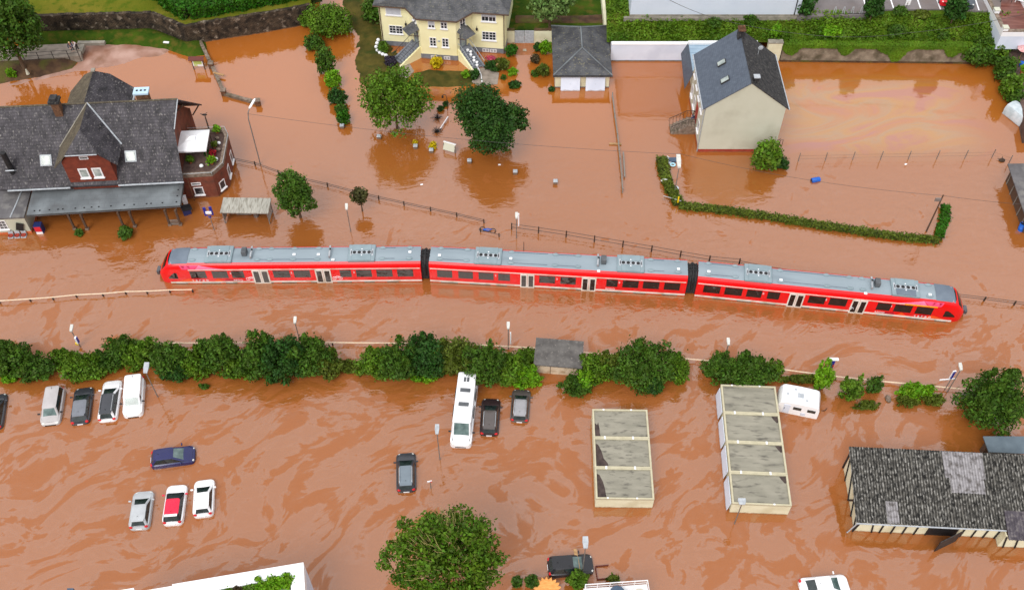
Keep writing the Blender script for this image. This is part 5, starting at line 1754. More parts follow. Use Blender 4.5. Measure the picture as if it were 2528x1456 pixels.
MLS = []
def carriage(ci, win, doors, cab, acs, exh, ovals, whites, marks):
    pa, pb = lines[ci]
    A, B = P(*pa, .12), P(*pb, .12)
    d = (B - A).normalized()
    ang = atan2(d.y, d.x)
    nrm = Vector((-d.y, d.x, 0))
    mid = (A + B) / 2 + nrm * HW
    Ln = (B - A).length
    Mw = Matrix.Translation((mid.x, mid.y, 0)) @ Matrix.Rotation(ang, 4, 'Z')
    Ml = train.matrix_basis.inverted() @ Mw if False else Matrix.Translation((mid.x - train.location.x, mid.y - train.location.y, 0)) @ Matrix.Rotation(ang, 4, 'Z')
    Mwi = Mw.inverted()
    lx = lambda x, y, z: (Mwi @ P(x, y, z)).x
    x0, x1 = -Ln / 2, Ln / 2
    nl, nr = ci == 0, ci == 2
    if nl: x0 -= .55
    if nr: x1 += .45
    st = []
    if nl: st += [(x0 + q, *nose_s(q)) for q in (0, .06, .12, .22, .35, .5, .7, .9, 1.1, 1.35, 1.6, 2.0, 2.4)]
    else: st += [(x0, 1, 1)]
    if nr: st += [(x1 - q, *nose_s(q)) for q in (2.4, 2.0, 1.6, 1.35, 1.1, .9, .7, .5, .35, .22, .12, .06, 0)]
    else: st += [(x1, 1, 1)]
    rings = [prof_ring(x, w_, h_) for x, w_, h_ in st]
    body, roof = MB(), MB()
    k0, k1 = 8, NP - 9           # profile points where the grey roof starts
    for i in range(len(rings) - 1):
        for j in range(NP - 1):
            tgt = roof if (k0 <= j < k1 and not ((nl and st[i + 1][0] - x0 <= 1.4) or (nr and x1 - st[i][0] <= 1.4))) else body
            tgt.face((rings[i][j], rings[i + 1][j], rings[i + 1][j + 1], rings[i][j + 1]))
    body.face(rings[0]); body.face(rings[-1][::-1])
    # the underside is closed below the water
    for i in range(len(rings) - 1):
        body.face((rings[i][0], rings[i][NP - 1], rings[i + 1][NP - 1], rings[i + 1][0]))
    car = body.build("carriage", M["train_red"], train, smooth=35)
    car.matrix_local = Ml
    MLS.append(Ml)
    roof.build("roof", M["train_roof"], car, smooth=35)
    if nl or nr:
        for s_ in ((1,) if nl else (-1,)):
            xe = x0 if nl else x1
            wsb, cabm = MB(), MB()
            ds = [.42, .7, 1.0, 1.38]
            rg = [[(xe + s_ * q, y * nose_s(q)[0] * .93, z * nose_s(q)[1] + .035) for y, z in [(-PROF[6][0], PROF[6][1] - .12), (-PROF[7][0], PROF[7][1]), (-PROF[9][0], PROF[9][1]), (0, PROF[10][1]), (PROF[9][0], PROF[9][1]), (PROF[7][0], PROF[7][1]), (PROF[6][0], PROF[6][1] - .12)]] for q in ds]
            for i in range(len(rg) - 1):
                for j in range(6):
                    wsb.face((rg[i][j], rg[i + 1][j], rg[i + 1][j + 1], rg[i][j + 1]))
            wsb.build("windscreen", M["train_glass"], car, smooth=35)
            ds = [1.39, 1.9, 2.6, 3.3]
            rg = [[(xe + s_ * q, y * nose_s(q)[0] * .98, z * nose_s(q)[1] + .05) for y, z in [(-PROF[7][0], PROF[7][1]), (-PROF[9][0], PROF[9][1]), (0, PROF[10][1]), (PROF[9][0], PROF[9][1]), (PROF[7][0], PROF[7][1])]] for q in ds]
            for i in range(len(rg) - 1):
                for j in range(4):
                    cabm.face((rg[i][j], rg[i + 1][j], rg[i + 1][j + 1], rg[i][j + 1]))
            cabm.build("cab_roof", M["cab_roof"], car, smooth=35)
            hb = MB()
            for y in (-.62, .62):
                hb.ell((xe + s_ * .16, y, .95), (.12, .16, .1), 8, 5)
            hb.build("headlight", M["lamp_clear"], car)
            cp = MB(); cp.box((xe - s_ * .02, 0, .62), (.4, .5, .42)); cp.box((xe - s_ * .32, 0, .62), (.3, .8, .46)); cp.build("coupler", M["skirt"], car, bevel=.03)
    a_ = x0 + (1.1 if nl else 0); z_ = x1 - (1.1 if nr else 0)
    for sy in (-1, 1):
        b = MB()
        b.bb(a_, z_, min(sy * HW, sy * (HW + .012)), max(sy * HW, sy * (HW + .012)), .12, .36)
        b.build("lower_stripe", M["train_white"], car)
        b = MB()
        b.bb(a_ + (2.2 if nl else .1), z_ - (2.2 if nr else .1), min(sy * HW, sy * (HW + .02)), max(sy * HW, sy * (HW + .02)), 2.12, 2.235)
        b.build("upper_stripe", M["train_white"], car)
    for k in range(9):
        b = MB()
        xx = x0 + 2 + (Ln - 4) * k / 8 + rnd.uniform(-.5, .5)
        b.bb(xx - rnd.uniform(.4, 1.1), xx + rnd.uniform(.4, 1.1), -HW - .01, -HW + .3, -.5, .112)
        b.build("skirt", M["skirt"], car)
    for side in (-1, 1):
        y = side * (HW + .006)
        for (xa, xb) in win:
            a0, a1 = lx(xa, pa[1] + (pb[1] - pa[1]) * (xa - pa[0]) / (pb[0] - pa[0]) - 13, .92), lx(xb, pa[1] + (pb[1] - pa[1]) * (xb - pa[0]) / (pb[0] - pa[0]) - 13, .92)
            b = MB(); b.box(((a0 + a1) / 2, y, 1.44), (a1 - a0, .02, 1.12)); b.build("window", M["train_glass"], car)
        for (xa, xb) in doors:
            f_ = lambda q: pa[1] + (pb[1] - pa[1]) * (q - pa[0]) / (pb[0] - pa[0])
            a0, a1 = lx(xa, f_(xa), .1), lx(xb, f_(xb), .1)
            for h_ in (0, 1):
                c0, c1 = a0 + (a1 - a0) * .5 * h_, a0 + (a1 - a0) * .5 * (h_ + 1)
                b = MB(); b.box(((c0 + c1) / 2, side * (HW + .02), 1.02), (c1 - c0 - .03, .05, 2.12)); dd = b.build("door", M["train_white"], car)
                b = MB(); b.box(((c0 + c1) / 2, side * (HW + .048), 1.04), ((c1 - c0) * .62, .02, 1.72)); b.build("door_pane", M["train_glass"], dd)
    if cab:
        f_ = lambda q: pa[1] + (pb[1] - pa[1]) * (q - pa[0]) / (pb[0] - pa[0])
        a0, a1 = sorted((lx(cab[0], f_(cab[0]) - 10, .8), lx(cab[1], f_(cab[1]) - 10, .8)))
        for side in (-1, 1):
            y = side * (HW + .01)
            s_ = 1 if nl else -1
            near, farx = (a1, a0) if nl else (a0, a1)
            e = x0 if nl else x1
            def sy(d, z):
                w_, h_ = nose_s(max(d, 0))
                zq = z / h_
                for (y0, z0), (y1, z1) in zip(PROF[1:], PROF[2:]):
                    if z0 <= zq <= z1:
                        return (y0 + (y1 - y0) * (zq - z0) / (z1 - z0)) * w_
                return HW * w_ if zq < 1 else .3
            def decal(nm, mn, pts):
                bm2 = bmesh.new()
                bm2.faces.new([bm2.verts.new((p[0], 0, p[1])) for p in pts])
                bmesh.ops.triangulate(bm2, faces=bm2.faces)
                for _ in range(3):
                    bmesh.ops.subdivide_edges(bm2, edges=bm2.edges, cuts=1, use_grid_fill=True)
                bmesh.ops.triangulate(bm2, faces=bm2.faces)
                for v in bm2.verts:
                    d_ = v.co.x
                    v.co = Vector((e + s_ * d_, side * (sy(d_, v.co.z) + .014), v.co.z))
                me = bpy.data.meshes.new(nm)
                bm2.to_mesh(me); bm2.free()
                me.materials.append(M[mn])
                o = bpy.data.objects.new(nm, me); C.objects.link(o); o.parent = car
            dn, df = abs(near - e), abs(farx - e)
            decal("cab_window", "train_glass", [(dn, .8), (dn, 1.72), (dn - .25, 1.74), ((dn + df) / 2, 1.5), (df + .12, 1.05), (df, .8)])
            def tri(mn, *pts):
                decal("livery_panel", "livery_" + mn, pts)
            tri("pink", (2.5, 2.72), (4.4, 2.72), (3.9, 2.26), (2.7, 2.26)); tri("rose", (4.45, 2.72), (4.0, 2.26), (7.0, 2.26))
            tri("crimson", (3.2, 2.7), (3.5, 2.7), (3.6, 2.34)); tri("crimson", (2.6, 2.7), (3.0, 2.7), (2.9, 2.36))
            tri("orange_red", (1.7, .38), (4.2, .38), (3.1, .86)); tri("crimson", (4.2, .38), (4.5, .7), (3.5, .8)); tri("orange_red", (6.6, .38), (5.6, .38), (6.1, .86)); tri("crimson", (6.7, .38), (8.3, .38), (8.2, .6), (6.9, .75))
            if nr:
                q = MB(); q.box((e + s_ * 4.6, side * (HW + .03), 2.18), (3.2, .02, .14)); q.build("first_class_stripe", M["livery_gold"], car)
    # roof equipment
    for xa in acs:
        c_ = lx(xa[0], xa[1], 3.05)
        b = MB(); b.box((c_, 0, 2.98), (2.75, 2.2, .3)); u_ = b.build("air_conditioner", M["unit_grey"], car, bevel=.08)
        b = MB(); b.box((c_, 0, 3.14), (2.2, .42, .05)); b.box((c_ - 1.1, 0, 3.14), (.18, .9, .05)); b.box((c_ + 1.1, 0, 3.14), (.18, .9, .05)); b.build("fan_panel", M["zinc"], u_)
        b = MB()
        for k in range(4):
            b.tube([(c_ - .75 + .5 * k, 0, 3.15), (c_ - .75 + .5 * k, 0, 3.19)], .185, 12)
        b.build("fan", M["black"], u_)
        for sy in (-1, 1):
            b = MB(); b.box((c_, sy * .68, 3.15), (1.9, .75, .06)); lid = b.build("cover", M["cab_roof" if (nr and xa is acs[-1] and sy < 0) else "unit_grey"], u_, bevel=.02)
            b = MB(); b.tube([(c_, sy * .4, 3.18), (c_, sy * .4, 3.2)], .07, 8); b.build("cap", M["white"], u_)
    for kind, xa, ya in exh:
        c_ = lx(xa, ya, 3.1)
        if kind == "box":
            b = MB(); b.box((c_, .1, 3.3), (.52, .75, .62)); b.build("exhaust_box", M["skirt"], car, bevel=.04)
        else:
            b = MB(); b.tube([(c_, -.55, 3.0), (c_, -.55, 3.22), (c_, -.1, 3.3), (c_ + .05, .25, 3.3)], .11, 8)
            b.tube([(c_, .45, 3.3), (c_, .75, 3.3)], .12, 8)
            b.build("exhaust_pipe", M["metal"], car)
            b = MB(); b.tube([(c_ + .06, .26, 3.3), (c_ + .06, .26, 3.44)], .1, 8); b.build("exhaust_mouth", M["black"], car)
    for xa, ya in ovals:
        c_ = lx(xa, ya, 3.0)
        for y in (-.68, .78):
            b = MB(); b.ell((c_, y, 2.97), (.34, .17, .085), 12, 6); b.build("roof_vent", M["unit_grey"], car, smooth=True)
    for (xa, xb, ya) in marks:
        c0, c1 = lx(xa, ya, 3), lx(xb, ya, 3)
        for y in (-.68, .78):
            b = MB(); b.bb(c0, c1, y - .025, y + .025, 2.92, 2.96); b.build("roof_cable", M["cab_roof"], car)
    for xa, ya in whites:
        q = Mwi @ P(xa, ya, 3.02)
        b = MB(); b.box((q.x, q.y, 3.03), (.3, .26, .06)); b.build("roof_hatch", M["white"], car)
    return car, lx, (x0, x1)

R_ = lambda *a: a
car1, lx1, e1 = carriage(0, [(473, 512), (527, 565), (575, 605), (677, 718), (728, 768), (841, 869), (881, 919), (931, 970), (982, 1021)],
    [(629, 670), (783, 822)], (416, 441), [(541, 628), (893, 628)], [("box", 603, 628), ("pipe", 620, 628), ("pipe", 814, 626)],
    [(477, 629), (637, 627), (668, 627), (725, 627), (785, 626), (944, 624), (1011, 624)], [(726, 628), (786, 628), (1012, 622), (822, 641)], [(640, 665, 627), (668, 722, 627), (728, 782, 626), (948, 975, 624)])
car2, lx2, e2 = carriage(1, [(1080, 1117), (1132, 1168), (1182, 1219), (1230, 1259), (1331, 1370), (1383, 1421), (1496, 1524), (1536, 1575), (1586, 1626), (1638, 1677)],
    [(1284, 1319), (1434, 1470)], None, [(1205, 636), (1557, 656)], [("pipe", 1476, 650), ("box", 1490, 652)],
    [(1087, 628), (1153, 630), (1262, 636), (1371, 642), (1427, 645), (1607, 658), (1674, 662)], [(1085, 630), (1261, 638), (1675, 664), (1478, 669)], [(1090, 1150, 628), (1265, 1352, 638), (1374, 1424, 643), (1610, 1640, 659)])
car3, lx3, e3 = carriage(2, [(1735, 1776), (1787, 1830), (1841, 1878), (1892, 1922), (1993, 2034), (2044, 2087), (2161, 2195), (2204, 2247), (2257, 2298)],
    [(1940, 1978), (2093, 2131)], (2327, 2357), [(1872, 680), (2236, 718)], [("pipe", 2152, 705), ("box", 2166, 708)],
    [(1749, 668), (1816, 674), (1927, 688), (2042, 697), (2099, 704), (2130, 706), (2295, 722)], [(1750, 670), (1928, 691), (2296, 727), (2137, 724)], [(1753, 1812, 671), (1930, 2038, 691), (2045, 2096, 700)])
# gangway bellows between the carriages
for ca, cb, ea, eb in ((0, 1, e1, e2), (1, 2, e2, e3)):
    pa = MLS[ca] @ Vector((ea[1], 0, 0)); pb = MLS[cb] @ Vector((eb[0], 0, 0))
    aa = atan2((pb - pa).y, (pb - pa).x)
    dn = (pb - pa).normalized(); nn = Vector((-dn.y, dn.x, 0))
    b = MB()
    ns = 9
    prof = [(-1.1, .15), (-1.18, 1.2), (-1.15, 2.2), (-.85, 2.75), (0, 2.9), (.85, 2.75), (1.15, 2.2), (1.18, 1.2), (1.1, .15)]
    b.rings([[tuple(pa.lerp(pb, i / (ns - 1)) + nn * y * (1 if i % 2 else .9) + Vector((0, 0, z * (1 if i % 2 else .955)))) for y, z in prof] for i in range(ns)])
    bl = b.build("gangway_bellows", M["rubber"], train)
    b = MB()
    m_ = (pa + pb) / 2
    ring = [m_ + nn * (1.3 * cos(a)) + Vector((0, 0, 1.6 + 1.5 * sin(a))) for a in np.linspace(0, 2 * pi, 21)]
    b.tube(ring, .09, 6)
    for y in (-.35, 0, .35):
        b.tube([pa + nn * y + Vector((0, 0, 2.95)), m_ + nn * y * 1.2 + Vector((0, 0, 3.12)), pb + nn * y + Vector((0, 0, 2.95))], .06, 5)
    b.build("jumper_cable", M["black"], bl)
# lettering on the near side
def side_text(car, s, x, z, size):
    Mx = Matrix.Translation((x, -HW - .016, z)) @ Matrix.Rotation(pi / 2, 4, 'X')
    return text("lettering", s, size, Mx, car, M["white"])
side_text(car1, "v a r e o", lx1(476, 690, .45), .42, .5)
side_text(car1, "REGIO", lx1(578, 691, .42), .42, .34)
side_text(car2, "REGIO", lx2(1494, 711, .42), .42, .34)
side_text(car3, "REGIO", lx3(2158, 770, .42), .42, .34)
side_text(car3, "v a r e o", lx3(2254, 776, .45), .42, .5)
for c_, l_, px, py, s in ((car1, lx1, 567, 684, "2"), (car1, lx1, 717, 684, "2"), (car1, lx1, 871, 684, "2"), (car2, lx2, 1221, 690, "2"), (car2, lx2, 1372, 698, "2"), (car2, lx2, 1526, 706, "2"), (car3, lx3, 1881, 732, "2"), (car3, lx3, 2036, 748, "2"), (car3, lx3, 2197, 764, "1")):
    side_text(c_, s, l_(px, py - 14, 1.6) + .03, 1.5, .4)
def bike(car, x):
    b = MB()
    y = -HW - .012
    for xx in (x, x + .62):
        b.tube([(xx + .2 * cos(a), y, .72 + .2 * sin(a)) for a in np.linspace(0, 2 * pi, 13)], .025, 4)
    b.tube([(x, y, .72), (x + .2, y, 1.0), (x + .5, y, 1.0), (x + .62, y, .72)], .025, 4)
    b.tube([(x + .2, y, 1.0), (x + .32, y, .72), (x + .5, y, 1.0)], .025, 4)
    b.build("bicycle_symbol", M["white"], car)
bike(car1, lx1(613, 688, .7)); bike(car1, lx1(826, 688, .7))
b = MB()
xw = lx3(2101, 755, 1.0)
b.tube([(xw + .12 * cos(a), -HW - .075, .8 + .14 * sin(a)) for a in np.linspace(0, 2 * pi, 11)], .02, 4)
b.tube([(xw, -HW - .075, 1.2), (xw, -HW - .075, .95), (xw + .2, -HW - .075, .9), (xw + .3, -HW - .075, .7)], .025, 4)
b.build("wheelchair_symbol", M["white"], car3)

# ------------------------------------------------------------------ cars
def paint(name, c, rough=.25):
    return mat("paint_" + name, sc(*c), sc(*[min(255, int(q * 1.05) + 2) for q in c]), scale=1.5, rough=rough, spec=.6)
PA = {k: paint(k, v) for k, v in dict(silver=(176, 180, 184), mpv=(176, 172, 172), grey=(112, 116, 124), darkgrey=(58, 60, 66), white=(234, 235, 238), navy=(30, 34, 84), anthracite=(52, 54, 60), brown=(48, 36, 38), black=(30, 31, 36), red=(206, 20, 38), taupe=(84, 78, 76), steel=(72, 80, 88)).items()}
PA["mpv2"] = paint("mpv2", (146, 146, 150))
PA["pale_steel"] = paint("pale_steel", (112, 124, 134))
PA["roofred"] = paint("roofred", (222, 20, 62))
def rr(hx0, hx1, hy, r, z, n=4):
    """rounded rectangle ring, counter-clockwise from the front right corner"""
    r = max(.02, min(r, hy * .9, (hx1 - hx0) * .45))
    pts = []
    for cx, cy, a0 in ((hx1 - r, hy - r, 0), (hx0 + r, hy - r, pi / 2), (hx0 + r, -hy + r, pi), (hx1 - r, -hy + r, 1.5 * pi)):
        for k in range(n + 1):
            a = a0 + pi / 2 * k / n
            pts.append((cx + r * cos(a), cy + r * sin(a), z))
    return pts
def make_car(label, front, rear, body, roof=None, kind="hatch", Wd=1.8, sink=.55, zc=.35, rails=False, hood_z=.92, wheels=False, H=1.5, group="cars standing in the flooded car park", base=0.0, extra_label=None, zl=0.0, glassroof=False, pitch=0.0):
    f_, r_ = P(*front, zc + base), P(*rear, zc + base)
    Ln = max(3.6, min((f_ - r_).length, 7.2))
    d = (f_ - r_).normalized()
    mid = (f_ + r_) / 2
    t = thing({"van": "white_van", "camper": "camper_van", "sedan": "parked_car", "mpv": "parked_car"}.get(kind, "parked_car"), (mid.x, mid.y, base - sink), label, "van" if kind in ("van", "camper") else "car", group, rz=atan2(d.y, d.x))
    if pitch: t.rotation_euler = (0, pitch, atan2(d.y, d.x))
    bm_, rm_ = PA[body], PA[roof or body]
    h = Ln / 2
    hy = Wd / 2
    tall = kind in ("van", "camper")
    # cabin extents: base front / rear and top front / rear
    spec = dict(hatch=(.56, -.93, .08, -.72), wagon=(.57, -.95, .12, -.80), mpv=(.62, -.96, .36, -.86), sedan=(.60, -.76, .22, -.40), van=(.55, -.985, .28, -.95), camper=(.74, -.99, .56, -.975))[kind]
    cf, cr, tf, tr = [q * h for q in spec]
    belt = hood_z + (.06 if not tall else .15)
    hoodf = hood_z - .2 if not tall else hood_z - .12
    N4 = 20
    b = MB()
    lo = [rr(-h, h, hy * .96, .35, .18), rr(-h, h, hy, .38, .5), rr(-h + .02, h - .02, hy, .42, .72)]
    def topz(x):
        if x > cf:
            u = (x - cf) / max(h - cf, .01)
            return belt - .03 - (belt - hoodf) * u ** 1.6
        if x < cr:
            u = (cr - x) / max(cr + h, .01)
            return belt - .02 - (.06 if kind == "sedan" else .3) * u
        return belt
    r4 = [(x, y, max(topz(x) - .07, .73)) for x, y, _ in rr(-h + .03, h - .05, hy - .02, .44, 0)]
    r5 = [(x, y, topz(x)) for x, y, _ in rr(-h + .13, h - .2, hy - .16, .4, 0)]
    b.rings(lo + [r4, r5], cap=False)
    # bonnet / boot surface: strips across between matching points of the two sides
    n = len(r5)
    half = n // 2
    top = []
    xs = sorted(set(round(p[0], 4) for p in r5))
    xs2 = list(np.linspace(-h + .13, h - .2, 17))
    yw = lambda x: (hy - .16) * (1 - max(0, abs((x - (-.035)) / (h - .165)) - .72) ** 2 * 2.4)
    rows = [[(x, s_ * yw(x), topz(x) + (.035 * (1 - s_ * s_))) for s_ in (-1, -.6, 0, .6, 1)] for x in xs2]
    for i in range(len(rows) - 1):
        for j in range(4):
            b.face((rows[i][j], rows[i + 1][j], rows[i + 1][j + 1], rows[i][j + 1]))
    car = b.build("body", bm_, t, smooth=32, recalc=True)
    Hc = H
    yb_, yt_ = hy - .13, hy - (.30 if not tall else .17)
    rz_ = Hc - .07
    ring0 = rr(cr, cf, yb_, .16, belt - .02, 2)
    ring1 = rr(tr, tf, yt_, .16, rz_, 2)
    n = 12
    roofb = MB()
    r2 = rr(tr - .03, tf + .04, yt_ + .015, .18, rz_ + .0, 2)
    r3 = rr(tr + .08, tf - .1, yt_ - .12, .2, Hc - .01, 2)
    r3b = rr(tr + .5, tf - .45, yt_ - .42, .2, Hc + .02, 2)
    roofb.rings([r2, r3, r3b], cap=False); roofb.face(r3b)
    roofb.face([(p[0], p[1], p[2] - .01) for p in r2][::-1])
    ro = roofb.build("roof", rm_ if not glassroof else M["car_glass"], t, smooth=40)
    pill = []
    segs = {}
    # ring order: corner0 = front left (0..2), corner1 = rear left (3..5), corner2 = rear right (6..8), corner3 = front right (9..11)
    for k in range(n):
        q = (ring0[k], ring0[(k + 1) % n], ring1[(k + 1) % n], ring1[k])
        nm = {2: "side_window", 5: "rear_window", 8: "side_window", 11: "windscreen"}.get(k)
        if nm is None:
            pill.append(q)
        elif tall and nm == "side_window":
            p0, p1 = (q[0], q[1]) if k == 2 else (q[1], q[0])
            fr = .22 if kind == "van" else .14
            L_ = lambda a, c, f: tuple(a[i] + (c[i] - a[i]) * f for i in range(3))
            if k == 2:
                a, m0, m1, c = q[0], L_(q[0], q[1], fr), L_(q[3], q[2], fr * .5), q[3]
                segs.setdefault(nm, []).append((a, m0, m1, c)); pill.append((m0, q[1], q[2], m1))
            else:
                m0, m1 = L_(q[1], q[0], fr), L_(q[2], q[3], fr * .5)
                segs.setdefault(nm, []).append((m0, q[1], q[2], m1)); pill.append((q[0], m0, m1, q[3]))
        elif kind == "van" and nm == "rear_window":
            pill.append(q)
        else:
            segs.setdefault(nm, []).append(q)
    for k in range(4):                          # two facets make each corner pillar
        pb = MB()
        for q in (pill[2 * k:2 * k + 2] if len(pill) == 8 else pill[k::4]):
            pb.face(q)
        pb.build("pillar", bm_ if not (roof or glassroof) else (PA["black"] if roof == "roofred" else bm_), t, recalc=True)
    for nm, qs in segs.items():
        for q in qs:
            g = MB(); g.face(q)
            pale = nm == "windscreen" and (front[1] > rear[1] or abs(front[1] - rear[1]) < 20)
            w_ = g.build(nm, M["sky_screen_glass" if pale else "car_glass"], t, recalc=True)
            if nm == "side_window" and not tall:
                p_ = MB()
                a, c, e, f2 = [Vector(v) for v in q]
                m0, m1 = a.lerp(c, .5), f2.lerp(e, .47)
                of = Vector((0, .012 * (1 if q[0][1] > 0 else -1), .006))
                p_.face([a.lerp(c, .44) + of, a.lerp(c, .5) + of, f2.lerp(e, .5) + of, f2.lerp(e, .45) + of])
                p_.build("centre_pillar", PA["black"], w_)
    if rails:
        for sg in (-1, 1):
            k_ = MB(); k_.tube([(tr + .15, sg * (yt_ - .06), rz_ + .05), (tr + .3, sg * (yt_ - .05), rz_ + .12), (tf - .25, sg * (yt_ - .05), rz_ + .12), (tf - .1, sg * (yt_ - .06), rz_ + .05)], .035, 5); k_.build("roof_rail", M["metal"], t)
    for sg in (-1, 1):
        k_ = MB(); k_.box((cf - .28, sg * (hy + .1), belt + .08), (.12, .24, .16)); k_.build("mirror", PA["black"] if tall or kind == "mpv" else (PA["roofred"] if roof == "roofred" else bm_), t, bevel=.03)
        k_ = MB(); k_.ell((h - .22, sg * (hy - .32), hoodf - .05), (.2, .2, .1), 8, 6); k_.build("headlight", M["lamp_clear"], t)
        k_ = MB()
        if tall: k_.box((-h + .04, sg * (hy - .12), 1.0), (.1, .14, .3))
        else: k_.ell((-h + .14, sg * (hy - .26), belt - .12), (.13, .17, .14), 8, 6)
        k_.build("taillight", M["red_light"], t)
        if wheels:
            for x in (-h * .58, h * .62):
                k_ = MB(); k_.tube([(x, sg * (hy - .2), .32), (x, sg * (hy + .01), .32)], .32, 14); wo_ = k_.build("wheel", M["rubber"], t)
                k_ = MB(); k_.tube([(x, sg * (hy + .012), .32), (x, sg * (hy + .02), .32)], .2, 10); k_.build("rim", M["metal"], wo_)
    k_ = MB(); k_.box((-h - .005, 0, .66), (.03, .52, .12)); k_.build("number_plate", M["white"], t)
    k_ = MB(); k_.box((h - .03, 0, .62), (.06, 1.0, .12)); k_.build("grille", M["black"], t)
    k_ = MB(); k_.tube([(tr + .35, 0, Hc), (tr + .2, 0, Hc + .14)], .018, 4); k_.build("aerial", M["black"], t)
    if kind in ("wagon", "hatch"):
        k_ = MB(); k_.box((tr - .06, 0, rz_ + .02), (.22, yt_ * 1.8, .04)); k_.build("spoiler", rm_ if roof != "roofred" else bm_, t)
    return t, (h, hy, belt, Hc, tf, tr, yt_)
make_car("dark grey estate car cut by the left edge of the car park", (-6, 970), (-20, 1058), "darkgrey", kind="wagon", H=1.5)
make_car("silver people carrier with pale bonnet towards the viewer, leftmost full car of its row", (122, 1046), (137, 958), "mpv", kind="mpv", H=1.72, Wd=1.85, hood_z=1.02)
make_car("dark grey hatchback with grey roof between the silver carrier and the white estate", (207, 954), (196, 1044), "anthracite", roof="grey", kind="hatch")
tt, dm = make_car("white estate car with black roof and silver rails", (278, 937), (263, 1037), "white", roof="darkgrey", kind="wagon", rails=True, H=1.6)
make_car("small white panel van with bonnet towards the viewer", (327, 1026), (334, 934), "white", kind="van", H=1.78, hood_z=1.08, Wd=1.84)
make_car("navy blue hatchback drifted sideways across the car park", (481, 1119), (372, 1134), "navy", kind="hatch", sink=.42)
make_car("silver hatchback with dark rear window, leftmost of the lower three", (355, 1211), (342, 1304), "silver", kind="hatch", sink=.45)
make_car("white hatchback with bright red roof and black pillars", (438, 1196), (425, 1293), "white", roof="roofred", kind="hatch", sink=.42, H=1.56)
make_car("plain white hatchback right of the red-roofed car", (505, 1184), (501, 1272), "white", kind="hatch", sink=.42)
tt, dm = make_car("long white camper van with dark roof hatches beside the hedge", (1136, 1103), (1156, 934), "white", kind="camper", H=2.45, hood_z=1.12, Wd=2.0, sink=.5, zc=.5)
h, hy, belt, Hc, tf, tr, yt_ = dm
for x, sx, sy, n_ in ((tr + .85, .5, .5, 2), (tr + 2.05, .42, .95, 1), (tr + 3.6, .42, .95, 1)):
    for k in range(n_):
        b = MB(); b.box((x, (k - .5) * .3 if n_ == 2 else 0, Hc + .05), (sx, .2 if n_ == 2 else sy, .08)); b.build("roof_hatch", M["skirt"], tt, bevel=.03)
for x in (-1.6, .3):
    b = MB(); b.box((x, -hy + .04, 1.55), (1.1, .06, .5)); b.build("side_window", M["car_glass"], tt)
    b = MB(); b.box((x, hy - .04, 1.55), (1.1, .06, .5)); b.build("side_window", M["car_glass"], tt)
make_car("dark brown estate car with silver rails right of the camper van", (1213, 981), (1207, 1072), "brown", roof="taupe", kind="wagon", rails=True)
make_car("dark estate car with pale grey roof under the hedge", (1288, 958), (1282, 1038), "taupe", roof="mpv2", kind="wagon", rails=True, sink=.6)
make_car("lone steel grey estate car in the middle of the flooded car park", (1002, 1115), (1003, 1211), "anthracite", roof="pale_steel", kind="wagon", rails=True)
make_car("black saloon car with a plank across its bonnet at the lower edge", (1464, 1390), (1352, 1399), "black", kind="hatch", sink=.4)
make_car("white saloon car cut by the bottom edge at lower right", (2096, 1440), (1976, 1452), "white", kind="sedan", sink=.5)
make_car("bright red car parked at the top edge on dry asphalt", (2338, 14), (2326, -40), "red", kind="hatch", wheels=True, sink=0, base=PZ + .125, group="cars on the dry car park", zc=.3)
make_car("dark blue grey car parked behind the right-hand park tree", (2388, 20), (2376, -36), "steel", kind="hatch", wheels=True, sink=0, base=PZ + .125, group="cars on the dry car park", zc=.3)

# ------------------------------------------------------------------ caravan
q = [P(x, y, 1.75) for x, y in ((1928, 944), (2028, 966), (2027, 1009), (1925, 990))]
ctr = sum(q, Vector()) / 4
dv = (q[1] + q[2] - q[0] - q[3]).normalized()
t = thing("caravan", (ctr.x, ctr.y, 0), "white touring caravan floating against the garage row", "caravan", rz=atan2(dv.y, dv.x))
cl, cw = (q[1] + q[2] - q[0] - q[3]).length / 4 + .05, 1.02
pf = [(-cl + .12, -.7), (-cl, .2), (-cl + .06, 1.2), (-cl + .28, 1.68), (-cl + .5, 1.8), (0, 1.86), (cl - .5, 1.8), (cl - .22, 1.68), (cl - .03, 1.2), (cl, .2), (cl - .1, -.7)]
b = MB()
b.rings([[(x, y, z) for x, z in pf] for y in (-cw, cw)])
b.build("body", M["white"], t, bevel=.06, smooth=30)
b = MB(); b.box((0, -.05, 1.88), (.55, .5, .08)); b.build("roof_light", M["zinc"], t, bevel=.03)
b = MB()
for x, y in ((-1.2, -.1), (-.5, .55), (.6, -.5)):
    b.ell((x, y, 1.87), (.13, .13, .07), 8, 5)
b.build("roof_vent", M["zinc"], t)
for x, wd in ((-.1, .75), (1.2, .75)):
    b = MB(); b.box((x, -cw - .015, 1.05), (wd, .03, .42)); b.build("window", M["car_glass"], t, bevel=.01)
b = MB(); b.box((-1.05, -cw - .012, .75), (.6, .02, 1.35)); d_ = b.build("door", M["white_wall"], t)
b = MB(); b.box((-1.25, -cw - .03, .8), (.05, .03, .3)); b.build("handle", M["black"], d_)
b = MB(); b.box((.55, -cw - .012, .35), (.45, .02, .35)); b.build("locker_hatch", M["white_wall"], t)
b = MB(); b.tube([(cl - .1, 0, -.2), (cl + .7, .1, .1), (cl + .75, .1, .5)], .04, 5); b.build("drawbar", M["dark_metal"], t)
M["lamp_white"] = mat("lamp_white", sc(196, 196, 190), sc(214, 214, 208), scale=4, rough=.5)
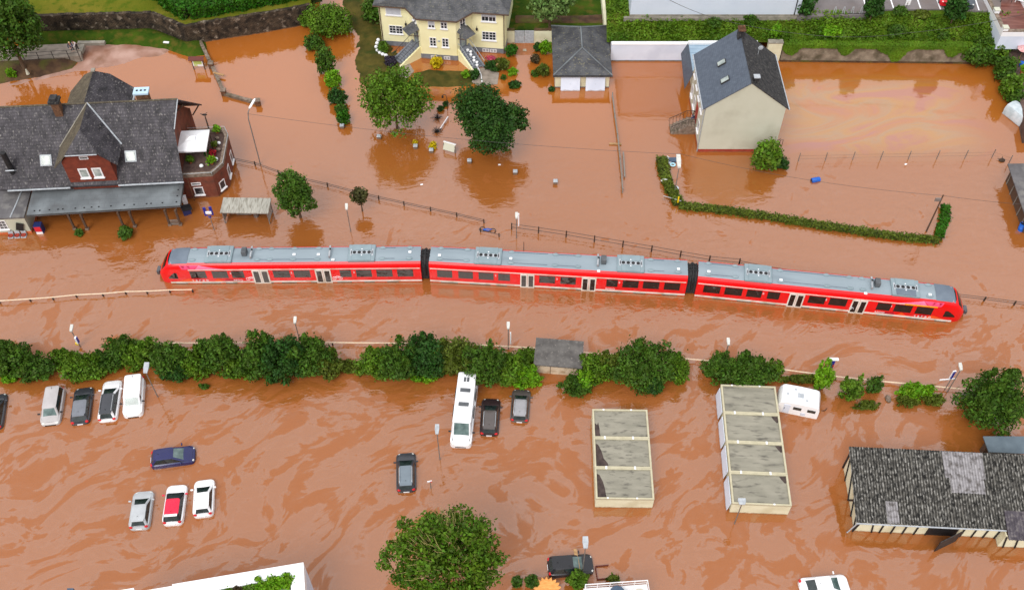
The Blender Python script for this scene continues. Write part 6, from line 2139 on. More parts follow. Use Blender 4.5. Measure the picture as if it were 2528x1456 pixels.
# ------------------------------------------------------------------ lamps, signs, rails
def hgt(base, top, z0=0.0):
    """height of a vertical post from its base and top picture points"""
    p = P(*base, z0)
    best = (1e9, z0)
    for k in range(400):
        z = z0 + k * .05
        d = Vector((p.x, p.y, z)) - Vector((0, 0, CH))
        dep = d.y * cos(TH) - d.z * sin(TH)
        x = 1264 + FPX * d.x / dep
        y = 728 - FPX * (d.y * sin(TH) + d.z * cos(TH)) / dep
        e = hypot(x - top[0], y - top[1])
        if e < best[0]: best = (e, z)
    return best[1] - z0

def platform_lamp(base, top, label, head="lamp_white", box=(.32, .58, .2), rz=0.0, name="platform_lamp", group="slim lamps along the platforms"):
    h = hgt(base, top)
    t = thing(name, P(*base, 0), label, "lamp", group, rz=rz)
    b = MB(); b.tube([(0, 0, -.8), (0, 0, h)], .06, 6, r1=.045); b.build("pole", M["pole"], t)
    b = MB(); b.rings([[(x * box[0] / 2 * s_, y0, z) for x, z in ((-1, -box[2] / 2), (1, -box[2] / 2), (1, box[2] / 2), (-1, box[2] / 2))] for y0, s_ in ((-.12, .7), (box[1] * .45, 1.0), (box[1], .9))])
    for i, v in enumerate(b.v): b.v[i] = (v[0], v[1], v[2] + h + v[1] * .25)
    b.build("lamp_head", M[head], t, bevel=.03)
    return t, h
platform_lamp((866, 572), (853, 516), "slim platform lamp standing in the water left of the small dead-looking tree", rz=.1)
l2, h2 = platform_lamp((1275, 588), (1274, 537), "slim platform lamp with white speaker post beside the start of the black fence")
b = MB(); b.box((.22, 0, 2.9), (.12, .12, 1.9)); b.build("side_panel", M["white"], l2)
platform_lamp((196, 852), (177, 815), "slim lamp above the hedge at far left, near a small information sign")
platform_lamp((739, 836), (723, 797), "slim lamp above the hedge left of the gap in the bushes")
l3, h3 = platform_lamp((1255, 860), (1253, 809), "slim lamp with white panel above the hedge left of the concrete hut")
b = MB(); b.box((.22, 0, 1.7), (.12, .1, 1.9)); b.build("side_panel", M["white"], l3)
platform_lamp((1787, 890), (1791, 846), "slim lamp behind the round bush left of the caravan")
platform_lamp((2338, 968), (2368, 908), "slim leaning lamp at the far right of the near platform")
platform_lamp((390, 980), (350, 922), "grey flat-headed lamp beside the small white van", head="zinc", box=(.5, .9, .16), name="street_lamp", group="lamps in the flooded car park")
platform_lamp((1086, 1134), (1074, 1068), "grey lamp in open water left of the camper van", head="zinc", box=(.4, .75, .16), name="street_lamp", group="lamps in the flooded car park")
platform_lamp((1437, 1416), (1441, 1348), "dark lamp post with grey head over the black saloon", head="zinc", box=(.5, .8, .2), name="street_lamp", group="lamps in the flooded car park")
platform_lamp((1813, 1292), (1832, 1241), "grey lamp in front of the right-hand garage row", head="zinc", box=(.7, .4, .14), name="street_lamp", group="lamps in the flooded car park")
platform_lamp((1665, 478), (1679, 412), "tall lamp with long white head in the corner of the low hedge", box=(.5, 1.5, .25), name="street_lamp", group="lamps north of the track")
t = thing("street_lamp", P(643, 406, 0), "tall curved street lamp with long white head north of the waiting shelter", "lamp", "lamps north of the track")
b = MB(); b.tube([(0, 0, -.8), (0, 0, 5.0), (-.02, .05, 6.8), (.08, .25, 7.6), (.3, .5, 8.0)], .075, 6, r1=.05); b.build("pole", M["pole"], t)
b = MB(); b.rings([[(.3 + .42 * f + .14 * s_ * cos(a), .5 + 1.15 * f, 8.03 + .25 * f + .1 * s_ * sin(a)) for a in [i * pi / 4 for i in range(8)]] for f, s_ in ((-.1, .5), (.1, 1), (.8, 1), (1.0, .6))]); b.build("lamp_head", M["white"], t)
t = thing("utility_pole", P(2287, 571, 0), "leaning utility pole at the right end of the low hedge", "pole")
b = MB(); b.tube([(0, 0, -1), (0, 0, 5.6)], .1, 7, r1=.07); b.build("pole", M["wood_dark"], t)
b = MB(); b.box((-.35, 0, 4.9), (.6, .12, .45)); b.build("junction_box", M["pole"], t)
def cable(label, pts, r=.022, sag=1.0):
    out = []
    for p, q in zip(pts, pts[1:]):
        for k in range(12):
            f = k / 12
            out.append(Vector(p).lerp(Vector(q), f) - Vector((0, 0, sag * 4 * f * (1 - f))))
    out.append(Vector(pts[-1]))
    b = MB(); b.tube(out, r, 4)
    return tag(b.build("overhead_cable", M["dark_metal"]), label, "cable", "overhead cables")
pt = P(2287, 571, 0) + Vector((0, 0, 5.5))
cable("thin overhead cable from the street lamp to the leaning pole at right", [P(643, 406, 0) + Vector((0, 0, 7.6)), P(1666, 478, 0) + Vector((0, 0, 6.0)), pt], sag=.8)
cable("thin overhead cable running off to the right from the leaning pole", [pt, pt + Vector((16, -2.0, .3))], sag=.4)
cable("dark cable sagging across the white hall front", [P(1640, -6, 9), P(1790, 52, 6.5), P(2040, 90, 5.5), P(2240, 82, 5.6), P(2528, 36, 8.2)], r=.03, sag=.3)

def sign_post(base, top, label, panels, group=None, name="platform_sign"):
    h = hgt(base, top)
    t = thing(name, P(*base, 0), label, "sign", group)
    b = MB(); b.tube([(0, 0, -.8), (0, 0, h)], .05, 6); b.build("post", M["pole"], t)
    for (x, y, z, sx, sy, sz, m_, nm, rz) in panels:
        b = MB(); b.box((x, y, z + h), (sx, sy, sz), rz=rz); b.build(nm, M[m_], t)
    return t
sign_post((529, 568), (516, 528), "blue platform sign with white plate left of the waiting shelter", [(-.34, .05, .3, .3, .12, 1.2, "sign_blue", "panel", .2), (.3, .1, .35, .3, .12, 1.2, "sign_blue", "panel", .2), (.02, -.02, .2, .62, .1, .35, "white", "number_plate", 0), (0, 0, -.45, .3, .08, .3, "sign_blue", "lower_plate", 0)])
sign_post((2037, 938), (2043, 900), "tall blue platform sign with white top by the caravan", [(0, .05, .3, .45, .12, 1.3, "sign_blue", "panel", 0), (0, .1, 1.0, .95, .3, .12, "white", "top_box", 0), (.16, 0, .1, .12, .13, .3, "sign_red", "emblem", 0)])
sign_post((199, 856), (201, 838), "small blue and white sign behind the hedge at far left", [(0, 0, .3, .16, .3, .9, "white", "panel", 0), (.1, 0, .3, .06, .28, .85, "sign_blue", "back_plate", 0), (-.15, 0, -.3, .3, .2, .25, "yellow_plastic", "ticket_box", 0)])
sign_post((2332, 962), (2343, 925), "narrow blue and white sign beside the leaning lamp at far right", [(-.1, 0, .4, .3, .12, 1.2, "white", "panel", .2), (-.1, -.08, .4, .22, .06, 1.1, "sign_blue", "face", .2), (-.3, 0, -.4, 1.6, .08, .12, "white", "cross_plate", .1)])
t = sign_post((1064, 1205), (1064, 1188), "small tilted sign on a thin post beside the lone grey car", [(-.05, 0, .02, .42, .06, .22, "white", "panel", .2), (.1, -.04, .03, .12, .04, .1, "sign_red", "mark", .2)], name="small_sign")
t = sign_post((2238, 36), (2240, 14), "white parking sign at the edge of the dry car park", [(-.12, 0, .0, .3, .05, .7, "white", "panel", .2), (.2, 0, .0, .3, .05, .7, "white", "panel", .2)], name="parking_sign")
t.location = P(2234, 28, PZ + .1)
t = thing("bicycle_rack", P(2102, 35, PZ + .12), "row of steel bicycle stands on the dry car park beside the hall", "rack")
b = MB(); b.tube([(-2.6, 0, .05), (2.6, 0, .05)], .05, 5); b.build("base_rail", M["dark_metal"], t)
for k in range(5):
    x = -2.2 + 1.1 * k
    b = MB(); b.tube([(x - .1, 0, .05), (x, .1, .95), (x + .12, .12, .95), (x + .2, 0, .05)], .045, 5); b.build("stand", M["zinc"], t)

# information board by the water
t = thing("information_board", P(493, 172, 0), "roofed wooden map board standing in the water below the stone wall", "sign")
b = MB()
for x in (-.68, .68):
    b.bb(x - .06, x + .06, -.05, .05, -.7, 1.75)
b.build("post", M["wood_dark"], t)
b = MB(); b.bb(-.62, .62, -.07, -.02, .55, 1.5); b.build("panel", M["white"], t)
b = MB(); b.bb(-.5, .5, -.09, -.071, .85, 1.42); b.bb(-.5, -.1, -.088, -.071, .62, .8); b.build("map", M["map_green"], t)
b = MB(); b.slab([(-.95, -.42, 1.7), (.95, -.42, 1.7), (.95, 0, 2.02), (-.95, 0, 2.02)], .06); b.slab([(-.95, 0, 2.02), (.95, 0, 2.02), (.95, .42, 1.7), (-.95, .42, 1.7)], .06); b.build("roof", M["rust_brown"], t)
t = thing("notice_stand", P(1110, 374, 0), "white sloping notice stand on two posts near the dark round tree", "sign", rz=radians(-22))
b = MB()
for x in (-.72, .72):
    b.bb(x - .05, x + .05, -.05, .05, -.7, 1.0)
b.build("post", M["wood_grey"], t)
b = MB(); b.box((0, -.05, .75), (1.4, .06, .95), rx=-.5); b.build("panel", M["cream"], t)
b = MB(); b.box((0, .2, 1.16), (1.55, .25, .1), rx=-.5); b.build("top_box", M["white"], t)
# low stone wall with pillars in the flooded garden
def wallrun(b, px, wd, h, z=0.0):
    pts = [P(*p, z) for p in px]
    for a, c in zip(pts, pts[1:]):
        n = max(1, int((c - a).length / .7))
        d = (c - a).normalized(); q = Vector((-d.y, d.x, 0)) * wd / 2
        for k in range(n):
            p0, p1 = a.lerp(c, k / n), a.lerp(c, (k + 1) / n)
            hh_ = h + rnd.uniform(-.04, .04)
            b.prism([tuple((p0 - q).xy), tuple((p1 - q).xy), tuple((p1 + q).xy), tuple((p0 + q).xy)], -1, hh_)
t = thing("low_wall", P(553, 232, 0), "low stone garden wall with square pillars poking out of the flood at upper left", "wall")
o_ = t.location.copy()
b = MB(); wallrun(b, [(492, 100), (522, 162), (550, 225), (556, 236), (636, 258)], .42, .42)
b.v = [(v[0] - o_.x, v[1] - o_.y, v[2]) for v in b.v]; b.build("wall", M["garden_stone"], t, recalc=False)
for x, y in ((523, 168), (554, 235), (638, 260)):
    p = P(x, y, 0) - o_
    b = MB(); b.bb(p.x - .27, p.x + .27, p.y - .27, p.y + .27, -1, .75); pl_ = b.build("pillar", M["chim_brick"], t)
    b = MB(); b.bb(p.x - .33, p.x + .33, p.y - .33, p.y + .33, .753, .86); b.build("pillar_cap", M["garden_stone"], pl_)
b = MB(); b.box((0, 0, .12), (1.5, .25, .12), rz=-.35); tag(b.build("plank", M["wood"], loc=P(540, 185, .3)), "short pale board lying across the low stone garden wall", "plank")
# concrete gateposts in a line
for k, (x, y, lb) in enumerate(((845, 316, "square stub post at the foot of the clipped round shrub"), (936, 342, "square stub post left of the two with yellow flowers"), (1026, 366, "square stub post with a small yellow bloom behind it"), (1065, 376, "square stub post with a round yellow green plant behind it"), (1159, 402, "square stub post below the dark round tree"), (1272, 429, "square stub post right of the dark round tree"), (1371, 453, "square stub post standing alone in open water, rightmost of the line"))):
    t = thing("stub_post", P(x, y, 0), lb, "post", "square stub posts along the flooded road")
    b = MB(); b.bb(-.22, .22, -.22, .22, -.8, .42); b.build("post", M["garden_stone"], t)
    b = MB(); b.rings([[(-.26, -.26, .423), (.26, -.26, .423), (.26, .26, .423), (-.26, .26, .423)], [(-.2, -.2, .5), (.2, -.2, .5), (.2, .2, .5), (-.2, .2, .5)]]); b.build("cap", M["zinc"], t)
def shrubball(name, x, y, r, m, label, group=None, z=0.0, sc_=1.0, size=.14, flat_=.85):
    t = thing(name, P(x, y, z), label, "plant" if name != "shrub" else "shrub", group)
    V, Q = crown(int(x * 7 + y), (r, r, r * flat_), int(1400 * r * r) + 160, size, 9, .45, c=(0, 0, r * .55))
    np_mesh("foliage", V, Q, M[m], t)
    b = MB(); b.tube([(0, 0, -.5), (0, 0, r * .6)], .04, 5); b.build("stem", M["bark"], t)
    return t
shrubball("flowering_plant", 1025, 355, .35, "leaf_yellow", "small yellow bloom behind a stub post")
shrubball("flowering_plant", 1069, 364, .5, "leaf_yellow", "round yellow green plant behind a stub post")
def rail_fence(label, posts, rails, ph, name="rail_fence", group=None, mpost="post", mrail="dark_metal", r=.026, pw=.13, cat="fence", z0=0.0):
    pts = [P(x, y, z0) for x, y in posts]
    t = thing(name, pts[0], label, cat, group)
    o = pts[0]
    for p in pts:
        b = MB(); q = p - o; lean = rnd.uniform(-.04, .04)
        b.tube([(q.x, q.y, -.8), (q.x + lean, q.y, ph)], pw / 1.5, 4)
        b.build("post", M[mpost], t)
    for h in rails:
        b = MB(); b.tube([tuple((p - o).xy) + (h,) for p in pts], r, 5); b.build("rail", M[mrail], t)
    return t
rail_fence("black post and rail fence sloping past the round tree above the left carriage", [(580, 399), (630, 409), (688, 430), (742, 446), (809, 461), (872, 478), (935, 493), (998, 507), (1063, 521), (1128, 535), (1195, 551)], [.28, .52], .62)
rail_fence("short broken fence length dragged toward the track", [(1186, 572), (1232, 584)], [.3], .5)
rail_fence("black post and rail fence running behind the middle and right carriages", [(1263, 566), (1329, 575), (1397, 585), (1467, 597), (1537, 609), (1608, 621), (1679, 634), (1750, 646), (1824, 653)], [.35, .85], .95)
rail_fence("thin black fence running off to the right beyond the train", [(1824, 653), (1899, 668), (1984, 681), (2060, 690), (2360, 735), (2428, 743), (2503, 753), (2590, 766)], [.3, .6], .65)
rail_fence("cream pipe handrail along the near platform at far left", [(-30, 752), (0, 749), (77, 744), (133, 740), (190, 734), (256, 731), (312, 726), (365, 725), (420, 722), (476, 721)], [.42], .36, mpost="dark_metal", mrail="cream_pipe", r=.06, cat="railing", name="handrail")
rail_fence("long cream pipe handrail along the back of the hedge and near platform", [(380, 852), (480, 852), (575, 852), (700, 851), (822, 851), (955, 852), (1060, 854), (1190, 857), (1318, 864), (1445, 876), (1560, 884), (1695, 891), (1765, 897), (1915, 915), (2050, 933), (2160, 945), (2280, 956), (2395, 968), (2470, 976)], [.38], .32, mpost="dark_metal", mrail="cream_pipe", r=.065, cat="railing", name="handrail")
rail_fence("row of leaning thin steel posts carrying a wire fence in the flooded yard", [(1970 + 0, 399), (2037, 398), (2104, 396), (2173, 395), (2242, 394), (2312, 393), (2381, 392), (2448, 390), (2490, 405)], [.45, .9], 1.35, name="wire_fence", mpost="pole", mrail="dark_metal", r=.008, pw=.075)
rail_fence("dark railing on the dry path at top left where two people lean", [(20, 150), (60, 147), (96, 146), (133, 143), (170, 141), (196, 138)], [.5, 1.0], 1.02, name="path_railing", mpost="dark_metal", r=.025, pw=.07, cat="railing", z0=.95)
rail_fence("thin timber rail fence running from the hipped garage toward the track", [(1511, 240), (1517, 290), (1524, 340), (1530, 400), (1534, 440), (1536, 476)], [.3, .6], .75, mpost="wood_grey", mrail="wood_grey", r=.06, pw=.12)
b = MB(); b.box((0, 0, .25), (.14, 4.0, .14), rz=-.03); tag(b.build("plank", M["wood_grey"], loc=P(1540, 410, 0)), "long grey beam caught beside the lower timber rail fence", "plank")
b = MB(); b.box((0, 0, .1), (1.4, .25, .1), rz=-.05); tag(b.build("plank", M["wood"], loc=P(1519, 357, 0)), "short orange brown board floating at the timber rail fence", "plank")

# ------------------------------------------------------------------ floating things
t = thing("barrel", P(2013, 446, 0), "bright blue plastic barrel floating in the flooded yard", "barrel", rz=.25)
b = MB(); b.rings([[(x, .3 * s_ * cos(a), .1 + .3 * s_ * sin(a)) for a in [i * pi / 6 for i in range(12)]] for x, s_ in ((-.5, .9), (-.42, 1), (-.15, 1.0), (-.12, 1.04), (.12, 1.04), (.15, 1), (.42, 1), (.5, .9))]); b.build("body", M["blue_plastic"], t, smooth=40)
b = MB(); b.tube([(-.502, 0, .1), (-.53, 0, .1)], .22, 10); b.build("lid", M["blue_dark"], t)
t = thing("barrel", P(2519, 568, 0), "open blue barrel against the dark timber hut", "barrel", rz=.6)
b = MB(); b.rings([[(.3 * s_ * cos(a) + z * .35, .3 * s_ * sin(a) + z * .25, z) for a in [i * pi / 6 for i in range(12)]] for z, s_ in ((-.3, .95), (.2, 1), (.22, 1.05), (.3, 1.05), (.32, 1), (.7, .98))]); b.build("body", M["blue_plastic"], t, smooth=40)
b = MB(); b.tube([(.26, .19, .702), (.265, .19, .72)], .25, 10); b.build("opening", M["black"], t)
t = thing("bicycle", P(1203, 570, 0), "submerged blue bicycle caught on the broken fence", "bicycle", rz=-.2)
b = MB(); b.tube([(-.5, 0, .12), (0, .12, .22), (.5, .2, .16), (.1, -.05, .1), (-.5, 0, .12)], .06, 5); b.build("frame", M["blue_plastic"], t)
for x in (-.55, .6):
    b = MB(); b.tube([(x + .32 * cos(a), .05 + .25 * sin(a), .08 + .1 * sin(a)) for a in np.linspace(0, 2 * pi, 15)], .045, 5); b.build("wheel", M["rubber"], t)
t = thing("marker_rod", P(1293, 619, 0), "thin dark rod rising from the water just behind the middle carriage", "post")
b = MB(); b.tube([(0, 0, -.5), (0, 0, 1.4)], .035, 5); b.build("rod", M["dark_metal"], t)
# debris caught in the corner of the low hedge
def debris(nm, x, y, d, m_, label, cat, rz=0, rx=0, z=.1):
    b = MB(); b.box((0, 0, 0), d, rz=rz, rx=rx)
    return tag(b.build(nm, M[m_], loc=P(x, y, 0) + Vector((0, 0, z)), bevel=min(d) * .15), label, cat)
debris("storage_box", 1663, 397, (1.15, .65, .3), "slate_bin", "dark blue plastic box floating in the hedge corner", "box", rz=.06)
t = thing("swim_ring", P(1661, 407, .1), "pale blue inflatable ring floating below the dark blue box", "toy")
b = MB(); b.tube([(.26 * cos(a), .22 * sin(a), .02) for a in np.linspace(0, 2 * pi, 19)], .09, 8); b.build("ring", M["pale_blue"], t)
debris("crate", 1648, 393, (.5, .55, .2), "jacket_grey", "greyish crate beside the dark blue box", "crate", rz=.7)
debris("crate", 1651, 403, (.5, .35, .15), "zinc", "pale broken crate left of the inflatable ring", "crate", rz=-.4)
debris("plank", 1650, 440, (.1, 2.4, .1), "wood_dark", "dark plank along the inner side of the hedge", "plank", rz=.2)
debris("plank", 1648, 424, (.1, 1.8, .1), "wood_grey", "thin grey lath on the hedge slope", "plank", rz=.3)
debris("plank", 1646, 434, (.08, .9, .1), "wood", "short light stick beside the yellow canister", "plank", rz=.4)
debris("canister", 1650, 447, (.22, .32, .2), "yellow_plastic", "small yellow canister on the hedge", "canister", rz=.1, z=.25)
t = thing("basin", P(1640, 445, .35), "upturned white basin lying on the hedge", "basin")
b = MB(); b.ell((0, 0, 0), (.42, .26, .16), 12, 6); b.build("bowl", M["white"], t)
t = thing("sack", P(1667, 466, .1), "white bulky sack floating at the foot of the tall lamp", "sack")
b = MB(); b.ell((0, 0, .1), (.42, .32, .24), 10, 6); b.ell((-.4, .2, .1), (.3, .22, .18), 8, 5); b.build("bag", M["white_wall"], t, smooth=True)
t = thing("gate", P(1660, 500, 0), "white metal gate half sunk at the hedge corner", "gate", rz=radians(-22))
b = MB(); b.tube([(-1.1, 0, -.3), (-1.1, 0, .62), (.9, 0, .62), (.9, 0, -.3)], .04, 5); b.tube([(.75, 0, .62), (.75, 0, -.3)], .035, 5); b.build("frame", M["zinc"], t)
b = MB()
for k in range(9):
    b.tube([(-.95 + .19 * k, 0, -.3), (-.95 + .19 * k, 0, .6)], .014, 4)
b.build("bar", M["dark_metal"], t)
t = thing("marker_post", P(1672, 507, 0), "yellow marker post at the bend of the low hedge", "post")
b = MB(); b.bb(-.07, .07, -.04, .04, -.3, 1.35); b.build("post", M["yellow_plastic"], t)
debris("tray", 1693, 504, (.42, .3, .08), "violet_plastic", "violet plastic tray drifting inside the low hedge", "tray", rz=.3, z=.04)
for k, (x, y, lb) in enumerate(((1233, 407, "white scrap floating below the dark round tree"), (1041, 456, "tiny white scrap floating right of the small tree"), (2236, 406, "tiny pale scrap near the leaning steel posts"))):
    debris("litter", x, y, (.3, .18, .04), "white", lb, "litter", rz=.3 * k, z=.02)
debris("litter", 413, 113, (.75, .3, .12), "white", "white slab lying on the grass bank at top left", "litter", rz=-.1, z=.5)
debris("litter", 1295, 125, (.45, .5, .05), "cream", "square white board floating before the grey yard gate", "litter", rz=.05, z=.05)
b = MB(); b.rings([[(.22 * s_ * cos(a), .22 * s_ * sin(a), z) for a in [i * pi / 4 for i in range(8)]] for z, s_ in ((0, 1), (.75, .3))]); tag(b.build("garden_ornament", M["cream"], loc=P(69, 183, .6)), "small pale cone-shaped ornament on the dark bank at top left", "ornament")
t = thing("driftwood", P(2413 - 2378 + 2438, 397, 0), "dark root stump floating by the wire fence at right", "stump")
b = MB(); b.ell((0, 0, .05), (.4, .28, .25), 8, 5); b.tube([(0, 0, .1), (-.5, .2, .2)], .07, 5, r1=.02); b.tube([(0, 0, .1), (.1, .4, .35)], .07, 5, r1=.02); b.build("stump", M["post"], t)
# submerged trailer frame and plank by the black saloon
t = thing("trailer_frame", P(1488, 1413, 0), "half sunken rectangular trailer frame beside the black saloon", "trailer", rz=.1)
b = MB()
b.box((-.55, 0, .1), (.06, 1.15, .35)); b.box((0, -.58, .05), (1.15, .05, .3)); b.box((0.0, .58, .05), (1.15, .05, .3))
b.build("side_board", M["rust_brown"], t)
debris("plank", 1424, 1394, (.28, 2.3, .08), "wood", "pale split plank resting across the bonnet of the black saloon", "plank", rz=.13, z=.72)
t = thing("wooden_sun", P(1350, 1448, .9), "sun-shaped orange wooden panel with spiky rays at the lower edge", "ornament")
b = MB()
n = 9
pts = [(-.95, 0)] + [(-.95 * cos(pi * k / (2 * n)) * (1.0 if k % 2 == 0 else 1.28), .75 * sin(pi * k / (2 * n)) * (1.0 if k % 2 == 0 else 1.35)) for k in range(1, 2 * n)] + [(.95, 0)]
b.add([(x, 0, z) for x, z in pts] + [(x, .12, z) for x, z in pts], [tuple(range(len(pts))), tuple(range(2 * len(pts) - 1, len(pts) - 1, -1))] + [(i, len(pts) + i, len(pts) + (i + 1) % len(pts), (i + 1) % len(pts)) for i in range(len(pts))])
for i, v in enumerate(b.v): b.v[i] = (v[0], v[1] + v[2] * .8, v[2] * .6 - .6)
b.build("panel", mat("orange_wood", sc(214, 142, 70), sc(236, 172, 98), scale=3, rough=.7, stretch=(1, 5, 5)), t)
# play platform with white rail, bottom edge
hh = 3.0
c0, c1 = P(1442, 1441, hh), P(1600, 1430, hh)
t = thing("roof_balcony", (c0.x, c0.y, 0), "white framed roof balcony with dark red floor at the bottom edge", "balcony", rz=atan2(c1.y - c0.y, c1.x - c0.x))
ln = (c1 - c0).length
b = MB(); b.bb(0, ln, -4, 0, -1, hh - .9); b.build("wall", M["white"], t)
b = MB(); b.bb(.45, ln - .35, -4, -.5, hh - .897, hh - .86); b.build("floor", M["plinth_red"], t)
b = MB(); b.tube([(.1, -4, hh), (.1, -.05, hh), (ln - .05, -.05, hh), (ln - .05, -4, hh)], .06, 5); b.tube([(.1, -.05, hh - .45), (ln - .05, -.05, hh - .45)], .03, 4)
for k in range(6):
    b.tube([(.1 + (ln - .15) * k / 5, -.05, hh - .9), (.1 + (ln - .15) * k / 5, -.05, hh + .05)], .035, 4)
b.build("railing", M["frame_white"], t)
Tw = Matrix.Translation(t.location) @ Matrix.Rotation(t.rotation_euler.z, 4, 'Z')
p_ = thing("parasol", Tw @ Vector((ln * .5, -.85, hh - .86)), "round dark grey blue parasol on the roof balcony at the bottom edge", "parasol")
b = MB()
for i in range(12):
    a0, a1 = i * pi / 6, (i + 1) * pi / 6
    b.face(((0, 0, .9), (.62 * cos(a0), .62 * sin(a0), .74), (.62 * cos(a1), .62 * sin(a1), .74)))
b.build("canopy", M["slate_bin"], p_)
b = MB(); b.tube([(0, 0, 0), (0, 0, .88)], .03, 5); b.build("pole", M["metal"], p_)
for sx, lb in ((-.95, "left"), (1.0, "right")):
    c_ = thing("wire_chair", Tw @ Vector((ln * .5 + sx, -.85, hh - .86)), "white wire garden chair on the %s of the round parasol" % lb, "chair", "wire chairs on the roof balcony")
    b = MB(); b.tube([(.3 * cos(a), .3 * sin(a), .42) for a in np.linspace(0, 2 * pi, 13)], .02, 4)
    for k in range(5): b.tube([(-.25 + .125 * k, -.2, .42), (-.25 + .125 * k, .22, .42)], .012, 4)
    b.build("seat", M["frame_white"], c_)
    b = MB(); b.tube([(-.3, .15, .42), (-.28, .3, .85), (.28, .3, .85), (.3, .15, .42)], .02, 4)
    for k in range(4): b.tube([(-.18 + .12 * k, .22, .45), (-.18 + .12 * k, .3, .84)], .012, 4)
    b.build("backrest", M["frame_white"], c_)
    for x, y in ((-.2, -.2), (.2, -.2), (.2, .2), (-.2, .2)):
        b = MB(); b.tube([(x, y, 0), (x, y, .42)], .018, 4); b.build("leg", M["frame_white"], c_)
b = MB(); b.box((0, 0, .25), (.62, .5, .5)); tag(b.build("cushion", M["yellow_plastic"], loc=Tw @ Vector((ln - .8, -.85, hh - .855)), bevel=.08), "yellow orange cushion at the right end of the roof balcony", "cushion")
b = MB(); b.tube([(0, 0, -.5), (0, 0, 2.6)], .05, 5)
t = thing("small_sign", P(203, 1488, 0), "grey sign plate just showing at the bottom edge, lower left", "sign")
b.build("post", M["pole"], t)
b = MB(); b.box((0, 0, 2.75), (.5, .12, .45)); b.build("panel", M["slate_bin"], t)
# fallen tree trunks behind the round bush at right
for k, (x, y, lb) in enumerate(((2400, 975, "thick grey log lying behind the big round bush, upper one"), (2402, 990, "thick grey log lying behind the big round bush, lower one"))):
    t = thing("log", P(x, y, .1), lb, "log", rz=.1 - .25 * k)
    b = MB(); b.tube([(-1.1, 0, .05), (0, .05, .1), (1.6, 0, .05)], .26 - .03 * k, 8, r1=.2); b.build("trunk", M["wood_grey"], t)
t = thing("rock", P(2192, 985, 0), "grey boulder among the flooded plants right of the caravan", "rock")
b = MB(); b.ell((0, 0, .05), (.3, .45, .32), 7, 5); b.build("stone", M["garden_stone"], t)

# ------------------------------------------------------------------ people
def person(label, loc, rz, J, R, top, legs, hair, extra=None):
    """J: joint name -> xyz (x forward).  One continuous skinned body, clothing as children"""
    t = thing("person", loc, label, "person", rz=rz)
    def skin(nm, names, edges, m_, grow_=0.0, root=0, rad=None, sub=1):
        me = bpy.data.meshes.new(nm)
        me.from_pydata([J[k] for k in names], [(names.index(a), names.index(c)) for a, c in edges], [])
        me.materials.append(m_)
        o = bpy.data.objects.new(nm, me); C.objects.link(o); o.parent = t
        md = o.modifiers.new("skin", 'SKIN')
        me.skin_vertices.new() if not me.skin_vertices else None
        for i, k in enumerate(names):
            r = (rad or R)[k] + grow_
            me.skin_vertices[0].data[i].radius = (r, r)
            me.skin_vertices[0].data[i].use_root = i == root
        md.use_smooth_shade = True
        ss = o.modifiers.new("subdivision", 'SUBSURF'); ss.levels = sub; ss.render_levels = sub
        return o
    B = ["pelvis", "waist", "chest", "neck", "chin", "head", "crown"]
    ed = list(zip(B, B[1:]))
    names = B[:]
    for s_ in "lr":
        arm = ["sh" + s_, "el" + s_, "wr" + s_, "pa" + s_]
        leg = ["hip" + s_, "kn" + s_, "an" + s_, "toe" + s_]
        names += arm + leg
        ed += [("chest", arm[0])] + list(zip(arm, arm[1:])) + [("pelvis", leg[0])] + list(zip(leg, leg[1:]))
        # five fingers rooted in the palm
        pa, wr = Vector(J["pa" + s_]), Vector(J["wr" + s_])
        d = (pa - wr).normalized(); sd = d.cross(Vector((0, 0, 1))).normalized()
        for f in range(5):
            off = sd * (.034 - .022 * f) if f else sd * .045
            k1, k2 = "f%d%s1" % (f, s_), "f%d%s2" % (f, s_)
            ln_ = (.05, .075, .085, .08, .062)[f]
            J[k1] = tuple(pa + off + d * (.02 if f else -.02)); J[k2] = tuple(pa + off * (1 if f else 1.6) + d * ln_ + Vector((0, 0, -.035)))
            R[k1] = .011; R[k2] = .009
            names += [k1, k2]; ed += [("pa" + s_, k1), (k1, k2)]
    skin("body", names, ed, M["skin"], 0.0)
    skin("jacket", ["waist", "chest", "neck", "shl", "ell", "wrl", "shr", "elr", "wrr"], [("waist", "chest"), ("chest", "neck"), ("chest", "shl"), ("shl", "ell"), ("ell", "wrl"), ("chest", "shr"), ("shr", "elr"), ("elr", "wrr")], M[top], .02)
    skin("trousers", ["pelvis", "waist", "hipl", "knl", "anl", "hipr", "knr", "anr"], [("pelvis", "waist"), ("pelvis", "hipl"), ("hipl", "knl"), ("knl", "anl"), ("pelvis", "hipr"), ("hipr", "knr"), ("knr", "anr")], M[legs], .018)
    b = MB(); h_ = Vector(J["head"]); b.ell((h_.x - .03, h_.y, h_.z + .05), (.115, .1, .11), 10, 7); b.build("hair", M[hair], t, smooth=True)
    b = MB(); b.ell((h_.x + .1, h_.y, h_.z - .01), (.022, .014, .02), 6, 4); b.build("nose", M["skin"], t)
    b = MB()
    for y in (-.035, .035): b.ell((h_.x + .085, h_.y + y, h_.z + .02), (.012, .014, .01), 6, 4)
    b.box((h_.x + .088, h_.y, h_.z - .055), (.012, .045, .01))
    b.build("face", M["black"], t)
    for y in (-.098, .098):
        b = MB(); b.ell((h_.x, h_.y + y, h_.z), (.025, .014, .035), 6, 4); b.build("ear", M["skin"], t)
    return t
